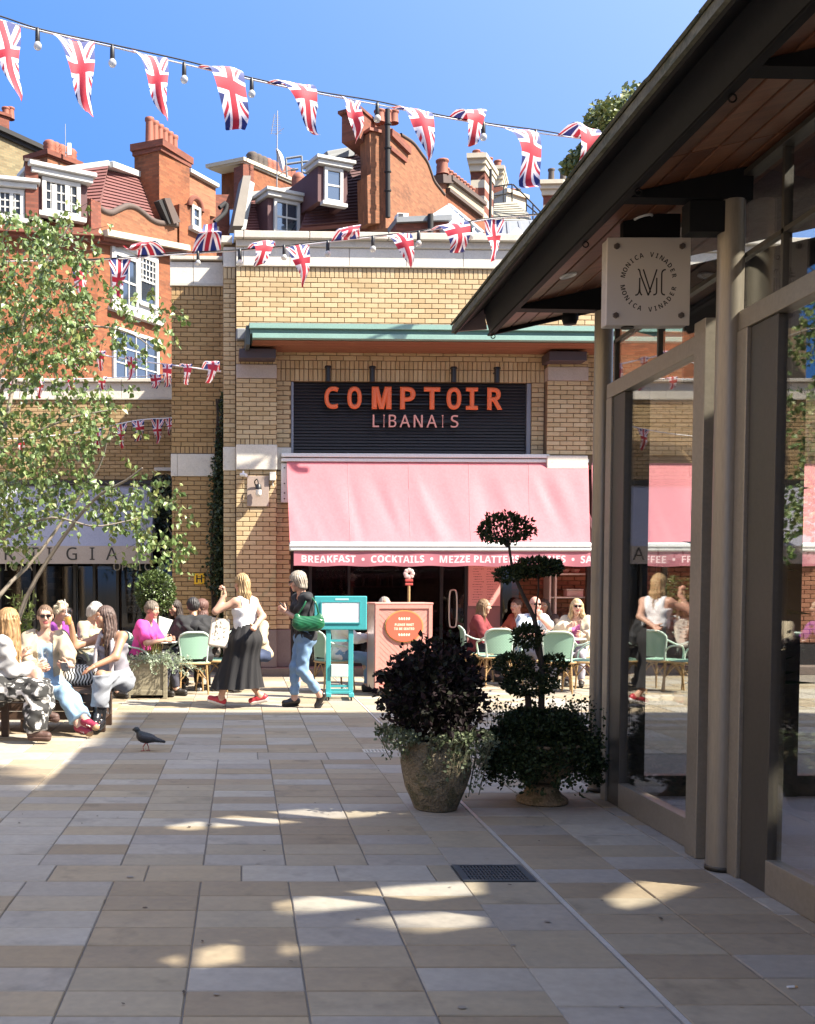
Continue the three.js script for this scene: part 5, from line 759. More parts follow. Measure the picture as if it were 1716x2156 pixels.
const leafM = (rough = 0.5, tr = 0.35) => { const m = M([1, 1, 1], rough, { transmission: tr, thickness: 0, specularIntensity: tr < 0.22 ? 0.3 : 0.8 }); m.side = THREE.DoubleSide; return m; };
const sphDir = () => { const z = rr(-1, 1), a = rr(0, 6.283), r = Math.sqrt(1 - z * z); return V(r * Math.cos(a), z, r * Math.sin(a)); };
const bark = M([0.3, 0.26, 0.21], 0.85, { map: T.stone, bumpMap: T.bump, bumpScale: 0.004 }), barkD = M([0.06, 0.045, 0.035], 0.9, { map: T.stone });
{ // ---- the multi-stemmed birch at the left
  reseed(701);
  const Tt = thing('birch_tree', 'leafy young multi stemmed birch tree at the left in front of the optician', 'tree');
  const D0 = 12.6, stems = [], tips = [], limbs = [];
  const S = (pts, r0, r1) => { const c = new THREE.CatmullRomCurve3(pts), n = 14; const list = []; for (let i = 0; i < n; i++) list.push(rod(c.getPoint(i / n), c.getPoint((i + 1) / n), lerp(r0, r1, i / n), lerp(r0, r1, (i + 1) / n), 7)); limbs.push([join(list), r0]); return c; };
  const root = at(-20, 1330, D0);
  const c1 = S([at(10, 1420, D0), at(50, 1270, D0), at(120, 1150, D0 - 0.1), at(200, 1050, D0 - 0.3), at(268, 1010, D0 - 0.6), at(300, 985, D0 - 0.7)], 0.034, 0.008);
  const c2 = S([at(-40, 1420, D0), at(-6, 1262, D0), at(70, 1180, D0 + 0.2), at(150, 1070, D0 + 0.3), at(210, 980, D0 + 0.2), at(232, 900, D0)], 0.032, 0.007);
  const c3 = S([at(-60, 1420, D0), at(-50, 1200, D0), at(-10, 1000, D0), at(30, 800, D0 + 0.2), at(70, 600, D0 + 0.3), at(150, 470, D0 + 0.2)], 0.05, 0.008);
  const c4 = S([at(-70, 1420, D0), at(-70, 1150, D0 + 0.3), at(-40, 880, D0 + 0.6), at(60, 700, D0 + 0.8), at(200, 560, D0 + 0.6)], 0.045, 0.008);
  const c5 = S([at(-50, 1180, D0 - 0.1), at(30, 1120, D0 - 0.4), at(110, 1090, D0 - 0.6), at(200, 1108, D0 - 0.7), at(290, 1092, D0 - 0.6)], 0.022, 0.006);
  const c6 = S([at(-60, 1000, D0), at(40, 930, D0 - 0.3), at(150, 880, D0 - 0.5), at(250, 860, D0 - 0.5)], 0.022, 0.006), c7 = S([at(-60, 900, D0 + 0.2), at(60, 760, D0 - 0.2), at(170, 690, D0 - 0.3), at(270, 700, D0 - 0.2), at(330, 740, D0)], 0.022, 0.005);
  limbs.forEach(([g, r]) => mesh(r > 0.03 ? 'trunk' : 'branch', uvm(g, 2), bark, Tt));
  // foliage: drooping sprays along side twigs, thick in some places and open in others
  const dens = (x, y) => { // how leafy the picture is here, from the photograph
    const blob = (cx, cy, rx, ry) => Math.max(0, 1 - ((x - cx) / rx) ** 2 - ((y - cy) / ry) ** 2);
    return Math.max(blob(60, 700, 200, 330), blob(30, 520, 150, 130), blob(110, 900, 190, 150), blob(60, 960, 200, 160), blob(150, 1055, 170, 100), blob(290, 1060, 90, 100) * 0.75, blob(20, 1130, 170, 70), blob(330, 1140, 70, 50) * 0.8, blob(150, 480, 60, 60) * 0.6, blob(310, 700, 70, 110) * 0.2, blob(240, 700, 80, 110) * 0.45) - 0.8 * blob(240, 770, 130, 46) - blob(20, 815, 26, 26) - blob(83, 817, 26, 26) - blob(225, 925, 55, 30) - blob(46, 940, 28, 24) - 2.2 * blob(140, 1120, 110, 48) - 1.6 * blob(120, 1172, 200, 30) - blob(235, 985, 60, 30) - 0.9 * blob(290, 870, 60, 40) - 0.7 * blob(200, 1145, 100, 24);
  };
  const items = [], twigs = [];
  let tries = 0;
  while (twigs.length < 960 && tries++ < 60000) {
    const x = rr(-150, 385), y = rr(430, 1190), d = dens(Math.max(x, -20), y); if (rnd() > d * 1.5) continue;
    const D = D0 + rr(-0.95, 1.15) * (x > 220 ? 0.6 : 1) , p = at(x, y, D), dir = V(rr(-0.6, 1), rr(-1.0, 0.25), rr(-0.6, 0.6)).normalize(), L = rr(0.18, 0.5), n = Math.round(rr(7, 15));
    const e = p.clone().add(dir.clone().multiplyScalar(L)).add(V(0, -0.12 * L, 0)); if (rnd() < 0.8) twigs.push(rod(p, e, 0.0035, 0.0015, 4)); else twigs.push(null);
    for (let i = 0; i < n; i++) { const t = rnd(); items.push([p.clone().lerp(e, t).add(sphDir().multiplyScalar(rr(0, 0.09))), V(rr(-0.8, 0.8), rr(-1.3, -0.1), rr(-0.7, 0.9)), rr(0.7, 1.35)]); }
  }
  mesh('twigs', twigs.filter(Boolean), barkD, Tt).userData.kind = 'stuff';
  const g = leafGeo(0.054, 0.07), tones = [[0.145, 0.22, 0.055], [0.18, 0.26, 0.075], [0.11, 0.18, 0.045], [0.23, 0.3, 0.11], [0.13, 0.19, 0.07], [0.24, 0.27, 0.08]];
  const lm = tones.map((t) => { const m = leafM(0.42, 0.35); m.color.setRGB(...t); return m; });
  items.sort((a, b) => b[2] - a[2]); const near = items.filter((it) => it[0].z > -D0 + 0.25 && it[0].x > -2.9).slice(0, 240), set = new Set(near);
  near.forEach(([p, d, s]) => { const m = mesh('leaf', g, pick(lm), Tt); s_.setScalar(s); leafMat(p, d).decompose(m.position, m.quaternion, m.scale); });
  scatter('foliage', Tt, g, leafM(0.42, 0.35), items.filter((i) => !set.has(i)), tones);
  // low greenery at its foot, behind the bench
  const F = thing('green_shrub', 'yellow green leafy shrub behind the seated women at the left', 'shrub'), it = [], st = []; for (let i = 0; i < 26; i++) { const a = at(rr(10, 60), rr(1400, 1440), 12.9), b = at(rr(20, 75), rr(1240, 1330), 12.8); st.push(rod(a, b, 0.006, 0.003, 4)); for (let k = 0; k < 12; k++) it.push([a.clone().lerp(b, rr(0.3, 1)).add(sphDir().multiplyScalar(0.05)), V(rr(-1, 1), rr(-0.2, 1), rr(-0.5, 1)), rr(0.8, 1.4)]); }
  mesh('stem', st, M([0.16, 0.18, 0.07], 0.8), F); scatter('foliage', F, leafGeo(0.03, 0.07), leafM(), it, [[0.16, 0.22, 0.05], [0.2, 0.26, 0.07], [0.11, 0.17, 0.04]]);
}
function ballFoliage(parent, c, r, n, geo, m, tones, inner = 0.8, sq = [1, 1, 1]) { const it = []; for (let i = 0; i < n; i++) { const d = sphDir(), k = rr(inner, 1.02); it.push([V(c.x + d.x * r * k * sq[0], c.y + d.y * r * k * sq[1], c.z + d.z * r * k * sq[2]), d.clone().add(sphDir().multiplyScalar(0.9)), rr(0.7, 1.3)]); } return scatter('foliage', parent, geo, m, it, tones); }
const boxT = [[0.035, 0.055, 0.018], [0.05, 0.075, 0.025], [0.028, 0.045, 0.015], [0.065, 0.09, 0.03]];
{ // ---- clipped round tree behind the crate
  reseed(711); const D = 15.2, c = at(327, 1247, D), R = thing('ball_topiary', 'round clipped evergreen ball on a thin stem between the tables', 'topiary tree');
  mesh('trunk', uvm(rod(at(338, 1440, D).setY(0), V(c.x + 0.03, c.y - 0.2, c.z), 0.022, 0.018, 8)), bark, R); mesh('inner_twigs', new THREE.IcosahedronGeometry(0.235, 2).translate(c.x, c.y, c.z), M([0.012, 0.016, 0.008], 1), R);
  ballFoliage(R, c, 0.3, 3600, leafGeo(0.024, 0.04), leafM(0.4, 0.25), [[0.08, 0.125, 0.03], [0.11, 0.16, 0.045], [0.055, 0.09, 0.024], [0.15, 0.2, 0.06]], 0.78, [0.95, 1.05, 0.95]);
  mesh('pot', uvm(lathe([[0, 0], [0.16, 0], [0.2, 0.3], [0.215, 0.3], [0.215, 0.34], [0.18, 0.34], [0.17, 0.28], [0, 0.28]], 24).translate(at(338, 1440, D).x, 0.002, -D)), M([0.12, 0.11, 0.1], 0.7), R);
}
{ // ---- creeper in the corner by the drainpipe
  reseed(721); const C = thing('wall_creeper', 'dark green climbing plant up the corner beside the drainpipe', 'climbing plant'), it = [], st = [], D = 17.7 + 0.62;
  for (let i = 0; i < 7; i++) st.push(tube([at(rr(445, 468), 1400, D), at(rr(440, 468), 1200, D), at(rr(446, 468), 1000, D), at(rr(455, 468), 840, D)], 0.012, 24, 4));
  const w = (y) => (y < 900 ? 12 : y < 960 ? 20 : y < 1050 ? 32 : y < 1180 ? 38 : y < 1240 ? 44 : 22);
  let n = 0; while (n < 3400) { const y = rr(830, 1395), k = y < 930 ? 0.3 : y > 1250 ? 0.35 : 1; if (rnd() > k) continue; n++; const x = 472 - Math.abs(rr(0, 1) * rr(0.3, 1)) * w(y); it.push([at(x, y, D + rr(-0.22, 0.1)), V(rr(-1, 0.6), rr(-1, 0.5), rr(0, 1)), rr(0.7, 1.4)]); }
  mesh('stem', st, barkD, C); scatter('foliage', C, leafGeo(0.04, 0.055), leafM(0.45, 0.25), it, [[0.03, 0.05, 0.018], [0.045, 0.07, 0.025], [0.022, 0.038, 0.014], [0.07, 0.1, 0.04]]);
  const I = thing('hanging_ivy', 'dark strands of ivy hanging in the corner right of the grey canopy', 'climbing plant'), it2 = [], st2 = []; reseed(722);
  for (let i = 0; i < 26; i++) { const x = rr(320, 364), y1 = rr(1050, 1200); st2.push(rod(at(x, 1000, 21.3), at(x + rr(-2, 2), y1, 21.3), 0.006, 0.004, 4)); for (let k = 0; k < 46; k++) it2.push([at(x + rr(-4, 4), rr(1000, y1), 21.3 + rr(-0.1, 0.1)), V(rr(-1, 1), rr(-1, 0), rr(0, 1)), rr(0.7, 1.5)]); }
  mesh('stem', st2, barkD, I); scatter('foliage', I, leafGeo(0.045, 0.07), leafM(0.5, 0.25), it2, [[0.035, 0.055, 0.03], [0.05, 0.07, 0.045], [0.025, 0.04, 0.022]]);
}
{ // ---- planter crate with trailing silver plant and spiky grass
  reseed(731); const a = gnd(266, 1471), b = gnd(352, 1471), D = -a.z, w = b.x - a.x, h = at(300, 1390, D).y, C = thing('wooden_planter', 'square olive grey wooden planter box overflowing with silvery trailing leaves', 'planter', [(a.x + b.x) / 2, 0, a.z - w / 2]);
  const pm = M([0.33, 0.3, 0.21], 0.75, { map: T.grain }), hw = w / 2;
  for (const [x, z] of [[-1, -1], [1, -1], [-1, 1], [1, 1]]) mesh('corner_post', uvm(bx(x * hw - (x > 0 ? 0.055 : 0), x * hw + (x < 0 ? 0.055 : 0), 0.001, h, z * hw - (z > 0 ? 0.055 : 0), z * hw + (z < 0 ? 0.055 : 0), 0.004)), pm, C);
  for (const s of [-1, 1]) { mesh('side_panel', uvm(bx(-hw + 0.055, hw - 0.055, 0.06, h - 0.07, s * (hw - 0.03) - 0.01, s * (hw - 0.03) + 0.01)), pm, C); mesh('side_panel', uvm(bx(s * (hw - 0.03) - 0.01, s * (hw - 0.03) + 0.01, 0.06, h - 0.07, -hw + 0.055, hw - 0.055)), pm, C); mesh('rail', uvm(bx(-hw + 0.055, hw - 0.055, 0.045, 0.115, s * (hw - 0.024) - 0.018, s * (hw - 0.024) + 0.018, 0.004)), pm, C); mesh('rail', uvm(bx(-hw + 0.055, hw - 0.055, h - 0.08, h, s * (hw - 0.024) - 0.018, s * (hw - 0.024) + 0.018, 0.004)), pm, C); }
  mesh('soil', bx(-hw + 0.04, hw - 0.04, h - 0.12, h - 0.05, -hw + 0.04, hw - 0.04), M([0.03, 0.02, 0.015], 1), C);
  const P = thing('silver_trailing_plant', 'pale silvery foliage spilling over the planter box beside the green chair', 'plant'), it = [], st = [];
  for (let i = 0; i < 90; i++) { const ang = rr(0, 6.28), o = V(C.position.x + rr(-hw, hw) * 0.8, h - 0.02, C.position.z + rr(-hw, hw) * 0.8), d = V(Math.cos(ang) + rr(0, 0.7), rr(0.1, 0.7), Math.sin(ang) * 0.8 + 0.25), L = rr(0.2, 0.5), pts = [0, 0.33, 0.66, 1].map((t) => o.clone().add(d.clone().multiplyScalar(L * t)).add(V(0, -0.55 * L * t * t * rr(0.8, 1.4), 0))); const c = new THREE.CatmullRomCurve3(pts); st.push(new THREE.TubeGeometry(c, 6, 0.003, 3)); for (let k = 0; k < 26; k++) it.push([c.getPoint(rr(0.1, 1)).add(sphDir().multiplyScalar(0.03)), sphDir().add(V(0, 0.5, 0.4)), rr(0.7, 1.3)]); }
  mesh('stem', st, M([0.25, 0.28, 0.2], 0.8), P); scatter('foliage', P, leafGeo(0.022, 0.042), leafM(0.6, 0.3), it, [[0.32, 0.38, 0.27], [0.26, 0.33, 0.22], [0.4, 0.45, 0.33], [0.2, 0.27, 0.15]]);
  const G = thing('ornamental_grass', 'tuft of yellow green spiky leaves rising from the planter box', 'plant'), bl = []; for (let i = 0; i < 80; i++) { const o = V(C.position.x + rr(-0.1, 0.14), h - 0.05, C.position.z + rr(-0.1, 0.1)), d = V(rr(-0.45, 0.4), 1, rr(-0.3, 0.3)), L = rr(0.2, 0.42); const g = leafGeo(0.012, L, 0.3); s_.setScalar(1); g.applyMatrix4(leafMat(o, d)); bl.push(g); }
  const gm = leafM(); gm.color.setRGB(0.25, 0.23, 0.07); mesh('blades', bl, gm, G).userData.kind = 'stuff';
}
{ // ---- rounded urn with the dark purple bush
  reseed(741); const p = gnd(925, 1712), U = thing('rounded_urn', 'big mossy round bellied stone urn in front of the drain line', 'urn', [p.x, 0, p.z - 0.14]);
  const g = lathe([[0, 0], [0.13, 0], [0.145, 0.01], [0.165, 0.06], [0.205, 0.15], [0.232, 0.25], [0.236, 0.32], [0.222, 0.39], [0.2, 0.43], [0.198, 0.45], [0.212, 0.462], [0.212, 0.478], [0.19, 0.48], [0.18, 0.45], [0.17, 0.4], [0, 0.4]], 56); { const q = g.attributes.position; for (let i = 0; i < q.count; i++) { const x = q.getX(i), y = q.getY(i), z = q.getZ(i), k = 1 + 0.012 * Math.sin(x * 31 + y * 23) + 0.012 * Math.sin(z * 37 - y * 29); q.setXYZ(i, x * k, y, z * k); } g.computeVertexNormals(); }
  mesh('pot', uvm(norm(g), 1.6), M([0.3, 0.265, 0.2], 0.95, { map: T.moss, bumpMap: T.moss, bumpScale: 0.03 }), U);
  const B = thing('purple_bush', 'dense dark purple leaved bush growing in the rounded urn', 'bush'), it = [], st = [], c = V(p.x - 0.02, 0.775, p.z - 0.14);
  for (let i = 0; i < 560; i++) { const d = sphDir(); if (d.y < -0.9) continue; const k = rr(0.5, 1.0) * (1 + 0.12 * Math.sin(d.x * 5 + 1) + 0.1 * Math.sin(d.z * 7)), e = V(c.x + d.x * 0.3 * k, c.y + d.y * 0.3 * k, c.z + d.z * 0.3 * k); const a = V(p.x + rr(-0.08, 0.08), 0.45, p.z - 0.14 + rr(-0.08, 0.08)); st.push(rod(a.lerp(e, 0.45), e, 0.003, 0.0016, 3)); const dir = d.clone().add(V(0, 0.35, 0)).add(sphDir().multiplyScalar(0.5)).normalize(), L = rr(0.08, 0.16); for (let j = 0; j < 13; j++) it.push([e.clone().add(dir.clone().multiplyScalar(L * rr(-0.6, 1))).add(sphDir().multiplyScalar(0.025)), sphDir().add(dir), rr(0.75, 1.3)]); }
  mesh('stem', st, barkD, B); const tn = [[0.017, 0.01, 0.012], [0.024, 0.013, 0.015], [0.013, 0.012, 0.009], [0.02, 0.022, 0.011]]; const lg = leafGeo(0.028, 0.044);
  const lm = tn.map((t) => { const m = leafM(0.7, 0.15); m.color.setRGB(...t); return m; }), front = it.filter((i) => i[0].z > c.z + 0.22), own = new Set(front.slice(0, 140)); own.forEach(([q, d, s]) => { const m = mesh('leaf', lg, pick(lm), B); s_.setScalar(s); leafMat(q, d).decompose(m.position, m.quaternion, m.scale); }); scatter('foliage', B, lg, leafM(0.7, 0.15), it.filter((i) => !own.has(i)), tn);
  // silvery ivy trailing over the rim
  const I = thing('trailing_silver_ivy', 'grey green ivy trailing over the rim and down the rounded urn', 'plant'), iv = [], is = [];
  const trail = (ang, L, out, n) => { const ct = U.position, o = V(ct.x + 0.17 * Math.cos(ang), 0.47, ct.z + 0.17 * Math.sin(ang)), pts = []; for (let k = 0; k <= 6; k++) { const t = k / 6, r = 0.2 + out * Math.sin(t * 2.2) + 0.03 * Math.sin(t * 4), y = 0.5 + 0.05 * Math.sin(t * 3) - L * t * t; const rad = Math.max(r, 0.245 - 0.12 * smooth(0.25, 0, y)); pts.push(V(ct.x + rad * Math.cos(ang + t * 0.25), y, ct.z + rad * Math.sin(ang + t * 0.25))); } const cv = new THREE.CatmullRomCurve3([o, ...pts]); is.push(new THREE.TubeGeometry(cv, 16, 0.0028, 4)); for (let k = 0; k < n; k++) iv.push([cv.getPoint(rr(0.1, 1)).add(sphDir().multiplyScalar(0.022)), sphDir().add(V(0, 0.2, 0.6)), rr(0.6, 1.25)]); };
  for (let i = 0; i < 30; i++) trail(rr(2.2, 4.3), rr(0.02, 0.16), rr(0.02, 0.2), 34); for (let i = 0; i < 16; i++) trail(rr(0.2, 1.9), rr(0.05, 0.28), rr(0.0, 0.06), 22); for (let i = 0; i < 14; i++) trail(rr(-0.4, 0.5), rr(0.1, 0.42), rr(0.05, 0.18), 26); trail(1.2, 0.36, 0.0, 30); trail(0.7, 0.3, 0.02, 30);
  mesh('stem', is, M([0.13, 0.13, 0.08], 0.8), I); scatter('foliage', I, leafGeo(0.024, 0.03), leafM(0.6, 0.25), iv, [[0.13, 0.16, 0.08], [0.18, 0.21, 0.12], [0.09, 0.12, 0.05], [0.22, 0.25, 0.16]]);
}
{ // ---- footed urn with the cloud-pruned tree
  reseed(751); const p = gnd(1155, 1699), D = -p.z + 0.16, U = thing('footed_urn', 'weathered stone urn on a flared foot beside the glass shop', 'urn', [p.x, 0, -D]);
  mesh('bowl', uvm(lathe([[0, 0.14], [0.1, 0.15], [0.17, 0.19], [0.225, 0.26], [0.25, 0.35], [0.262, 0.4], [0.28, 0.41], [0.28, 0.43], [0.25, 0.43], [0.235, 0.36], [0, 0.36]], 56), 1.6), M([0.36, 0.27, 0.18], 0.95, { map: T.moss, bumpMap: T.moss, bumpScale: 0.012 }), U);
  mesh('foot', uvm(lathe([[0, 0], [0.17, 0], [0.178, 0.012], [0.172, 0.035], [0.135, 0.06], [0.115, 0.09], [0.112, 0.115], [0.13, 0.135], [0, 0.14]], 48), 1.6), M([0.4, 0.3, 0.19], 0.95, { map: T.moss, bumpMap: T.moss, bumpScale: 0.01 }), U);
  const tn = [[0.02, 0.033, 0.011], [0.03, 0.046, 0.016], [0.015, 0.024, 0.008], [0.045, 0.062, 0.022]];
  const C = thing('green_underplanting', 'wide dark green cushion of small leaves spilling over the footed urn', 'plant'), it = [], st = [], o = V(p.x, 0.45, -D);
  for (let i = 0; i < 900; i++) { const a = rr(0, 6.28), r = Math.sqrt(rnd()) * 0.4, e = V(o.x + Math.cos(a) * r, 0.6 - 0.16 * (r / 0.4) ** 2 + rr(-0.1, 0.06) - (r > 0.28 ? rr(0, 0.26) : 0), o.z + Math.sin(a) * r * 0.9); if (i % 3 === 0) st.push(rod(V(lerp(o.x, e.x, 0.5), 0.46, lerp(o.z, e.z, 0.5)), e, 0.003, 0.0015, 3)); for (let k = 0; k < 13; k++) it.push([e.clone().add(sphDir().multiplyScalar(rr(0.01, 0.055))), sphDir().add(V(Math.cos(a) * 0.5, 0.4, Math.sin(a) * 0.5)), rr(0.7, 1.25)]); }
  for (let i = 0; i < 40; i++) { const a = rr(1.9, 3.9), o2 = V(o.x + 0.3 * Math.cos(a), 0.45, o.z + 0.3 * Math.sin(a)), L = rr(0.12, 0.34); for (let k = 0; k < 22; k++) { const t = rnd(); it.push([o2.clone().add(V(Math.cos(a) * 0.12 * t + rr(-0.015, 0.015), -L * t, Math.sin(a) * 0.12 * t + rr(-0.015, 0.015))), V(rr(-1, 1), rr(-1, 0.2), rr(-1, 1)), rr(0.6, 1.1)]); } }
  for (let i = 0; i < 60; i++) { const x = rr(-0.4, 0.4), e = V(o.x + x, 0.66 + rr(-0.03, 0.07), o.z + rr(-0.25, 0.25)); st.push(rod(e.clone().add(V(0, -0.14, 0)), e, 0.002, 0.0012, 3)); for (let k = 0; k < 8; k++) it.push([e.clone().add(V(rr(-0.02, 0.02), rr(-0.1, 0.02), rr(-0.02, 0.02))), sphDir(), rr(0.6, 1)]); }
  mesh('stem', st, barkD, C); scatter('foliage', C, leafGeo(0.022, 0.032), leafM(0.5, 0.2), it, tn);
  // stems and cloud pads
  const Tt = thing('cloud_pruned_tree', 'dark cloud pruned tree with flat leafy pads on twisted stems in the footed urn', 'topiary tree'), limb = (pts, r0, r1) => { const c = new THREE.CatmullRomCurve3(pts.map(([x, y, d]) => at(x, y, D + (d || 0)))), n = 18, l = []; for (let i = 0; i < n; i++) l.push(rod(c.getPoint(i / n), c.getPoint((i + 1) / n), lerp(r0, r1, i / n), lerp(r0, r1, (i + 1) / n), 7)); mesh('trunk', uvm(join(l), 3), barkD, Tt); };
  limb([[1142, 1540], [1140, 1480], [1142, 1420], [1134, 1350], [1124, 1300], [1100, 1250], [1080, 1200], [1072, 1150], [1066, 1105]], 0.026, 0.006);
  limb([[1108, 1540], [1112, 1470], [1100, 1445]], 0.03, 0.016); limb([[1134, 1350], [1128, 1290], [1134, 1240], [1132, 1200]], 0.008, 0.005); limb([[1140, 1430], [1155, 1415], [1172, 1398]], 0.012, 0.006); limb([[1140, 1400], [1118, 1345], [1108, 1335]], 0.01, 0.006); limb([[1140, 1440], [1110, 1410], [1085, 1395]], 0.012, 0.006);
  for (const [x, y] of [[1030, 1118], [1050, 1108], [1085, 1108], [1100, 1120], [1066, 1090]]) limb([[1068, 1152], [lerp(1068, x, 0.5), lerp(1150, y, 0.55)], [x, y]], 0.006, 0.003);
  const pads = [[1062, 1117, 58, 36, 1500], [1132, 1193, 48, 18, 1100], [1070, 1211, 28, 15, 420], [1112, 1341, 31, 25, 800], [1083, 1399, 41, 23, 900], [1166, 1399, 30, 19, 480], [1112, 1441, 57, 25, 1500], [1160, 1197, 22, 14, 300], [1100, 1205, 28, 13, 300]];
  pads.forEach(([x, y, rx, ry, n], i) => { const c = at(x, y, D), k = D / FOC; const items = []; for (let j = 0; j < n; j++) { const d = sphDir(), q = Math.cbrt(rr(0.25, 1)) * (1 + 0.1 * Math.sin(d.x * 9 + i) + 0.08 * Math.sin(d.z * 11)); let yy = d.y * ry * k * q; if (i === 0 && yy < 0) yy *= 0.75; items.push([V(c.x + d.x * rx * k * q, c.y + yy, c.z + d.z * rx * k * 0.85 * q), d.clone().add(V(0, 0.5, 0)).add(sphDir()), rr(0.7, 1.2)]); } scatter('leaf_pad', Tt, leafGeo(0.016, 0.03), leafM(0.5, 0.2), items, tn.concat([[0.05, 0.06, 0.024]])); });
}
{ // ---- tree far beyond the canopy edge, an unseen tree added to shade the paving, and the indoor plant
  reseed(761); const Tt = thing('distant_tree', 'yellow green tree top rising behind the canopy edge at the upper right', 'tree'), D = 48, c = at(1290, 330, D), it = [];
  const cl = [[1270, 262, 40], [1310, 250, 48], [1240, 340, 40], [1262, 300, 30], [1330, 300, 70], [1210, 348, 24], [1300, 380, 90], [1380, 260, 90]];
  for (const [x, y, r] of cl) { const o = at(x, y, D + rr(-1, 1)), k = (r * D) / FOC; for (let j = 0; j < r * 26; j++) { const d = sphDir(), q = Math.cbrt(rr(0.15, 1)) * (1 + 0.25 * Math.sin(d.x * 7 + x) * Math.sin(d.y * 6)); it.push([V(o.x + d.x * k * q, o.y + d.y * k * q, o.z + d.z * k * q), sphDir().add(V(0, -0.3, 0)), rr(0.7, 1.4)]); } }
  scatter('crown', Tt, leafGeo(0.16, 0.22), leafM(0.45, 0.35), it, [[0.16, 0.19, 0.05], [0.21, 0.24, 0.075], [0.12, 0.15, 0.04], [0.25, 0.26, 0.1]]);
  const b = at(1320, 520, D); mesh('trunk', rod(V(b.x, 0, b.z), at(1300, 330, D), 0.35, 0.15, 10), bark, Tt); for (const [x, y] of cl) mesh('limb', rod(at(1305, 400, D), at(x, y, D), 0.12, 0.03, 6), bark, Tt);
  const P = thing('added_shade_tree', 'tree crown added out of frame on the right to shade the left of the paving', 'tree'), pi = []; const pc = V(-3.35 + SA * 17, 17, -6.3 + SB * 17);
  for (let j = 0; j < 8000; j++) { const d = sphDir(), q = Math.cbrt(rr(0.1, 1)); pi.push([V(pc.x + d.x * 1.75 * q, pc.y + d.y * 1.1 * q, pc.z + d.z * 3.1 * q), sphDir(), rr(0.8, 1.3)]); } scatter('crown', P, leafGeo(0.3, 0.36), leafM(0.5, 0.2), pi, [[0.06, 0.09, 0.025], [0.08, 0.11, 0.03]]); mesh('trunk', rod(V(pc.x + 1, 0, pc.z + 1.4), pc, 0.4, 0.2, 10), bark, P);
  const I = thing('indoor_palm', 'dark long leaved pot plant standing inside the glass shop', 'pot plant'), lv = []; reseed(771); const o = V(2.95, 0, -6.15);
  for (let i = 0; i < 60; i++) { const h = rr(0.9, 2.2), a = rr(0, 6.28), d = V(Math.cos(a), rr(-0.5, 0.4), Math.sin(a)); s_.setScalar(1); lv.push(leafGeo(0.055, rr(0.22, 0.42), 0.3).applyMatrix4(leafMat(V(o.x + rr(-0.03, 0.03), h, o.z + rr(-0.03, 0.03)), d))); }
  const im = leafM(0.4, 0.15); im.color.setRGB(0.02, 0.035, 0.015); mesh('leaves', lv, im, I); mesh('trunk', rod(V(o.x, 0.3, o.z), V(o.x, 2.15, o.z), 0.018, 0.01), barkD, I); mesh('pot', lathe([[0, 0.013], [0.15, 0.013], [0.18, 0.35], [0.16, 0.35], [0, 0.32]], 24).translate(o.x, 0, o.z), mat.dark, I);
}
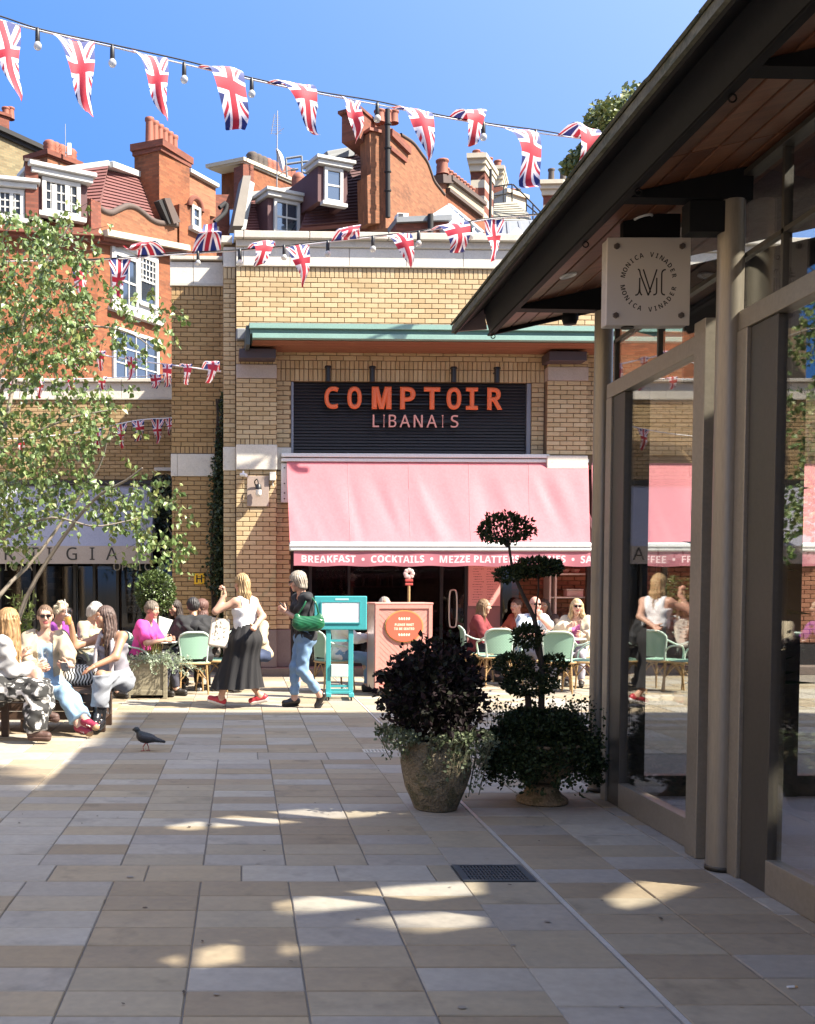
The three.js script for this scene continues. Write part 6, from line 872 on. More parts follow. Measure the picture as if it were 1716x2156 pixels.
// ================================================================ figures: one smooth skin over a posed skeleton, clothes that follow it
function netSDF(f, lo, hi, h) { // surface nets over a grid, skipping blocks far from the surface
  const nx = Math.ceil((hi.x - lo.x) / h) + 1, ny = Math.ceil((hi.y - lo.y) / h) + 1, nz = Math.ceil((hi.z - lo.z) / h) + 1, F = new Float32Array(nx * ny * nz).fill(1), id = (i, j, k) => i + nx * (j + ny * k), B = 4;
  for (let k0 = 0; k0 < nz; k0 += B) for (let j0 = 0; j0 < ny; j0 += B) for (let i0 = 0; i0 < nx; i0 += B) {
    const c = f(lo.x + (i0 + 1.5) * h, lo.y + (j0 + 1.5) * h, lo.z + (k0 + 1.5) * h), far = Math.abs(c) > h * 4.6;
    for (let k = k0; k < Math.min(nz, k0 + B); k++) for (let j = j0; j < Math.min(ny, j0 + B); j++) for (let i = i0; i < Math.min(nx, i0 + B); i++) F[id(i, j, k)] = far ? c : f(lo.x + i * h, lo.y + j * h, lo.z + k * h);
  }
  const vi = new Int32Array(nx * ny * nz).fill(-1), P = [], I = [];
  for (let k = 0; k < nz - 1; k++) for (let j = 0; j < ny - 1; j++) for (let i = 0; i < nx - 1; i++) {
    let m = 0; const v = []; for (let c = 0; c < 8; c++) { const d = F[id(i + (c & 1), j + ((c >> 1) & 1), k + (c >> 2))]; v.push(d); if (d < 0) m |= 1 << c; }
    if (m === 0 || m === 255) continue;
    let x = 0, y = 0, z = 0, n = 0;
    for (let a = 0; a < 8; a++) for (const b of [a | 1, a | 2, a | 4]) if (b !== a && (v[a] < 0) !== (v[b] < 0)) { const t = v[a] / (v[a] - v[b]); x += (a & 1) + t * ((b & 1) - (a & 1)); y += ((a >> 1) & 1) + t * (((b >> 1) & 1) - ((a >> 1) & 1)); z += (a >> 2) + t * ((b >> 2) - (a >> 2)); n++; }
    vi[id(i, j, k)] = P.length / 3; P.push(lo.x + (i + x / n) * h, lo.y + (j + y / n) * h, lo.z + (k + z / n) * h);
  }
  for (let k = 1; k < nz - 1; k++) for (let j = 1; j < ny - 1; j++) for (let i = 1; i < nx - 1; i++) {
    const a = F[id(i, j, k)] < 0, q = (p0, p1, p2, p3, s) => { if (p0 < 0 || p1 < 0 || p2 < 0 || p3 < 0) return; if (s) I.push(p0, p1, p2, p0, p2, p3); else I.push(p0, p2, p1, p0, p3, p2); };
    if (a !== F[id(i + 1, j, k)] < 0) q(vi[id(i, j - 1, k - 1)], vi[id(i, j, k - 1)], vi[id(i, j, k)], vi[id(i, j - 1, k)], a);
    if (a !== F[id(i, j + 1, k)] < 0) q(vi[id(i - 1, j, k - 1)], vi[id(i - 1, j, k)], vi[id(i, j, k)], vi[id(i, j, k - 1)], a);
    if (a !== F[id(i, j, k + 1)] < 0) q(vi[id(i - 1, j - 1, k)], vi[id(i, j - 1, k)], vi[id(i, j, k)], vi[id(i - 1, j, k)], a);
  }
  const g = new THREE.BufferGeometry(); g.setAttribute('position', new THREE.BufferAttribute(new Float32Array(P), 3)); g.setIndex(I); g.computeVertexNormals(); return norm(g);
}
const cap = (a, b, ra, rb) => { const bx_ = b.x - a.x, by = b.y - a.y, bz = b.z - a.z, l2 = bx_ * bx_ + by * by + bz * bz || 1e-9; const f = (x, y, z) => { const px = x - a.x, py = y - a.y, pz = z - a.z; let t = (px * bx_ + py * by + pz * bz) / l2; t = t < 0 ? 0 : t > 1 ? 1 : t; const dx = px - bx_ * t, dy = py - by * t, dz = pz - bz * t; return Math.sqrt(dx * dx + dy * dy + dz * dz) - ra - (rb - ra) * t; }; f.box = [a, b, Math.max(ra, rb)]; return f; };
const ell = (c, rx, ry, rz) => { const m = Math.min(rx, ry, rz); const f = (x, y, z) => { const q = Math.hypot((x - c.x) / rx, (y - c.y) / ry, (z - c.z) / rz); return (q - 1) * m * (q > 1 ? 1.2 : 1); }; f.box = [c, c, Math.max(rx, ry, rz)]; return f; };
const uni = (fs, k) => (x, y, z) => { let d = fs[0](x, y, z); for (let i = 1; i < fs.length; i++) { const e = fs[i](x, y, z), h = Math.max(k - Math.abs(d - e), 0) / k; d = Math.min(d, e) - h * h * k * 0.25; } return d; };
function sdfGeo(fs, k, h, pad = 0.03, mod) { const lo = V(9, 9, 9), hi = V(-9, -9, -9); for (const f of fs) { const [a, b, r] = f.box; for (const p of [a, b]) { lo.min(V(p.x - r, p.y - r, p.z - r)); hi.max(V(p.x + r, p.y + r, p.z + r)); } } lo.subScalar(pad); hi.addScalar(pad); const u = uni(fs, k); return netSDF(mod ? (x, y, z) => mod(u(x, y, z), x, y, z) : u, lo, hi, h); }
const paint = (g, fn) => { const p = g.attributes.position, a = new Float32Array(p.count * 3); for (let i = 0; i < p.count; i++) { const c = fn(p.getX(i), p.getY(i), p.getZ(i)); a.set(c, i * 3); } g.setAttribute('color', new THREE.BufferAttribute(a, 3)); return g; };
const D3 = (a) => V(...a).normalize(), off_ = (p, d, l) => p.clone().add(d.clone().multiplyScalar(l));
const clothM = new Map(), clothOf = (c, rough = 0.85, map = T.fine) => { const k = c.join() + rough + map.uuid; if (!clothM.has(k)) clothM.set(k, M(c, rough, { map })); return clothM.get(k); };
const skinM = M([1, 1, 1], 0.5, { vertexColors: true }), hairM = M([1, 1, 1], 0.62, { vertexColors: true });
function handGeo(side, curl, sc, col, h) { // wrist at the origin, fingers along +y, palm towards +z, thumb on the side
  const fs = [cap(V(0, -0.02, 0), V(0, 0.02, 0), 0.024, 0.026), cap(V(-0.016, 0.02, 0), V(-0.024, 0.085, 0), 0.017, 0.015), cap(V(0.016, 0.02, 0), V(0.024, 0.082, 0), 0.017, 0.014), cap(V(0, 0.02, 0), V(0, 0.088, 0), 0.018, 0.015)];
  const L = [[-0.029, 0.083, 0.066], [-0.0095, 0.09, 0.076], [0.0105, 0.087, 0.07], [0.029, 0.078, 0.055]];
  L.forEach(([x, y, l], i) => { let p = V(x * side * -1, y, 0), a = 0; [0.45, 0.32, 0.23].forEach((q, j) => { a += curl * [0.55, 0.75, 0.5][j]; const e = p.clone().add(V(x * side * -0.05, Math.cos(a) * l * q, Math.sin(a) * l * q)); fs.push(cap(p, e, 0.0088 - j * 0.0009, 0.008 - j * 0.0009)); p = e; }); });
  let t = V(0.02 * side, 0.02, 0.006); for (const [d, l, r] of [[[0.8 * side, 0.75, 0.35], 0.04, 0.013], [[0.5 * side, 0.85, 0.4 + curl * 0.4], 0.032, 0.0105], [[0.25 * side, 0.9, 0.4 + curl * 0.6], 0.026, 0.009]]) { const e = off_(t, D3(d), l); fs.push(cap(t, e, r, r * 0.88)); t = e; }
  const g = sdfGeo(fs, 0.008, h, 0.012); g.scale(sc, sc, sc); return paint(g, (x, y) => (y > 0.1 * sc ? [col[0] * 1.02, col[1] * 0.9, col[2] * 0.88] : col));
}
function headGeo(col, o, h) {
  const fs = [ell(V(0, 0.025, -0.012), 0.075, 0.09, 0.094), ell(V(0, -0.04, 0.022), 0.056, 0.066, 0.064), cap(V(-0.012, -0.094, 0.056), V(0.012, -0.094, 0.056), 0.018, 0.018), cap(V(-0.03, 0.034, 0.074), V(0.03, 0.034, 0.074), 0.013, 0.013), ell(V(-0.037, -0.022, 0.052), 0.028, 0.03, 0.028), ell(V(0.037, -0.022, 0.052), 0.028, 0.03, 0.028)];
  const nose = uni([cap(V(0, 0.024, 0.08), V(0, -0.02, 0.104), 0.008, 0.0125), cap(V(-0.011, -0.024, 0.09), V(0.011, -0.024, 0.09), 0.009, 0.009)], 0.008), lips = uni([cap(V(-0.019, -0.05, 0.08), V(0.019, -0.05, 0.08), 0.007, 0.007), cap(V(-0.015, -0.06, 0.079), V(0.015, -0.06, 0.079), 0.0078, 0.0078)], 0.004);
  const socket = [ell(V(-0.031, 0.012, 0.098), 0.019, 0.013, 0.018), ell(V(0.031, 0.012, 0.098), 0.019, 0.013, 0.018)], ears = [ell(V(-0.077, 0, -0.006), 0.01, 0.032, 0.02), ell(V(0.077, 0, -0.006), 0.01, 0.032, 0.02)], base = uni(fs, 0.03), neck = cap(V(0, -0.05, -0.02), V(0, -0.14, -0.035), 0.05, 0.05);
  const sm = (a, b, k) => { const q = Math.max(k - Math.abs(a - b), 0) / k; return Math.min(a, b) - q * q * k * 0.25; };
  const f = (x, y, z) => { let d = base(x, y, z); for (const s of socket) { const e = -s(x, y, z), q = Math.max(0.012 - Math.abs(d - e), 0) / 0.012; d = Math.max(d, e) + q * q * 0.003; } d = sm(d, nose(x, y, z), 0.012); d = sm(d, lips(x, y, z), 0.007); for (const e of ears) d = sm(d, e(x, y, z), 0.008); return sm(d, neck(x, y, z), 0.03); };
  const g = netSDF(f, V(-0.1, -0.2, -0.13), V(0.1, 0.13, 0.13), h), lip = o.lip || [0.42, 0.13, 0.12];
  paint(g, (x, y, z) => { if (z > 0.06 && lips(x, y, z) < 0.0035) return lip; const ch = Math.exp(-(((Math.abs(x) - 0.04) / 0.02) ** 2) - ((y + 0.02) / 0.022) ** 2) * (z > 0 ? 1 : 0); return [col[0] * (1 + 0.04 * ch), col[1] * (1 - 0.14 * ch), col[2] * (1 - 0.12 * ch)]; });
  const add = (gg, c) => paint(norm(gg), () => c), br = o.brow || [0.1, 0.06, 0.035], parts = [g];
  for (const s of [-1, 1]) { parts.push(add(sph(0.0118, s * 0.031, 0.012, 0.0745, 10, 8), [0.75, 0.73, 0.7]), add(sph(0.0056, s * 0.031, 0.012, 0.0818, 8, 6), [0.03, 0.02, 0.015]), add(rod(V(s * 0.014, 0.034, 0.089), V(s * 0.047, 0.036, 0.076), 0.0042, 0.0026, 6), br), add(rod(V(s * 0.019, 0.0205, 0.0855), V(s * 0.044, 0.018, 0.079), 0.0035, 0.003, 6), [col[0] * 0.75, col[1] * 0.62, col[2] * 0.58])); }
  return mergeGeometries(parts);
}
// o: x z yaw s p spine tw hd aL aR lL lR skin wear hair; the body is one mesh, clothes, hair and shoes are its children
function person(label, o) {
  const s = o.s || 1, G = thing('person', label, 'person', [o.x, 0, o.z], o.yaw || 0, o.group), hq = o.q || 1;
  const skin = o.skin || [0.55, 0.33, 0.24], P = V(...o.p), U = D3(o.spine || [0, 1, 0]), tw = o.tw || 0, pt = o.pt || 0;
  let F = V(Math.sin(tw), 0, Math.cos(tw)); F.sub(U.clone().multiplyScalar(F.dot(U))).normalize(); const X = U.clone().cross(F).normalize(); // X is the figure's left
  const PX_ = V(Math.cos(pt), 0, -Math.sin(pt)), PF = V(Math.sin(pt), 0, Math.cos(pt)), w = o.w || 1;
  const J = { C7: off_(P, U, 0.455 * s), wst: off_(P, U, 0.16 * s), chs: off_(P, U, 0.335 * s) };
  const nk = o.neck ? D3(o.neck) : U.clone().multiplyScalar(0.8).add(F.clone().multiplyScalar(0.22)).normalize(); J.head = off_(J.C7, nk, 0.2 * s);
  const toL = (v) => v.clone().sub(G.position).applyAxisAngle(Y_, -G.rotation.y), dirL = (v) => V(...v).applyAxisAngle(Y_, -G.rotation.y);
  const ik = (S, T, a, b, pole) => { const d = T.clone().sub(S), l = clamp(d.length(), Math.abs(a - b) + 0.01, (a + b) * 0.995), u = d.normalize(), c = clamp((a * a + l * l - b * b) / (2 * a * l), -1, 1), h = Math.sqrt(1 - c * c); const q = pole.clone().sub(u.clone().multiplyScalar(pole.dot(u))).normalize(); const e = u.clone().multiplyScalar(a * c).add(q.multiplyScalar(a * h)); return [e.clone().normalize().toArray(), u.multiplyScalar(l).sub(e).normalize().toArray()]; };
  const world = (a, ks) => { for (const k of ks) if (a[k + 'w']) a[k] = dirL(a[k + 'w']).toArray(); };
  for (const [n, sg] of [['L', 1], ['R', -1]]) {
    J['sh' + n] = off_(off_(P, U, 0.425 * s), X, sg * 0.158 * s * (0.6 + 0.4 * w)); const a = o['a' + n] || { u: [0.15 * sg, -1, 0], f: [0, -1, 0.2] };
    if (a.to) [a.u, a.f] = ik(J['sh' + n], toL(a.to), 0.275 * s, 0.24 * s, a.pole ? dirL(a.pole) : V(sg * 0.5, -1, -0.4)); world(a, ['h', 'n']); J['el' + n] = off_(J['sh' + n], D3(a.u), 0.275 * s); J['wr' + n] = off_(J['el' + n], D3(a.f), 0.24 * s); J['hd' + n] = a;
    J['hp' + n] = off_(off_(P, V(0, -1, 0), 0.03 * s), PX_, sg * 0.082 * s * (0.5 + 0.5 * w)); const l = o['l' + n] || { t: [0, -1, 0], s: [0, -1, 0] };
    if (l.to) [l.t, l.s] = ik(J['hp' + n], toL(l.to), 0.42 * s, 0.4 * s, l.pole ? dirL(l.pole) : V(0, 0.3, 1)); world(l, ['f']); J['kn' + n] = off_(J['hp' + n], D3(l.t), 0.42 * s); J['an' + n] = off_(J['kn' + n], D3(l.s), 0.4 * s); J['ft' + n] = D3(l.f || [0, 0, 1]); J['to' + n] = off_(J['an' + n], J['ft' + n], 0.13 * s).add(V(0, l.f ? 0 : -0.045, 0)); if (!l.f) J['to' + n] = J['an' + n].clone().add(V(0, -0.05 * s, 0.13 * s));
  }
  const lanes = (e) => { const fs = []; for (const sg of [1, -1]) { const a = off_(P, PX_, sg * 0.078 * s * w).add(V(0, -0.03 * s, 0)), b = off_(J.wst, X, sg * 0.056 * s * w), c = off_(J.chs, X, sg * 0.074 * s * w), d = off_(off_(P, U, 0.41 * s), X, sg * 0.07 * s); fs.push(cap(a, b, (0.1 * w + e) * s, (0.08 * w + e) * s), cap(b, c, (0.08 * w + e) * s, (0.088 * w + e) * s), cap(c, d, (0.088 * w + e) * s, (0.06 + e) * s)); } return fs; };
  const extra = (e) => { const fs = []; for (const sg of [1, -1]) { if (o.fem !== 0) fs.push(ell(off_(off_(off_(P, U, 0.315 * s), X, sg * 0.068 * s), F, 0.07 * s), (0.06 + e) * s, (0.06 + e) * s, (0.055 + e) * s)); fs.push(cap(off_(J.C7, U, -0.01), J[sg > 0 ? 'shL' : 'shR'], (0.052 + e) * s, (0.052 + e) * s)); } return fs; };
  const hips = (e) => [1, -1].map((sg) => ell(off_(off_(P, PX_, sg * 0.07 * s), PF, -0.045 * s).add(V(0, -0.04 * s, 0)), (0.1 * w + e) * s, (0.1 * w + e) * s, (0.09 * w + e) * s));
  const arm = (n, e, a = 0, b = 2) => { const fs = []; if (a < 1) fs.push(cap(J['sh' + n], J['el' + n].clone().lerp(J['sh' + n], 1 - Math.min(1, b)), (0.048 * (0.5 + 0.5 * w) + e) * s, (0.039 + e) * s)); if (b > 1) fs.push(cap(J['el' + n], J['wr' + n].clone().lerp(J['el' + n], 2 - b), (0.039 + e) * s, (0.028 + e * 1.1) * s)); return fs; };
  const leg = (n, e, b = 2, fl = 0) => { const fs = [cap(J['hp' + n], J['kn' + n].clone().lerp(J['hp' + n], 1 - Math.min(1, b)), (0.085 * w + e) * s, (0.056 + e + fl * 0.3) * s)]; if (b > 1) fs.push(cap(J['kn' + n], J['an' + n].clone().lerp(J['kn' + n], 2 - b), (0.056 + e + fl * 0.3) * s, (0.037 + e + fl) * s)); return fs; };
  const calf = (n) => { const d = J['an' + n].clone().sub(J['kn' + n]).normalize(), k = J['ft' + n].clone().multiplyScalar(-0.016 * s); return ell(off_(J['kn' + n], d, 0.12 * s).add(k), 0.05 * s, 0.075 * s, 0.05 * s); };
  // skin: body, arms, legs, feet; head and hands from finer grids of their own
  const all = [...lanes(0), ...extra(0), ...hips(0), cap(J.C7, off_(J.head, nk, -0.05 * s), 0.05 * s, 0.046 * s)];
  for (const n of ['L', 'R']) all.push(...arm(n, 0), ...leg(n, 0), calf(n), cap(J['an' + n], J['to' + n], 0.034 * s, 0.028 * s), cap(off_(J['an' + n], J['ft' + n], -0.03 * s), J['an' + n], 0.03 * s, 0.032 * s));
  const parts = [paint(sdfGeo(all, 0.035 * s, 0.0145 / hq), () => skin)];
  const hd = o.hd || [0, 0, 0], HM = new THREE.Matrix4().compose(J.head, new THREE.Quaternion().setFromEuler(new THREE.Euler(hd[1], hd[0], hd[2] || 0, 'YXZ')), V(s, s, s));
  parts.push(headGeo(skin, o, 0.0062 / Math.sqrt(hq)).applyMatrix4(HM));
  for (const [n, sg] of [['L', 1], ['R', -1]]) { const a = J['hd' + n], y = a.h ? D3(a.h) : J['wr' + n].clone().sub(J['el' + n]).normalize(); let z = D3(a.n || [-sg, 0, 0.1]); z.sub(y.clone().multiplyScalar(z.dot(y))).normalize(); const x = y.clone().cross(z); parts.push(handGeo(sg > 0 ? -1 : 1, a.curl ?? 0.6, s, skin, 0.005).applyMatrix4(new THREE.Matrix4().makeBasis(x, y, z).setPosition(J['wr' + n]))); }
  mesh('body', mergeGeometries(parts.map(norm)), skinM, G);
  G.userData.J = undefined; const wr = (amp, fq = 1) => (d, x, y, z) => d + amp * (Math.sin(x * 31 * fq + 2.1 * Math.sin(y * 23 * fq)) * Math.sin(z * 29 * fq + y * 17 * fq + 1.3) + 0.6 * Math.sin(y * 41 * fq + 3 * Math.sin(x * 19 * fq + z * 13 * fq)));
  for (const c of o.wear || []) {
    const m = c.mat || clothOf(c.c, c.r, c.map), e = c.off ?? 0.012, cell = (c.cell || 0.0145) / hq; let fs = [], cut = [];
    if (c.k === 'top') {
      fs = [...lanes(e), ...extra(e * 0.9)]; const hem = off_(P, U, -(c.hem ?? 0.02) * s); if ((c.hem ?? 0) > 0.03) fs.push(...hips(e)); cut.push((x, y, z) => -((x - hem.x) * U.x + (y - hem.y) * U.y + (z - hem.z) * U.z));
      for (const n of ['L', 'R']) if (c.sl) fs.push(...arm(n, e + (c.loose || 0), 0, c.sl));
      if (c.sl) for (const n of ['L', 'R']) { const b = c.sl > 1 ? J['wr' + n].clone().lerp(J['el' + n], 2 - c.sl) : J['el' + n].clone().lerp(J['sh' + n], 1 - c.sl), d = (c.sl > 1 ? J['wr' + n].clone().sub(J['el' + n]) : J['el' + n].clone().sub(J['sh' + n])).normalize(); cut.push((x, y, z) => { const t = (x - b.x) * d.x + (y - b.y) * d.y + (z - b.z) * d.z; return t > -0.005 && Math.hypot(x - b.x, y - b.y, z - b.z) < 0.11 ? t : -1; }); }
      if (!c.sl) for (const n of ['L', 'R']) { const q = J['sh' + n].clone().add(X.clone().multiplyScalar((n === 'L' ? 1 : -1) * (c.strap ?? 0.012))); const sg = n === 'L' ? 1 : -1; const ap = off_(P, U, 0.345 * s); cut.push((x, y, z) => Math.min(sg * ((x - q.x) * X.x + (y - q.y) * X.y + (z - q.z) * X.z), (x - ap.x) * U.x + (y - ap.y) * U.y + (z - ap.z) * U.z)); }
      const nc = off_(off_(J.C7, F, (c.nf ?? 0.03) * s), U, (c.nu ?? 0.035) * s), nr = (c.nr ?? 0.085) * s; cut.push((x, y, z) => nr - Math.hypot(x - nc.x, (y - nc.y) * 0.9, z - nc.z));
      if (c.tube) { const tp = off_(P, U, c.tube * s); cut.push((x, y, z) => (x - tp.x) * U.x + (y - tp.y) * U.y + (z - tp.z) * U.z); }
      if (c.open) cut.push((x, y, z) => { const dx = (x - J.chs.x) * X.x + (y - J.chs.y) * X.y + (z - J.chs.z) * X.z, df = (x - J.chs.x) * F.x + (y - J.chs.y) * F.y + (z - J.chs.z) * F.z; return df > 0 ? c.open * s - Math.abs(dx) : -1; });
    } else if (c.k === 'trousers') {
      fs = [...hips(e), ...lanes(e).filter((_, i) => i % 3 === 0)]; for (const n of ['L', 'R']) fs.push(...leg(n, e, c.len ?? 1.93, c.fl || 0)); const wst = off_(P, U, (c.wst ?? 0.1) * s); cut.push((x, y, z) => (x - wst.x) * U.x + (y - wst.y) * U.y + (z - wst.z) * U.z);
      for (const n of ['L', 'R']) { const b = J['an' + n].clone().lerp(J['kn' + n], 2 - (c.len ?? 1.93)), d = J['an' + n].clone().sub(J['kn' + n]).normalize(); cut.push((x, y, z) => { const t = (x - b.x) * d.x + (y - b.y) * d.y + (z - b.z) * d.z; return t > -0.004 && Math.hypot(x - b.x, y - b.y, z - b.z) < 0.12 ? t : -1; }); }
    } else if (c.k === 'skirt') { // over seated or bent legs
      fs = [...hips(e + 0.02), ...lanes(e).filter((_, i) => i % 3 === 0)]; for (const n of ['L', 'R']) fs.push(cap(J['hp' + n], J['kn' + n], 0.11 * s, 0.1 * s), cap(J['kn' + n], J['an' + n].clone().lerp(J['kn' + n], 0.2), 0.1 * s, 0.11 * s)); fs.push(cap(J.knL, J.knR, 0.09 * s, 0.09 * s), cap(J.anL.clone().lerp(J.knL, 0.25), J.anR.clone().lerp(J.knR, 0.45), 0.09 * s, 0.09 * s));
      const wst = off_(P, U, 0.12 * s); cut.push((x, y, z) => (x - wst.x) * U.x + (y - wst.y) * U.y + (z - wst.z) * U.z);
    }
    const W = wr((c.amp ?? 0.0035) * 1.5, c.fq || 1), kk = c.k === 'skirt' ? 0.09 : 0.04;
    const g = sdfGeo(fs, kk * s, cell, 0.05, (d, x, y, z) => { d = W(d, x, y, z); for (const q of cut) { const t = q(x, y, z); if (t > d) d = t; } return d; });
    mesh(c.n, uvm(g, c.uv || 3), m, G);
  }
  for (const c of o.shoes ? [o.shoes] : []) for (const n of ['L', 'R']) {
    const a = J['an' + n], t = J['to' + n], f = t.clone().sub(a).setY(0), d = J['ft' + n], he = off_(a, d, -0.035 * s), e = c.e || 0.006; const dn = J['an' + n].clone().sub(J['kn' + n]).normalize(), low = (p, q) => off_(p, dn, q);
    const fs = [cap(low(he, 0.03 * s), low(t, -0.002), (0.036 + e) * s, (0.03 + e) * s), cap(low(he, 0.015 * s), off_(a, d, 0.04 * s), (0.034 + e) * s, (0.034 + e) * s)]; if (c.boot) fs.push(cap(a, a.clone().lerp(J['kn' + n], c.boot), (0.04 + e) * s, (0.052 + e) * s)); if (c.heel) fs.push(cap(low(he, 0.04 * s), low(he, 0.062 * s), 0.03 * s, 0.026 * s));
    const B = mesh(c.boot ? 'boot' : 'shoe', uvm(sdfGeo(fs, 0.02, 0.0075), 4), clothOf(c.c, c.r ?? 0.5), G); const so = c.sole || c.c, sg = sdfGeo([cap(low(he, 0.055 * s), low(t, 0.02 * s), (0.032 + e) * s, (0.03 + e) * s)], 0.01, 0.007, 0.02, (q, x, y, z) => { const p = low(t, 0.02 * s); const u = (x - p.x) * dn.x + (y - p.y) * dn.y + (z - p.z) * dn.z; return Math.max(q, -u - 0.004); }); mesh('sole', sg, clothOf(so, 0.7), B);
    if (c.stripe) { const sd = V(d.z, 0, -d.x); for (const k of [-1, 1]) for (let i = 0; i < 3; i++) { const p0 = off_(off_(a, d, (0.02 + i * 0.022) * s), sd, k * 0.036 * s); mesh('stripe', bar(low(p0, 0.045), off_(low(p0, 0.002), sd, -k * 0.012), 0.008, 0.008), clothOf([0.75, 0.7, 0.6]), B); } }
  }
  // hair in the head's own frame, long strands hanging straight down
  if (o.hair) { const h = o.hair, c = h.c, fs = [ell(V(0, 0.03, -0.016), 0.083 + (h.v || 0), 0.096 + (h.v || 0), 0.098 + (h.v || 0))], inv = new THREE.Matrix4().copy(HM).invert(), dn = V(0, -1, 0).transformDirection(inv), locks = [];
    const face = ell(V(0, -0.045 - (h.fr || 0), 0.085), h.fw || 0.06, 0.1, 0.075), ear = h.up ? [ell(V(0.085, -0.015, 0.03), 0.03, 0.035, 0.045), ell(V(-0.085, -0.015, 0.03), 0.03, 0.035, 0.045)] : [];
    if (h.t === 'long') { const L = h.l || 0.35; reseed(h.sd || 7); const bk = h.bk || [[-0.07, 0], [-0.05, -0.05], [-0.02, -0.085], [0.02, -0.085], [0.05, -0.05], [0.07, 0]]; for (const [x, z] of bk) { const a = V(x, 0.01, z - 0.01), b = a.clone().add(dn.clone().multiplyScalar(L * 0.5)).add(V(x * 0.25, 0, z * 0.1)), e = b.clone().add(dn.clone().multiplyScalar(L * 0.5 * rr(0.8, 1.1))).add(V(x * (h.sp || 0.1), 0, h.fw2 || 0)); fs.push(cap(a, b, 0.03, 0.034), cap(b, e, 0.034, 0.012)); for (let i = 0; i < 11; i++) { const j = sphDir().multiplyScalar(0.036), j2 = j.clone().multiplyScalar(rr(0.5, 1.4)).add(sphDir().multiplyScalar(0.012)); locks.push(new THREE.TubeGeometry(new THREE.CatmullRomCurve3([a.clone().add(j.clone().multiplyScalar(0.8)).add(V(0, 0.03, 0)), b.clone().add(j), b.clone().lerp(e, 0.6).add(j2), e.clone().add(j2.clone().multiplyScalar(0.8)).add(dn.clone().multiplyScalar(rr(-0.04, 0.06)))]), 8, rr(0.0025, 0.005), 4)); } } }
    if (h.t === 'tail') { const a = V(0, 0.03, -0.1), b = a.clone().add(dn.clone().multiplyScalar(0.1)).add(V(0, 0, -0.035)); const e = b.clone().add(dn.clone().multiplyScalar(h.l || 0.15)).add(V(0, 0, 0.02)); fs.push(cap(a, b, 0.032, 0.034), cap(b, e, 0.034, 0.014), cap(V(0.05, 0.0, -0.06), V(0.04, -0.1, -0.08), 0.03, 0.016), cap(V(-0.05, 0.0, -0.06), V(-0.04, -0.1, -0.08), 0.03, 0.016)); }
    if (h.t === 'bob') for (const x of [-0.065, 0.065]) fs.push(cap(V(x, 0.02, -0.02), V(x * 1.05, -0.06, -0.03), 0.036, 0.03)), fs.push(cap(V(x * 0.5, 0, -0.08), V(x * 0.5, -0.075, -0.075), 0.042, 0.035));
    if (h.t === 'curly') { reseed(19); for (let i = 0; i < 34; i++) { const d = sphDir(); if (d.z > 0.45 && d.y < 0.5) continue; if (d.y < -0.5) continue; fs.push(ell(V(d.x * 0.086, 0.03 + d.y * 0.1, -0.016 + d.z * 0.096), 0.03, 0.03, 0.03)); } }
    if (h.t === 'hijab') fs.push(cap(V(0, -0.1, -0.02), V(0, -0.2, 0), 0.09, 0.12));
    const st = h.t === 'curly' ? 90 : 1, g = sdfGeo(fs, h.t === 'curly' ? 0.015 : 0.022, 0.0075, 0.02, (d, x, y, z) => { d += 0.0035 * Math.sin(Math.atan2(x, z + 0.02) * 21 + 3 * Math.sin(y * (14 + st))) + 0.0022 * Math.sin(x * 210 + z * 120 + 5 * Math.sin(y * 24)) + 0.003 * Math.sin(y * 38 + x * 30); d = Math.max(d, -face(x, y, z)); for (const e of ear) d = Math.max(d, -e(x, y, z)); if (h.part) d = Math.max(d, 0.004 - Math.hypot(x, (y - 0.13) * 0.2) - 0.002); return d; });
    const c2 = h.c2 || c.map((v) => v * 0.6); paint(g, (x, y, z) => { const t = clamp(0.5 + 0.5 * Math.sin(Math.atan2(x, z + 0.02) * 23 + 4 * Math.sin(y * 15)) + 0.2 * Math.sin(x * 190), 0, 1); return c.map((v, i) => lerp(v, c2[i], t)); });
    const H0 = mesh('hair', g.applyMatrix4(HM), hairM, G); if (locks.length) mesh('loose_strands', mergeGeometries(locks.map((l, i) => paint(norm(l), () => (i % 2 ? c : c.map((v, q) => lerp(v, c2[q], 0.5)))))).applyMatrix4(HM), hairM, H0);
  }
  if (o.shades) { const l = []; for (const sg of [-1, 1]) l.push(rbox(0.046, 0.032, 0.008, sg * 0.031, 0.012, 0.099, 0.003), rod(V(sg * 0.054, 0.018, 0.097), V(sg * 0.08, 0.012, 0), 0.0026, 0.0026, 5)); l.push(rod(V(-0.012, 0.018, 0.1), V(0.012, 0.018, 0.1), 0.003, 0.003, 5)); mesh('sunglasses', join(l).applyMatrix4(HM), M([0.012, 0.01, 0.01], 0.15), G); }
  if (o.specs) { const l = []; for (const sg of [-1, 1]) l.push(new THREE.TorusGeometry(0.022, 0.0025, 5, 14).translate(sg * 0.031, 0.01, 0.1), rod(V(sg * 0.053, 0.014, 0.098), V(sg * 0.08, 0.012, 0), 0.002, 0.002, 5)); mesh('spectacles', join(l).applyMatrix4(HM), mat.dark, G); }
  G.userData.J = undefined; delete G.userData.J; G.updateMatrixWorld(); const out = {}; for (const n of Object.keys(J)) if (J[n].isVector3) out[n] = J[n].clone().applyMatrix4(G.matrixWorld); out.G = G; out.HM = HM; out.local = J; return out;
}
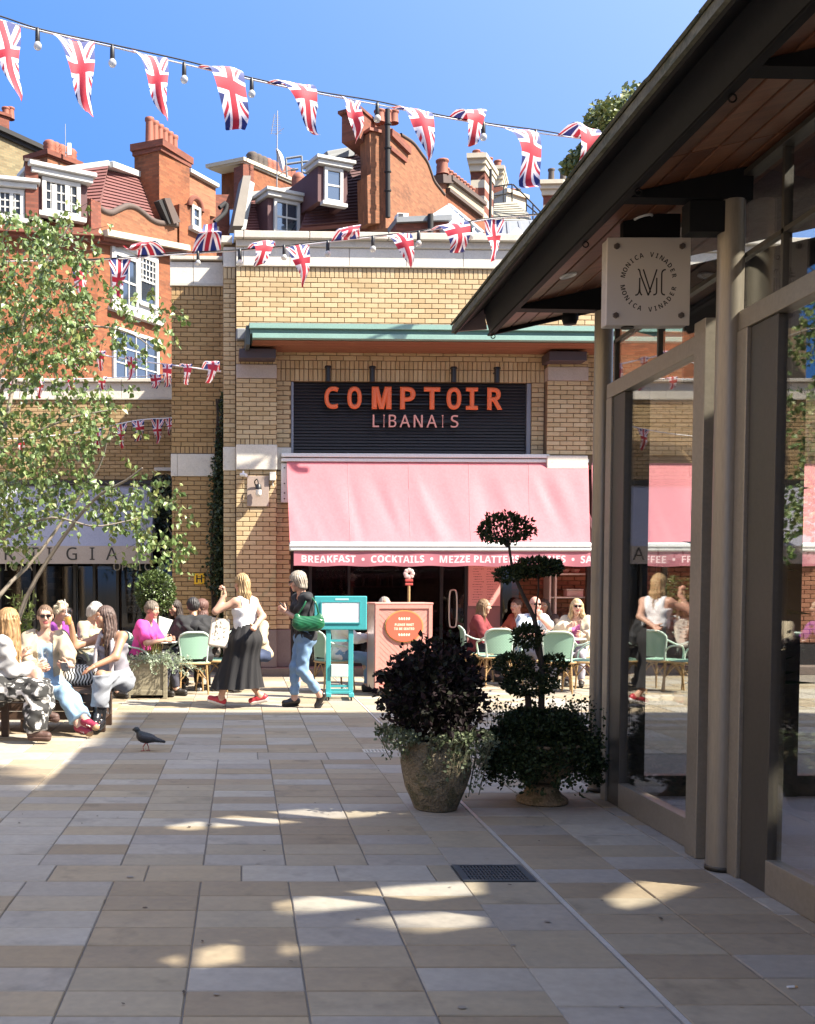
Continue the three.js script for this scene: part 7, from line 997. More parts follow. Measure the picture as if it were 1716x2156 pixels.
// ================================================================ chairs, tables, bench, menu stand, greeting desk
const mintW = M([0.27, 0.45, 0.34], 0.7, { map: dtex(64, (i, j) => { const a = ((i >> 3) + (j >> 3)) % 2, u = i % 8, v = j % 8; return u === 0 || v === 0 ? g3(0.6) : g3(a ? 1 : 0.86); }) }), bamboo = M([0.5, 0.33, 0.15], 0.45, { map: T.grain }), mintRim = M([0.55, 0.68, 0.58], 0.6, { map: T.fine });
const chairProto = (() => { // seat, woven back in a curved frame, arms, four bamboo legs and stretchers; faces +z
  const C = new THREE.Group(), L = [[-0.2, 0.2], [0.2, 0.2], [-0.18, -0.2], [0.18, -0.2]];
  const part = (n, g, m) => mesh(n, g, m, C);
  part('seat', uvm(rbox(0.45, 0.035, 0.44, 0, 0.445, 0.01, 0.016, 2), 6), mintW); part('seat_rim', join([tube([V(-0.22, 0.435, 0.21), V(0.22, 0.435, 0.21), V(0.21, 0.435, -0.2), V(-0.21, 0.435, -0.2)], 0.016, 40, 6, true)]), bamboo);
  { const g = new THREE.PlaneGeometry(0.4, 0.36, 10, 8), p = g.attributes.position; for (let i = 0; i < p.count; i++) { const x = p.getX(i), y = p.getY(i); const k = 1 - 0.12 * smooth(0.1, -0.18, y); p.setXYZ(i, x * k, 0.68 + y + (y > 0.1 ? -0.25 * x * x : 0), -0.235 - 0.09 * (y + 0.18) + 0.55 * x * x); } g.computeVertexNormals(); const b = norm(g.clone()), f = g.clone().translate(0, 0, 0.012); const q = g.index.clone(); part('backrest', uvm(join([f, b]), 6), mintW); }
  part('back_frame', tube([V(-0.18, 0.44, -0.2), V(-0.19, 0.6, -0.21), V(-0.205, 0.8, -0.225), V(-0.14, 0.862, -0.265), V(0, 0.875, -0.285), V(0.14, 0.862, -0.265), V(0.205, 0.8, -0.225), V(0.19, 0.6, -0.21), V(0.18, 0.44, -0.2)], 0.016, 60, 6), mintRim);
  for (const s of [-1, 1]) part('armrest', tube([V(s * 0.2, 0.76, -0.225), V(s * 0.265, 0.69, -0.08), V(s * 0.265, 0.65, 0.1), V(s * 0.235, 0.56, 0.19), V(s * 0.21, 0.44, 0.2)], 0.014, 30, 6), mintRim);
  for (const [x, z] of L) part('leg', rod(V(x * 1.12, 0.002, z * 1.18), V(x, 0.43, z * 0.98), 0.013, 0.016, 8), bamboo);
  for (const [a, b] of [[0, 1], [2, 3], [0, 2], [1, 3]]) part('stretcher', tube([V(L[a][0] * 1.05, 0.2, L[a][1] * 1.06), V((L[a][0] + L[b][0]) / 2, 0.4, (L[a][1] + L[b][1]) / 2), V(L[b][0] * 1.05, 0.2, L[b][1] * 1.06)], 0.009, 16, 5), bamboo);
  return C;
})();
function chair(px, D, turn, label) { const c = chairProto.clone(); c.name = numbered('bistro_chair'); c.position.set(at(px, 1400, D).x, 0.003, -D); c.rotation.y = turn; scene.add(c); return tag(c, label, 'chair', 'mint woven bistro chairs'); }
function table(px, D, label, r = 0.32) {
  const t = thing('bistro_table', label, 'table', [at(px, 1400, D).x, 0.003, -D], 0, 'small round cafe tables'); mesh('tabletop', lathe([[0, 0.72], [r, 0.72], [r + 0.006, 0.73], [r, 0.742], [0, 0.742]], 36), M([0.6, 0.58, 0.54], 0.4), t);
  mesh('pedestal', lathe([[0.028, 0.03], [0.024, 0.3], [0.03, 0.7], [0.09, 0.72]], 14), mat.black, t); for (let i = 0; i < 3; i++) { const a = i * 2.094 + 0.4; mesh('foot', bar(V(0, 0.03, 0), V(0.24 * Math.cos(a), 0.012, 0.24 * Math.sin(a)), 0.03, 0.022), mat.black, t); } return t;
}
{
  chair(402, 14.75, Math.PI + 0.25, 'mint bistro chair seen from behind under the man in the black hooded jacket');
  chair(456, 15.2, -1.9, 'mint bistro chair half hidden behind the cloth tote bag');
  chair(702, 15.0, 1.9, 'mint bistro chair seen through the legs of the turquoise menu stand');
  chair(1043, 15.9, Math.PI, 'mint bistro chair seen from behind in the shade between the bush and cloud tree');
  chair(1003, 16.75, 1.5, 'bistro chair under the woman in the dark red jacket');
  chair(1119, 16.05, 0.1, 'bistro chair under the bald man in the patterned shirt');
  chair(1171, 14.9, Math.PI - 0.2, 'mint bistro chair seen from behind right of the cloud pruned trunk');
  chair(1231, 15.0, -2.3, 'mint bistro chair beside the far round column'); chair(1212, 16.1, 0.05, 'bistro chair under the blonde woman in dark sunglasses');
  chair(1392, 15.2, 2.2, 'mint bistro chair seen through the glass shop, left of two'); chair(1446, 14.9, -2.6, 'mint bistro chair seen through the glass shop, right of two');
  chair(178, 14.25, 1.2, 'bistro chair under the white haired person in the cream jacket'); chair(100, 13.8, 1.2, 'bistro chair under the curly haired person in purple'); chair(299, 14.5, 1.3, 'bistro chair under the person in the bright pink top');
  table(1090, 16.7, 'cafe table between the woman in red and the woman facing her'); table(1186, 15.6, 'pale cafe table beside the blonde woman in sunglasses'); table(440, 15.75, 'cafe table in front of the man in the black hooded jacket'); table(160, 13.55, 'cafe table with white crockery behind the seated trio'); table(336, 14.75, 'cafe table beyond the round clipped tree');
  // crockery on the tables
  const cup = (px, D, y, label) => { const c = thing('coffee_cup', label, 'cup', [at(px, 1340, D).x, y, -D]); mesh('cup_body', lathe([[0, 0], [0.025, 0], [0.04, 0.05], [0.042, 0.07], [0.038, 0.07], [0.034, 0.04], [0, 0.02]], 16), mat.white, c); mesh('saucer', lathe([[0, -0.004], [0.07, 0.004], [0.072, 0.008], [0, 0.0]], 20), mat.white, c); };
  cup(1080, 16.6, 0.75, 'white cup on the table before the woman in dark red'); cup(285, 14.65, 0.75, 'white cup left of the person in bright pink'); cup(1192, 15.5, 0.75, 'white cup on the table beside the blonde woman in sunglasses'); cup(168, 13.5, 0.75, 'white cup on the table behind the seated trio');
}
{ // dark slatted bench under the trio
  const B = thing('wooden_bench', 'dark brown boxy wooden bench under the seated women at the left', 'bench'), wd = M([0.075, 0.04, 0.024], 0.6, { map: T.grain }), x0 = -3.1, x1 = at(238, 1440, 11).x, z0 = -11.45, z1 = -10.72;
  for (let i = 0; i < 6; i++) mesh('seat_slat', uvm(bx(x0, x1, 0.405, 0.445, z0 + i * 0.122, z0 + i * 0.122 + 0.112, 0.006), 1, i * 0.3), wd, B);
  for (let i = 0; i < 3; i++) mesh('front_board', uvm(bx(x0 + 0.03, x1 - 0.06, 0.13 + i * 0.091, 0.13 + i * 0.091 + 0.086, z1 - 0.075, z1 - 0.05, 0.004), 1, i * 0.4), wd, B); mesh('end_board', uvm(bx(x1 - 0.09, x1 - 0.06, 0.13, 0.4, z0 + 0.05, z1 - 0.08, 0.004)), wd, B);
  for (const x of [x0 + 0.2, -2.3, x1 - 0.14]) for (const z of [z0 + 0.06, z1 - 0.13]) mesh('leg', uvm(bx(x, x + 0.08, 0.002, 0.128, z, z + 0.07, 0.004)), wd, B);
  const B2 = thing('wooden_bench', 'end of a dark wooden bench under the long haired blonde at the left edge', 'bench'); for (let i = 0; i < 4; i++) mesh('seat_slat', uvm(bx(-2.85 + i * 0.125, -2.85 + i * 0.125 + 0.115, 0.405, 0.445, -10.6, -9.7, 0.006)), wd, B2); for (const x of [-2.82, -2.42]) for (const z of [-10.5, -9.85]) mesh('leg', uvm(bx(x, x + 0.07, 0.002, 0.404, z, z + 0.07, 0.004)), wd, B2);
}
{ // turquoise menu stand
  const p = gnd(722, 1475), D = -p.z + 0.2, k = D / FOC, S = thing('menu_stand', 'turquoise wheeled menu stand with a bright white display panel', 'menu stand', [p.x, 0, -D], -0.06), teal = M([0.07, 0.42, 0.44], 0.4, { map: T.fine }), X = (x) => (x - 722) * k, Y = (y) => EYE - (y - 1237) * k;
  const x0 = X(664), x1 = X(774), y0 = Y(1326), y1 = Y(1255);
  mesh('display_case', join([bx(x0, x1, y0, y1, -0.05, 0.05, 0.012)]), teal, S); mesh('display_panel', bx(x0 + 0.1, x1 - 0.1, y0 + 0.1, y1 - 0.085, 0.05, 0.056, 0.003), M([0.82, 0.84, 0.86], 0.35), S);
  mesh('panel_frame', join([bx(x0 + 0.085, x1 - 0.085, y1 - 0.084, y1 - 0.072, 0.05, 0.062), bx(x0 + 0.085, x1 - 0.085, y0 + 0.087, y0 + 0.099, 0.05, 0.062), bx(x0 + 0.085, x0 + 0.098, y0 + 0.1, y1 - 0.085, 0.05, 0.062), bx(x1 - 0.098, x1 - 0.085, y0 + 0.1, y1 - 0.085, 0.05, 0.062)]), teal, S);
  mesh('printed_menu', join([0, 1].map((i) => bx(x0 + 0.13 + i * 0.23, x0 + 0.33 + i * 0.23, y0 + 0.12, y1 - 0.1, 0.0562, 0.0575))), M([0.85, 0.86, 0.86], 0.6), S); mesh('crest_label', bx(-0.09, 0.09, y1 - 0.055, y1 - 0.03, 0.05, 0.053), M([0.45, 0.7, 0.7], 0.5), S);
  const pl = X(694), pr = X(741); for (const x of [pl, pr]) { mesh('upright', bx(x - 0.033, x + 0.033, 0.1, y0 - 0.002, -0.03, 0.03, 0.006), teal, S); mesh('base_bar', bx(x - 0.035, x + 0.035, 0.05, 0.1, -0.24, 0.26, 0.008), teal, S); }
  mesh('cross_bar', join([bx(pl, pr, 0.16, 0.19, -0.02, 0.02), bx(pl, pr, 0.09, 0.12, 0.15, 0.19), bx(pl, pr, 0.09, 0.12, -0.19, -0.15), bx(pl + 0.034, pr - 0.034, y0 - 0.16, y0 - 0.13, -0.02, 0.02)]), teal, S); mesh('menu_box', bx(pl + 0.035, pr - 0.035, 0.3, 0.47, -0.02, 0.05, 0.006), M([0.5, 0.58, 0.56], 0.5), S);
  for (const x of [pl, pr]) for (const z of [-0.2, 0.22]) mesh('wheel', new THREE.CylinderGeometry(0.026, 0.026, 0.022, 14).rotateZ(Math.PI / 2).translate(x, 0.027, z), mat.black, S);
}
{ // pink greeting desk with its oval plaque
  const p = gnd(846, 1466), D = -p.z, k = D / FOC, S = thing('greeting_desk', 'tall pink panelled greeting desk on castors with an oval orange plaque', 'desk', [p.x, 0, -D - 0.28], 0.1), pink = M([0.66, 0.29, 0.24], 0.6, { map: T.fine }), w = 0.4, h = EYE - (1269 - 1237) * k;
  mesh('body', uvm(bx(-w, w, 0.1, h - 0.03, -0.26, 0.245, 0.006)), pink, S); mesh('top', uvm(bx(-w - 0.012, w + 0.012, h - 0.028, h, -0.27, 0.27, 0.008)), pink, S);
  mesh('front_frame', uvm(join([bx(-w, -w + 0.05, 0.1, h - 0.03, 0.246, 0.27), bx(w - 0.05, w, 0.1, h - 0.03, 0.246, 0.27), bx(-w + 0.05, w - 0.05, h - 0.08, h - 0.03, 0.246, 0.269), bx(-w + 0.05, w - 0.05, 0.1, 0.15, 0.246, 0.269)])), pink, S);
  for (let i = 0; i < 22; i++) for (const s of [-1, 1]) { // herringbone boards, cut to each half
    const y0 = 0.15 - 0.32 + i * 0.074, P = [[0.003, y0 + 0.003], [0.35, y0 + 0.35], [0.35, y0 + 0.418], [0.003, y0 + 0.071]].map(([x, y]) => [s * x, clamp(y, 0.152, h - 0.082)]); const q = s > 0 ? P : P.slice().reverse(); if (Math.max(...P.map((a) => a[1])) - Math.min(...P.map((a) => a[1])) < 0.02) continue; const sh = new THREE.Shape(q.map((a) => new THREE.Vector2(...a))); mesh('herringbone_board', uvm(new THREE.ExtrudeGeometry(sh, { depth: 0.008, bevelEnabled: false }).translate(0, 0, 0.246 + (i % 2) * 0.001)), pink, S); }
  const oy = EYE - (1319 - 1237) * k, tx = canvasTex(512, 400, (c, W, H) => { c.fillStyle = '#dd5f48'; c.fillRect(0, 0, W, H); c.fillStyle = '#f7d9c2'; c.textAlign = 'center'; c.textBaseline = 'middle'; c.font = 'bold 44px sans-serif'; c.fillText('PLEASE WAIT', 256, 176); c.fillText('TO BE SEATED', 256, 230); for (const y of [100, 308]) for (let i = -2; i <= 2; i++) { c.beginPath(); c.ellipse(256 + i * 34, y, 12, 18, i * 0.3, 0, 7); c.fill(); c.fillRect(246 + i * 34, y + (y < 200 ? -20 : 10), 16, 6); } });
  const o = new THREE.Group(); const disc = (rx, ry, z0, z1, m, n) => { const g = new THREE.CylinderGeometry(1, 1, z1 - z0, 48).rotateX(Math.PI / 2); const q = g.attributes.position, uv = g.attributes.uv; for (let i = 0; i < q.count; i++) { uv.setXY(i, q.getX(i) * 0.5 + 0.5, q.getY(i) * 0.5 + 0.5); q.setXYZ(i, q.getX(i) * rx, q.getY(i) * ry + oy, q.getZ(i) + (z0 + z1) / 2); } g.computeVertexNormals(); return mesh(n, norm(g), m, S); };
  const pl = disc(0.27, 0.225, 0.258, 0.272, M([0.55, 0.36, 0.12], 0.35, { metalness: 0.3 }), 'plaque_rim'); disc(0.255, 0.21, 0.2725, 0.28, M('#ffffff', 0.5, { map: tx }), 'plaque');
  mesh('side_trim', bx(-w - 0.006, -w, 0.1, h - 0.03, -0.2, 0.2), M([0.6, 0.5, 0.46], 0.3, { metalness: 0.5 }), S);
  for (const x of [-0.32, 0.32]) for (const z of [-0.2, 0.2]) { mesh('castor', new THREE.CylinderGeometry(0.042, 0.042, 0.03, 16).rotateZ(Math.PI / 2).translate(x, 0.043, z), mat.black, S); mesh('castor_fork', bx(x - 0.025, x + 0.025, 0.06, 0.099, z - 0.02, z + 0.02), mat.steel, S); }
  // flower wand standing behind the desk
  const q = at(861, 1230, 15.2), F = thing('ornament_post', 'slim wooden post topped by a pale rosette and red bands behind the greeting desk', 'ornament'); mesh('post', rod(V(q.x, 0, q.z), V(q.x, q.y - 0.02, q.z), 0.02), bamboo, F); for (const y of [1222, 1230]) mesh('red_band', bx(q.x - 0.055, q.x + 0.055, at(861, y, 15.2).y - 0.018, at(861, y, 15.2).y + 0.018, q.z - 0.02, q.z + 0.02, 0.006), M([0.4, 0.06, 0.05], 0.6), F); const ry = at(861, 1208, 15.2).y; for (let i = 0; i < 8; i++) { const a = i * Math.PI / 4; mesh('petal', new THREE.SphereGeometry(0.035, 8, 6).scale(1, 1, 0.4).translate(q.x + 0.05 * Math.cos(a), ry + 0.05 * Math.sin(a), q.z), M([0.5, 0.36, 0.33], 0.7), F); }
}
// ================================================================ the people
const K = { fair: [0.46, 0.265, 0.185], pale: [0.5, 0.31, 0.225], tan: [0.38, 0.205, 0.125], olive: [0.33, 0.18, 0.11] };
const denim = [0.18, 0.3, 0.46], stand = (px, D, o) => ({ x: (px - PX) / FOC * D, z: -D, ...o });
{ // walking woman with the cloth tote
  const D = 13, w = person('walking blonde woman seen from behind in white vest and long black skirt', stand(517, D, {
    yaw: -Math.PI / 2, p: [0, 0.9, 0], tw: -0.8, pt: -0.4, spine: [0, 1, 0.02], hd: [-0.95, 0.05, 0], skin: K.fair, q: 1.1, w: 1.05,
    aL: { to: at(473, 1252, D - 0.1), pole: [-0.3, -1, 0.2], curl: 1.5, hw: [-0.1, 1, 0], nw: [-1, 0, 0] }, aR: { to: at(538, 1318, D - 0.25), pole: [1, -0.3, -0.2], curl: 0.8 },
    lL: { to: V(at(464, 1470, D).x, 0.1, -D), pole: [-1, 0.1, 0], fw: [-1, 0.1, 0.1] }, lR: { to: V(at(549, 1470, D).x, 0.13, -D - 0.08), pole: [-1, 0, 0], fw: [-1, -0.45, 0] },
    wear: [{ n: 'vest', k: 'top', c: [0.78, 0.77, 0.78], hem: -0.08, off: 0.011, strap: -0.035, nr: 0.1, amp: 0.004 }], shoes: { c: [0.5, 0.035, 0.05], sole: [0.75, 0.72, 0.68], stripe: 1 },
    hair: { t: 'long', c: [0.4, 0.275, 0.13], c2: [0.22, 0.14, 0.065], l: 0.27, v: 0.006, bk: [[-0.05, -0.04], [-0.025, -0.085], [0.02, -0.085], [0.045, -0.05], [0, -0.09]] } }));
  // skirt: gathered waist, pleats that open towards the hem
  const nu = 72, nv = 26, P = [], I = [], c0 = w.local.hpL.clone().add(w.local.hpR).multiplyScalar(0.5), hemC = w.local.anL.clone().add(w.local.anR).multiplyScalar(0.5);
  for (let j = 0; j <= nv; j++) for (let i = 0; i < nu; i++) { const t = j / nv, a = (i / nu) * 6.283, y = lerp(1.03, 0.245, t), e = smooth(0, 1, t), hip = Math.exp(-(((t - 0.22) / 0.16) ** 2)) * 0.05, rz = lerp(0.135, 0.32, Math.pow(t, 1.1)) + hip, rx = lerp(0.15, 0.25, t) + hip * 1.25, pl = 1 + (0.03 + 0.055 * t) * Math.sin(a * 13 + 2.2 * Math.sin(a * 2 + t * 2)) + 0.02 * Math.sin(a * 29 + 5 * t); P.push(lerp(c0.x, hemC.x, e) + rx * pl * Math.sin(a), y - 0.012 * t * Math.cos(a), lerp(c0.z, hemC.z + 0.035, e) + rz * pl * Math.cos(a)); }
  for (let j = 0; j < nv; j++) for (let i = 0; i < nu; i++) { const a = j * nu + i, b = j * nu + ((i + 1) % nu), c = a + nu, d = b + nu; I.push(a, c, b, b, c, d); }
  const g = new THREE.BufferGeometry(); g.setAttribute('position', new THREE.BufferAttribute(new Float32Array(P), 3)); g.setIndex(I); g.computeVertexNormals(); const sm = M([0.017, 0.016, 0.018], 0.85, { map: T.fine }); sm.side = THREE.DoubleSide; mesh('skirt', uvm(norm(g), 3), sm, w.G);
  const wb = lathe([[0.128, 0], [0.131, 0.03], [0.127, 0.03]], 32).scale(1.12, 1, 1.1).translate(c0.x, 1.015, c0.z); mesh('waistband', wb, sm, w.G);
  // tote
  const h = w.wrL.clone().add(V(-0.02, 0.05, 0.03)), T0 = thing('cloth_tote_bag', 'printed cream cloth tote hanging by its long handles from the raised hand', 'bag'), b0 = at(467, 1302, D - 0.08), tt = canvasTex(256, 256, (c) => { c.fillStyle = '#d9cfbf'; c.fillRect(0, 0, 256, 256); reseed(41); c.fillStyle = '#6d655c'; for (let i = 0; i < 26; i++) { c.beginPath(); c.ellipse(rr(40, 216), rr(30, 200), rr(4, 20), rr(3, 9), rr(0, 3), 0, 7); c.fill(); } });
  const bag = rbox(0.27, 0.36, 0.075, 0, -0.18, 0, 0.03, 3); { const p = bag.attributes.position, uv = bag.attributes.uv; for (let i = 0; i < p.count; i++) { const y = p.getY(i), k = 1 + 0.12 * smooth(0, -0.3, y); uv.setXY(i, p.getX(i) / 0.27 + 0.5, y / 0.36 + 1); p.setXYZ(i, p.getX(i) * k * 0.84 + 0.012 * Math.sin(y * 22), y + 0.01 * Math.sin(p.getX(i) * 30), p.getZ(i) * (0.6 + 0.8 * smooth(0, -0.25, y)) + 0.008 * Math.sin(y * 30 + p.getX(i) * 14)); } bag.computeVertexNormals(); }
  bag.rotateZ(-0.12); mesh('bag_body', norm(bag.translate(b0.x, b0.y, b0.z)), M('#ffffff', 0.9, { map: tt }), T0); for (const [s, z] of [[-0.07, 0.02], [0.07, 0.02], [-0.06, -0.03], [0.06, -0.03]]) mesh('handle', tube([V(b0.x + s, b0.y - 0.03, b0.z + z), V(lerp(b0.x + s, h.x, 0.6), lerp(b0.y, h.y, 0.5), b0.z + z), h.clone().add(V(s * 0.2, 0, 0))], 0.009, 14, 5), M([0.6, 0.46, 0.27], 0.8), T0);
}
{ // walking woman with phone and green bag
  const D = 13.05, w = person('walking grey haired woman in black tee and pale jeans looking at her phone', stand(641, D, {
    yaw: -Math.PI / 2, p: [0, 0.925, 0], tw: 0.25, pt: 0.1, spine: [0, 1, 0.06], hd: [0.05, 0.16, 0], skin: K.fair, q: 1.1, w: 1.02,
    aL: { to: at(603, 1290, D - 0.06), pole: [0.4, -1, 0.2], curl: 1.1, hw: [-0.8, 0.5, 0], nw: [0, 0.6, -1] }, aR: { to: at(606, 1287, D + 0.1), pole: [0.4, -1, 0], curl: 1.1, hw: [-0.8, 0.5, 0.1], nw: [0, 0.6, 1] },
    lR: { to: V(at(620, 1480, D).x, 0.082, -D - 0.05), pole: [-1, 0, 0], fw: [-1, -0.3, 0.05] }, lL: { to: V(at(674, 1460, D).x, 0.15, -D + 0.09), pole: [-1, 0, 0], fw: [-0.35, -0.9, 0.1] },
    wear: [{ n: 'tee_shirt', k: 'top', c: [0.018, 0.019, 0.022], hem: 0.09, sl: 0.95, loose: 0.022, off: 0.02, amp: 0.006, nr: 0.075 }, { n: 'jeans', k: 'trousers', c: denim, len: 1.84, off: 0.016, amp: 0.005, wst: 0.06 }], shoes: { c: [0.014, 0.012, 0.012], r: 0.3 },
    hair: { t: 'bob', c: [0.36, 0.31, 0.25], c2: [0.18, 0.15, 0.115], v: 0.014 }, shades: 1 }));
  const c = at(596, 1276, D - 0.02), Ph = thing('mobile_phone', 'dark phone held up by the grey haired walking woman', 'phone', [c.x, c.y, c.z], 0); const pg = rbox(0.012, 0.14, 0.072, 0, 0, 0, 0.005); pg.rotateZ(0.75); mesh('case', pg, mat.black, Ph); const pg2 = bx(0.0062, 0.0072, -0.063, 0.063, -0.032, 0.032); pg2.rotateZ(0.75); mesh('display_glass', pg2, M([0.05, 0.05, 0.06], 0.1), Ph);
  const b = at(649, 1307, D - 0.23), B = thing('green_shoulder_bag', 'glossy dark green leather hobo bag on the walking woman in the black tee', 'bag'), lm = M([0.018, 0.13, 0.055], 0.28, { map: T.fine });
  const g = sdfGeo([cap(V(-0.12, -0.02, 0), V(0.12, -0.02, 0), 0.075, 0.075), cap(V(-0.1, -0.055, 0), V(0.1, -0.055, 0), 0.07, 0.07), cap(V(-0.14, 0.06, 0), V(-0.12, -0.02, 0), 0.03, 0.06), cap(V(0.14, 0.06, 0), V(0.12, -0.02, 0), 0.03, 0.06)], 0.05, 0.008, 0.03, (d, x, y, z) => d + 0.003 * Math.sin(x * 60 + 8 * Math.sin(y * 30)) + (Math.abs(z) > 0 ? 0.12 * Math.max(0, Math.abs(z) - 0.03) : 0)); g.scale(1, 1, 0.62); mesh('bag_body', uvm(g.translate(b.x, b.y, b.z), 4), lm, B);
  const sh = w.shL.clone().add(V(0.02, 0.075, 0.0)); mesh('strap', join([tube([b.clone().add(V(-0.13, 0.07, 0)), lerpV(b.clone().add(V(-0.12, 0.1, 0)), sh, 0.5).add(V(0.02, 0, 0.05)), sh], 0.012, 20, 6), tube([b.clone().add(V(0.13, 0.07, 0)), lerpV(b.clone().add(V(0.12, 0.1, 0)), sh, 0.5).add(V(0.03, 0, 0.05)), sh], 0.012, 20, 6), tube([sh, sh.clone().add(V(0.0, 0.01, -0.05)), sh.clone().add(V(0, -0.03, -0.09))], 0.012, 8, 6)]), lm, B);
}
function lerpV(a, b, t) { return a.clone().lerp(b, t); }
const printT = dtex(256, (i, j) => { const k = (j * 2) * 512 + i * 2, v = n2[k] + 0.35 * Math.sin(i * 0.09 + 7 * n1[k]) * Math.sin(j * 0.1 + 6 * n4[k]); return v > 0.62 ? g3(0.95) : v > 0.5 ? g3(0.3) : g3(0.05); });
{ // the trio on the benches
  const a = person('long haired blonde woman at the left edge in white top and printed skirt', { x: at(-4, 1400, 10.25).x, z: -10.25, yaw: 1.75, p: [0, 0.53, 0], spine: [0, 1, 0.1], tw: 0.1, hd: [0.35, 0.05, 0], skin: K.fair, q: 1.35,
    aR: { to: at(72, 1404, 10.3), pole: [-0.4, -1, 0.3], curl: 0.9, hw: [1, 0.1, 0] , nw: [0, 0, -1] }, aL: { to: at(45, 1384, 10.55), pole: [-0.3, -1, -0.2], curl: 0.7, hw: [0.5, 1, 0], nw: [0.8, -0.3, -0.5] },
    lR: { to: at(74, 1548, 9.98).setY(0.115), pole: [1, 0.4, 0.1], fw: [1, -0.28, 0.15] }, lL: { to: at(92, 1498, 10.12), pole: [1, 0.9, 0], fw: [0.94, -0.42, 0.1] },
    wear: [{ n: 'white_top', k: 'top', c: [0.46, 0.455, 0.45], sl: 1.9, off: 0.02, loose: 0.016, hem: 0.1, nr: 0.15, nu: 0.07, nf: 0, amp: 0.006 }, { n: 'print_skirt', k: 'skirt', mat: M([0.6, 0.58, 0.55], 0.85, { map: printT }), off: 0.02, amp: 0.008, uv: 1.6 }],
    shoes: { c: [0.085, 0.042, 0.03], boot: 0.62, heel: 1, e: 0.008, r: 0.6 }, hair: { t: 'long', c: [0.38, 0.225, 0.095], c2: [0.2, 0.11, 0.045], l: 0.46, v: 0.008, sp: 0.3, bk: [[-0.085, 0.02], [-0.08, -0.03], [-0.05, -0.07], [0, -0.09], [0.05, -0.07], [0.07, -0.02], [-0.07, 0.05]] } });
  const b = person('seated woman in dark sunglasses, cream cardigan and pale jeans on the bench', { x: at(97, 1400, 10.95).x, z: -10.95, yaw: 0.75, p: [0, 0.545, 0], spine: [0.02, 1, -0.04], tw: -0.6, hd: [-0.52, 0.02, 0.04], skin: K.pale, q: 1.35, lip: [0.5, 0.14, 0.13],
    aR: { to: at(76, 1404, 10.62), pole: [-1, -0.8, 0], curl: 0.8, hw: [0.9, -0.2, 0.3], nw: [0, 0.3, -1] }, aL: { to: at(150, 1408, 10.55), pole: [1, -0.8, -0.3], curl: 0.9, hw: [-1, 0.1, 0.2], nw: [0, 0.2, -1] },
    lR: { to: at(168, 1530, 10.45).setY(0.1), pole: [0.7, 0.7, 0.6], fw: [0.8, -0.28, 0.55] }, lL: { to: at(194, 1540, 10.32).setY(0.1), pole: [0.8, 0.8, 0.4], fw: [0.8, -0.28, 0.6] },
    wear: [{ n: 'bandeau_top', k: 'top', c: [0.28, 0.4, 0.52], off: 0.012, hem: -0.06, tube: 0.37, strap: 0.05, nr: 0.02 }, { n: 'cardigan', k: 'top', c: [0.46, 0.38, 0.27], sl: 1.75, off: 0.026, loose: 0.012, hem: 0.06, open: 0.075, nr: 0.1, amp: 0.005 }, { n: 'jeans', k: 'trousers', c: [0.27, 0.42, 0.58], len: 1.82, off: 0.016, fl: 0.022, amp: 0.005, wst: 0.1 }],
    shoes: { c: [0.3, 0.025, 0.06], sole: [0.42, 0.25, 0.13], stripe: 1 }, hair: { t: 'short', c: [0.09, 0.05, 0.03], c2: [0.15, 0.09, 0.05], up: 1, v: -0.002 }, shades: 1 });
  const c = person('seated woman with very long dark hair in grey top, grey trousers and looped scarf', { x: at(243, 1400, 11.1).x, z: -11.1, yaw: -0.35, p: [0, 0.545, 0], spine: [-0.12, 1, 0.06], tw: -0.1, hd: [-0.75, 0.0, 0.06], skin: K.tan, q: 1.35,
    aR: { to: at(150, 1316, 10.95), pole: [-0.6, -1, 0.2], curl: 1.0, hw: [-0.15, 1, 0], nw: [-1, 0.1, 0.1] }, aL: { to: at(200, 1402, 10.75), pole: [1, -0.6, 0.3], curl: 0.35, hw: [-0.9, -0.45, 0.3], nw: [-0.2, -1, 0] },
    lL: { to: at(205, 1505, 10.68), pole: [-0.2, 1, 0.6], fw: [-0.1, -0.55, 0.8] }, lR: { to: at(212, 1528, 10.72).setY(0.12), pole: [0, 0.5, 1], fw: [-0.1, -0.3, 1] },
    wear: [{ n: 'camisole', k: 'top', c: [0.26, 0.24, 0.27], off: 0.018, hem: 0.08, strap: -0.045, nr: 0.13, nu: 0.02, nf: 0.07, amp: 0.006 }, { n: 'trousers', k: 'trousers', c: [0.27, 0.285, 0.31], len: 1.8, off: 0.02, fl: 0.02, amp: 0.006, wst: 0.08 }],
    shoes: { c: [0.014, 0.014, 0.015], boot: 0.35, heel: 1, r: 0.22, e: 0.008 }, hair: { t: 'long', c: [0.035, 0.022, 0.018], c2: [0.11, 0.065, 0.05], l: 0.42, v: 0.002, sp: 0.1, sd: 5, bk: [[0.07, 0.01], [0.075, -0.03], [0.05, -0.07], [0.01, -0.09], [-0.03, -0.08], [-0.06, -0.05]] } });
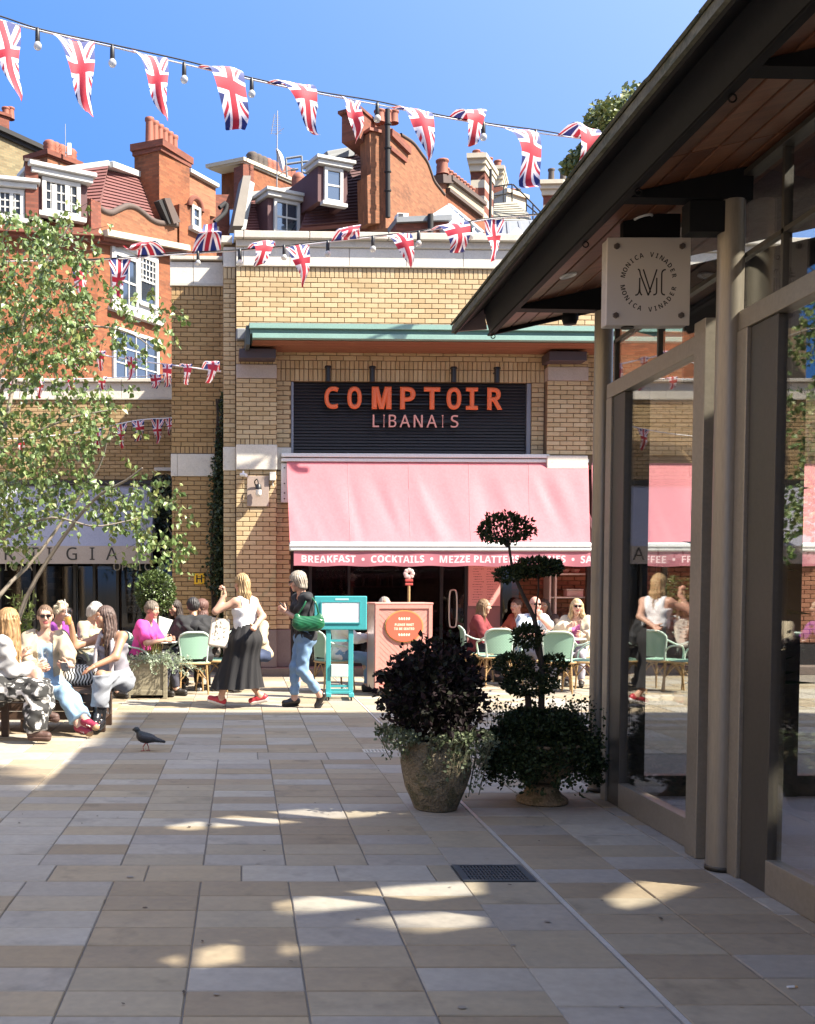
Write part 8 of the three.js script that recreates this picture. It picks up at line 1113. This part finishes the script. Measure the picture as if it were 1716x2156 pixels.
  // looped scarf
  const n = c.local.C7.clone(), S = []; for (let i = 0; i < 12; i++) { const t = (i / 12) * 6.283; S.push(n.clone().add(V(0.075 * Math.sin(t), 0.045 - 0.045 * Math.cos(t) - 0.012, 0.03 + 0.085 * Math.cos(t)))); } const sc = M([0.5, 0.47, 0.5], 0.85, { map: re(T.grain, 2, 1) }); mesh('scarf', uvm(join([tube(S, 0.022, 48, 7, true), tube([n.clone().add(V(0.07, 0, 0.09)), n.clone().add(V(0.1, -0.16, 0.14)), n.clone().add(V(0.09, -0.4, 0.14))], 0.026, 20, 6), tube([n.clone().add(V(-0.06, 0, 0.1)), n.clone().add(V(-0.09, -0.18, 0.14)), n.clone().add(V(-0.09, -0.38, 0.16))], 0.026, 20, 6)])), sc, c.G); mesh('pendant', sph(0.011, n.x, n.y - 0.1, n.z + 0.13), M([0.6, 0.4, 0.1], 0.3, { metalness: 0.9 }), c.G);
  const cup = (label, p, fill) => { const g = thing('iced_drink', label, 'drink', [p.x, p.y, p.z]); const cl = M([0.9, 0.9, 0.9], 0.05, { transmission: 1, thickness: 0, ior: 1.4 }); mesh('cup', lathe([[0, 0], [0.03, 0], [0.043, 0.13], [0.046, 0.132], [0.046, 0.136]], 20), cl, g); mesh('drink', lathe([[0, 0.004], [0.028, 0.004], [0.037, 0.085], [0, 0.085]], 20), M(fill, 0.4), g); mesh('lid', lathe([[0.047, 0.134], [0.047, 0.142], [0.042, 0.165], [0.025, 0.18], [0.008, 0.182]], 20), cl, g); mesh('straw', rod(V(0, 0.02, 0), V(-0.03, 0.27, 0.01), 0.0045, 0.0045, 7), mat.white, g); const ice = []; for (let i = 0; i < 6; i++) { const q = rbox(0.02, 0.02, 0.02, 0, 0, 0, 0.004); q.rotateY(i).rotateX(i * 2); ice.push(q.translate(0.018 * Math.cos(i * 1.7), 0.092 + 0.008 * (i % 3), 0.018 * Math.sin(i * 1.7))); } mesh('ice', ice, M([0.75, 0.75, 0.72], 0.15), g); };
  cup('clear cup of amber iced drink with straw raised by the dark haired woman', at(143, 1316, 10.87), [0.55, 0.28, 0.06]); cup('clear cup of pale iced drink held in the lap of the woman in sunglasses', at(92, 1409, 10.42), [0.5, 0.42, 0.36]);
  const ph = at(136, 1404, 10.46), PP = thing('mobile_phone', 'dark phone in the lap of the woman in sunglasses', 'phone', [ph.x, ph.y, ph.z], 0.3); mesh('case', rbox(0.075, 0.012, 0.145, 0, 0, 0, 0.005).rotateX(0.5), mat.black, PP); mesh('camera_lens', rod(V(0.02, 0.008, 0.02), V(0.02, 0.012, 0.02), 0.008), mat.steel, PP);
  const zb = at(166, 1400, 11.15), Z = thing('zebra_print_bag', 'black and white striped bag between the woman in sunglasses and the dark haired woman', 'bag', [zb.x, 0.448, zb.z]); const zt = dtex(128, (i, j) => g3(Math.sin(i * 0.3 + 2.6 * Math.sin(j * 0.07)) > 0 ? 0.9 : 0.04)); const zg = sdfGeo([cap(V(-0.09, 0.09, 0), V(0.09, 0.09, 0), 0.085, 0.085), cap(V(-0.06, 0.17, 0), V(0.06, 0.17, 0), 0.06, 0.06)], 0.05, 0.009, 0.02, (d, x, y) => Math.max(d, -y)); mesh('bag_body', uvm(zg, 5), M([0.8, 0.8, 0.78], 0.7, { map: zt }), Z); mesh('handle', tube([V(-0.06, 0.21, 0), V(-0.03, 0.3, 0.01), V(0.03, 0.3, 0.01), V(0.06, 0.21, 0)], 0.01, 16, 6), mat.black, Z);
}
// ---- people at the tables; they sit on bistro chairs
const seatH = 0.555;
function sit(label, px, D, yaw, o) { const f = V(Math.sin(yaw), 0, Math.cos(yaw)), x = at(px, 1350, D).x, lf = V(Math.cos(yaw), 0, -Math.sin(yaw)), ft = (s) => V(x, 0.085, -D).add(f.clone().multiplyScalar(0.42 + 0.05 * s)).add(lf.clone().multiplyScalar(0.11 * s)), hd = (s) => V(x, 0.78, -D).add(f.clone().multiplyScalar(o.reach ?? 0.38)).add(lf.clone().multiplyScalar(0.13 * s)); const pf = [f.x, 0.7, f.z], foot = [f.x, -0.25, f.z];
  return person(label, { x, z: -D, yaw, p: [0, seatH, 0], spine: o.spine || [0, 1, 0.12], lL: { to: ft(1), pole: pf, fw: foot }, lR: { to: ft(-1), pole: pf, fw: foot }, aL: o.aL || { to: hd(1), pole: [lf.x - f.x * 0.5, -1, lf.z - f.z * 0.5], curl: 0.8 }, aR: o.aR || { to: hd(-1), pole: [-lf.x - f.x * 0.5, -1, -lf.z - f.z * 0.5], curl: 0.8 }, shoes: { c: [0.03, 0.025, 0.022] }, q: 0.85, ...o, group: undefined }); }
const TR = (c) => ({ n: 'trousers', k: 'trousers', c, off: 0.016 }), TOP = (n, c, sl, x = {}) => ({ n, k: 'top', c, sl, off: 0.018, loose: 0.012, hem: 0.1, amp: 0.005, ...x });
sit('curly grey haired person in purple top and glasses behind the woman in sunglasses', 105, 13.75, 1.15, { skin: K.fair, spine: [0, 1, 0.2], hd: [-0.15, 0.1], w: 1.15, hair: { t: 'curly', c: [0.48, 0.4, 0.3], c2: [0.3, 0.24, 0.17] }, specs: 1, wear: [TOP('purple_top', [0.2, 0.035, 0.24], 0.9), TR([0.03, 0.03, 0.04])] });
sit('white haired person in a cream jacket beside the raised drink', 178, 14.2, 1.1, { skin: K.pale, spine: [0, 1, 0.22], hd: [0.1, 0.35], hair: { t: 'bob', c: [0.55, 0.53, 0.49], c2: [0.38, 0.36, 0.33], v: 0.006 }, wear: [TOP('cream_jacket', [0.42, 0.36, 0.25], 1.9), TR([0.3, 0.34, 0.4])] });
sit('person in a bright pink top with pinned up grey hair by the round tree', 299, 14.5, 1.25, { skin: K.fair, spine: [0, 1, 0.16], hd: [-0.2, 0.1], w: 1.2, hair: { t: 'short', c: [0.16, 0.125, 0.095], c2: [0.08, 0.06, 0.045], up: 1, v: 0.008 }, wear: [TOP('pink_top', [0.78, 0.07, 0.36], 0.9), TR([0.05, 0.05, 0.07])] });
const rd = sit('dark haired woman reading a large white menu sheet', 384, 15.8, -1.0, { skin: K.fair, hd: [0.2, 0.2], reach: 0.36, hair: { t: 'long', c: [0.04, 0.025, 0.018], l: 0.26 }, wear: [TOP('dark_top', [0.05, 0.05, 0.06], 1.9), TR([0.04, 0.04, 0.05])] });
{ const q = rd.wrL.clone().lerp(rd.wrR, 0.5).add(V(-0.05, 0.1, 0.1)), m = thing('menu_sheet', 'large white menu sheet held open by the dark haired woman', 'menu', [q.x, q.y, q.z], -0.35); const g = rbox(0.34, 0.42, 0.006, 0, 0, 0, 0.002); g.rotateX(-0.5).rotateZ(-0.25); mesh('sheet', g, mat.white, m); const g2 = bx(-0.13, 0.13, -0.16, 0.16, 0.0031, 0.0042); g2.rotateX(-0.5).rotateZ(-0.25); mesh('printed_side', g2, M([0.72, 0.72, 0.7], 0.7), m); }
const hood = sit('man seen from behind in a black hooded jacket on a mint chair', 410, 14.75, Math.PI + 0.2, { skin: K.tan, fem: 0, w: 1.2, s: 1.06, spine: [0, 1, 0.14], hair: { t: 'short', c: [0.016, 0.014, 0.014], c2: [0.03, 0.027, 0.026], v: 0.004 }, wear: [TOP('hooded_jacket', [0.02, 0.02, 0.022], 1.92, { off: 0.034, nr: 0.07, amp: 0.008 }), TR([0.02, 0.02, 0.022])], shoes: { c: [0.02, 0.02, 0.02], sole: [0.6, 0.6, 0.6] } });
{ const n = hood.local.C7, g = sdfGeo([cap(n.clone().add(V(-0.11, -0.02, -0.03)), n.clone().add(V(0.11, -0.02, -0.03)), 0.06, 0.06), cap(n.clone().add(V(-0.08, -0.07, -0.09)), n.clone().add(V(0.08, -0.07, -0.09)), 0.065, 0.065), cap(n.clone().add(V(0, -0.16, -0.11)), n.clone().add(V(0, -0.09, -0.1)), 0.05, 0.07)], 0.05, 0.011, 0.03, (d, x, y, z) => d + 0.006 * Math.sin(x * 40 + y * 30)); mesh('hood', uvm(g, 3), clothOf([0.018, 0.018, 0.02]), hood.G); }
sit('woman in a brown headscarf facing left behind the man in black', 440, 16.1, -1.2, { skin: K.olive, hd: [0.1, 0.05], hair: { t: 'hijab', c: [0.13, 0.06, 0.045], c2: [0.1, 0.045, 0.035], v: 0.012, fw: 0.05 }, wear: [TOP('patterned_top', [0.2, 0.17, 0.15], 1.9, { map: printT }), TR([0.05, 0.04, 0.04])] });
sit('person in a beige jacket and bright scarf mostly hidden by the long black skirt', 549, 15.3, -0.9, { skin: K.fair, hd: [0.1, 0.1], s: 0.96, spine: [0, 1, 0.2], hair: { t: 'bob', c: [0.12, 0.08, 0.05], v: 0.004 }, wear: [TOP('beige_jacket', [0.5, 0.42, 0.3], 1.9), TR([0.05, 0.07, 0.14])] });
sit('person in white sitting on the mint chair behind the menu stand', 716, 15.0, 1.75, { skin: K.pale, spine: [0, 1, 0.02], hd: [0.1, 0.05], hair: { t: 'bob', c: [0.3, 0.2, 0.1] }, wear: [TOP('white_shirt', [0.74, 0.68, 0.66], 1.9), TR(denim)] });
sit('balding grey haired man whose head shows above the greeting desk', 799, 16.2, 0.5, { skin: K.fair, fem: 0, s: 1.06, hair: { t: 'short', c: [0.35, 0.3, 0.26], fr: -0.06, v: -0.004, fw: 0.09, up: 1 }, wear: [TOP('dark_shirt', [0.06, 0.05, 0.05], 1.9), TR([0.04, 0.04, 0.04])] });
sit('long haired woman in a dark red jacket sitting in the awning shade', 1002, 16.85, 1.15, { skin: K.fair, hd: [0.15, 0.05], hair: { t: 'long', c: [0.22, 0.13, 0.06], c2: [0.12, 0.07, 0.035], l: 0.3 }, wear: [TOP('red_jacket', [0.2, 0.025, 0.03], 1.9, { off: 0.026 }), TR([0.03, 0.03, 0.04])] });
sit('woman in an orange red patterned top facing left in the awning shade', 1098, 17.3, -1.05, { skin: K.fair, hd: [0.1, 0.0], hair: { t: 'short', c: [0.12, 0.06, 0.035], up: 1 }, wear: [TOP('patterned_top', [0.5, 0.12, 0.07], 1.5, { map: re(T.stone, 3) }), TR([0.04, 0.04, 0.05])] });
sit('dark haired person at the back right of the bald man', 1148, 17.45, -0.5, { skin: K.tan, hair: { t: 'long', c: [0.06, 0.035, 0.022], l: 0.3 }, wear: [TOP('dark_top', [0.08, 0.05, 0.04], 1.9), TR([0.04, 0.04, 0.05])] });
const floral = dtex(128, (i, j) => { const k = (j * 4) * 512 + i * 4; return n2[k] > 0.6 ? [0.3, 0.42, 0.55] : n1[k] > 0.58 ? [0.5, 0.55, 0.62] : g3(0.95); });
sit('bald man in dark sunglasses and a pale blue floral shirt', 1119, 16.1, 0.25, { skin: [0.62, 0.33, 0.25], fem: 0, s: 1.06, w: 1.18, spine: [0, 1, 0.06], hd: [-0.15, 0.05], shades: 1, brow: [0.3, 0.2, 0.15], aL: { to: at(1136, 1300, 15.75), pole: [1, -1, 0.3], curl: 1.4, hw: [-0.3, 1, 0.1], nw: [0, 0, -1] }, wear: [TOP('floral_shirt', [0.62, 0.66, 0.7], 0.9, { map: floral, uv: 2.2, off: 0.022 }), TR([0.2, 0.2, 0.24])], shoes: { c: [0.6, 0.58, 0.55] } });
sit('blonde woman in dark sunglasses with cream cardigan and pink top under the awning', 1212, 16.15, -0.35, { skin: K.pale, hd: [0.2, 0.0], shades: 1, spine: [0.02, 1, 0.02], hair: { t: 'long', c: [0.58, 0.44, 0.24], c2: [0.36, 0.25, 0.12], l: 0.26, v: 0.004 }, aR: { to: at(1198, 1318, 15.8), pole: [-1, -0.8, 0], curl: 1 }, wear: [TOP('pink_top', [0.62, 0.16, 0.38], 0, { sl: 0, off: 0.012, nr: 0.12 }), TOP('cream_cardigan', [0.6, 0.5, 0.36], 1.9, { off: 0.03, open: 0.06, nr: 0.1 }), TR([0.4, 0.38, 0.44])] });
{ // ---- the pigeon
  const p = gnd(309, 1581), B = thing('pigeon', 'dark grey pigeon walking left on the shaded paving', 'pigeon', [p.x, 0, p.z], -Math.PI / 2 - 0.05), q = (x, y, z) => V(x, y, z);
  B.scale.setScalar(0.88); const body = sdfGeo([ell(q(0, 0.135, 0), 0.055, 0.055, 0.085), ell(q(0, 0.15, 0.045), 0.048, 0.052, 0.055), cap(q(0, 0.165, 0.07), q(0, 0.215, 0.098), 0.034, 0.022), ell(q(0, 0.228, 0.107), 0.0225, 0.0225, 0.027), cap(q(0, 0.125, -0.07), q(0, 0.098, -0.185), 0.032, 0.014), cap(q(0, 0.226, 0.128), q(0, 0.218, 0.148), 0.006, 0.0025)], 0.03, 0.0045, 0.02, (d, x, y, z) => d + 0.0009 * Math.sin(z * 240 + 30 * y)); paint(body, (x, y, z) => (z > 0.13 ? [0.015, 0.015, 0.015] : y > 0.17 ? [0.014, 0.018, 0.019] : z < -0.15 ? [0.01, 0.01, 0.012] : [0.02, 0.02, 0.023])); mesh('body', body, M([1, 1, 1], 0.5, { vertexColors: true }), B);
  for (const s of [-1, 1]) { const w = sdfGeo([cap(q(s * 0.048, 0.15, 0.04), q(s * 0.045, 0.13, -0.05), 0.028, 0.03), cap(q(s * 0.042, 0.13, -0.05), q(s * 0.015, 0.105, -0.15), 0.026, 0.009)], 0.02, 0.005, 0.015); w.translate(-s * 0.04, 0, 0).scale(0.5, 1, 1).translate(s * 0.046, 0, 0); mesh('wing', w, M([0.024, 0.024, 0.027], 0.5), B); mesh('eye', sph(0.0035, s * 0.0205, 0.231, 0.113, 8, 6), M([0.4, 0.12, 0.03], 0.2), B);
    const k = s * 0.025; mesh('leg', join([rod(q(s * 0.02, 0.09, 0.005), q(s * 0.02, 0.045, 0.012 + k), 0.008, 0.0045), rod(q(s * 0.02, 0.045, 0.012 + k), q(s * 0.02, 0.006, 0.004 + k), 0.004, 0.004), ...[[-0.016, 0.026], [0, 0.032], [0.016, 0.026], [0, -0.016]].map(([x, z]) => rod(q(s * 0.02, 0.005, 0.004 + k), q(s * 0.02 + x, 0.004, 0.004 + z + k), 0.0038, 0.0025))]), M([0.35, 0.09, 0.07], 0.6), B); }
}
// ================================================================ flag bunting and festoon lamps
{
  const jack = canvasTex(256, 384, (c, w, h) => { c.fillStyle = '#16286e'; c.fillRect(0, 0, w, h); const cx = w / 2, cy = h * 0.47, L = (a, b, lw, col) => { c.strokeStyle = col; c.lineWidth = lw; c.beginPath(); c.moveTo(...a); c.lineTo(...b); c.stroke(); }; const dx = cx * 1.9, dy = cy * 1.9; for (const s of [-1, 1]) L([cx - s * dx, cy - dy], [cx + s * dx, cy + dy], 44, '#f2e9ea'); for (const s of [-1, 1]) L([cx - s * dx + 6, cy - dy], [cx + s * dx + 6, cy + dy], 14, '#c8263c'); L([cx, 0], [cx, h], 72, '#f2e9ea'); L([0, cy], [w, cy], 72, '#f2e9ea'); L([cx, 0], [cx, h], 40, '#b81f36'); L([0, cy], [w, cy], 40, '#b81f36'); });
  const fm = M('#ffffff', 0.75, { map: jack, transmission: 0.35, thickness: 0 }); fm.side = THREE.DoubleSide;
  const holderM = mat.black, bulbM = M([0.75, 0.75, 0.72], 0.12, { transmission: 0.55, thickness: 0 }), tape = M([0.8, 0.78, 0.78], 0.8), cable = mat.blackMatt;
  function pennant(parent, A, B, C, ph, amp = 0.03, nar = 0.93) {
    const nu = 8, nv = 12, g = new THREE.PlaneGeometry(1, 1, nu, nv), p = g.attributes.position, uv = g.attributes.uv, top = A.clone().lerp(B, 0.5), n = V(0.2, 0.1, 1).normalize(), w = A.distanceTo(B), len = w * 1.8, l = top.distanceTo(C), slack = Math.sqrt(Math.max(0, len * len - l * l));
    for (let i = 0; i < p.count; i++) { const u = p.getX(i) + 0.5, v = 0.5 - p.getY(i), k = 1 - nar * v, q = A.clone().lerp(B, 0.5 + (u - 0.5) * k).sub(top).multiplyScalar(1).add(top.clone().lerp(C, v)); const wv = amp * Math.sin(v * 7 + ph + u * 3) * smooth(0, 0.3, v) + slack * 0.45 * Math.sin(Math.PI * Math.min(1, v * 1.1)) + 0.025 * Math.sin(u * 6.3 + ph * 2 + v * 4) * (1 - v); q.add(n.clone().multiplyScalar(wv * 0.8)).add(V(0.45 * amp * Math.sin(v * 9 + ph * 1.7 + u) * v, slack * 0.12 * Math.sin(6.3 * v), 0)); p.setXYZ(i, q.x, q.y, q.z); uv.setXY(i, 0.5 + (u - 0.5) * k, 1 - v); }
    g.computeVertexNormals(); return mesh('pennant', norm(g), fm, parent);
  }
  function line(label, lampLabel, pts, D, flags, lamps, r = 0.008) { // pts: the tape along its length in pixels; D(x): how far away
    const P = pts.map(([x, y]) => at(x, y, D(x))), Bn = thing('flag_bunting', label, 'bunting'); mesh('tape', tube(P, r, 90, 4), tape, Bn);
    flags.forEach(([x0, y0, x1, y1, tx, ty, dz = 0], i) => pennant(Bn, at(x0, y0, D(x0)), at(x1, y1, D(x1)), at(tx, ty, D((x0 + x1) / 2) + dz), i * 2.3 + x0 * 0.1, 0.05, [0.93, 0.86, 0.9, 0.55, 0.8][i % 5]));
    if (lampLabel) { const Fs = thing('festoon_lights', lampLabel, 'string lights'); mesh('cable', tube(P.map((p, i) => p.clone().add(V(0, 0.014 + 0.01 * Math.sin(i * 2), 0.02))), r * 0.9, 90, 4), cable, Fs);
      for (const [x, y, h = 36] of lamps) { const a = at(x, y, D(x)), k = (h * D(x)) / FOC, hd = mesh('lamp_holder', lathe([[0, 0.02], [0.012 * k / 0.17, 0.02], [0.02 * k / 0.17, -0.1 * k], [0.022 * k / 0.17, -0.6 * k], [0, -0.6 * k]], 10).translate(a.x, a.y, a.z + 0.02), holderM, Fs); mesh('bulb', lathe([[0.018 * k / 0.17, -0.58 * k], [0.034 * k / 0.17, -0.72 * k], [0.036 * k / 0.17, -0.84 * k], [0.024 * k / 0.17, -0.96 * k], [0, -k]], 12).translate(a.x, a.y, a.z + 0.02), bulbM, hd); } }
  }
  const up = (x) => 9 + 3 * clamp(x / 1200, -0.2, 1.2);
  line('union flag pennant bunting across the sky, topmost string', 'black festoon cable with clear bulbs along the topmost bunting', [[-80, 20], [0, 42], [80, 64], [237, 99], [388, 135], [530, 168], [660, 195], [794, 220], [905, 242], [1017, 261], [1127, 279], [1200, 289], [1300, 300]], up,
    [[-45, 33, 43, 55, 39, 208], [110, 73, 199, 91, 186, 241], [277, 107, 352, 125, 346, 250], [417, 140, 505, 160, 500, 275], [560, 173, 640, 191, 664, 280], [706, 203, 757, 214, 753, 299], [822, 226, 893, 240, 903, 334], [944, 248, 1011, 260, 990, 302, -0.2], [1057, 268, 1125, 279, 1118, 396], [1173, 285, 1246, 295, 1224, 352]],
    [[80, 66, 40], [237, 102, 40], [388, 138, 38], [530, 170, 36], [662, 197, 36], [794, 222, 36], [907, 243, 36], [1017, 261, 36], [1127, 279, 34]]);
  const mid = (x) => 15.6 + 0.8 * clamp(x / 1000, -0.2, 1.2);
  line('union flag pennant bunting in front of the cream parapet, second string', 'black festoon cable with clear bulbs along the second bunting string', [[-80, 556], [0, 551], [146, 549], [253, 545], [357, 537], [467, 530], [606, 519], [697, 509], [780, 500], [881, 488], [948, 478], [1015, 464], [1180, 448]], mid,
    [[145, 549, 196, 547, 170, 636], [228, 546, 276, 543, 248, 634], [290, 541, 352, 537, 262, 516, -0.3], [404, 534, 464, 530, 440, 470, 0.2], [520, 525, 580, 520, 545, 556, -0.3], [597, 519, 651, 514, 640, 604], [697, 509, 757, 503, 725, 492, -0.3], [800, 498, 856, 491, 866, 563], [905, 485, 968, 476, 966, 530, -0.2], [1019, 464, 1061, 460, 1040, 549], [-25, 553, 12, 551, 2, 590]],
    [[417, 532, 27], [505, 527, 34], [598, 519, 29], [690, 510, 31], [785, 500, 31], [881, 489, 30], [990, 470, 34]], 0.01);
  const lo = (x) => 20.5 - 3.4 * clamp((x - 150) / 320, 0, 1);
  line('small union flag bunting slanting to the brick corner, in front of the birch', null, [[60, 790], [150, 752], [168, 742], [240, 752], [340, 766], [465, 782]], lo, [[150, 752, 178, 744, 158, 776], [196, 746, 224, 750, 210, 778], [262, 756, 290, 759, 272, 800], [338, 766, 362, 769, 350, 814], [376, 771, 402, 774, 392, 808], [424, 777, 462, 782, 436, 800, -0.2]], [], 0.013);
  line('faint union flag bunting along the pale band of the optician', null, [[-30, 796], [80, 799], [200, 797], [300, 792], [362, 788]], () => 21.2, [[8, 797, 34, 798, 20, 834], [70, 799, 96, 799, 84, 838], [136, 798, 164, 798, 150, 820], [312, 791, 340, 790, 326, 818], [200, 797, 226, 796, 216, 822]], [], 0.011);
  line('shaded union flag bunting against the optician brickwork', null, [[-30, 925], [60, 922], [180, 908], [290, 885], [364, 880]], () => 21.3, [[32, 923, 60, 922, 46, 956], [192, 906, 218, 901, 206, 948], [240, 896, 268, 890, 256, 944], [276, 888, 304, 884, 292, 928], [318, 883, 346, 881, 332, 934], [348, 881, 366, 880, 356, 916]], [], 0.011);
}
renderer.render(scene, camera);
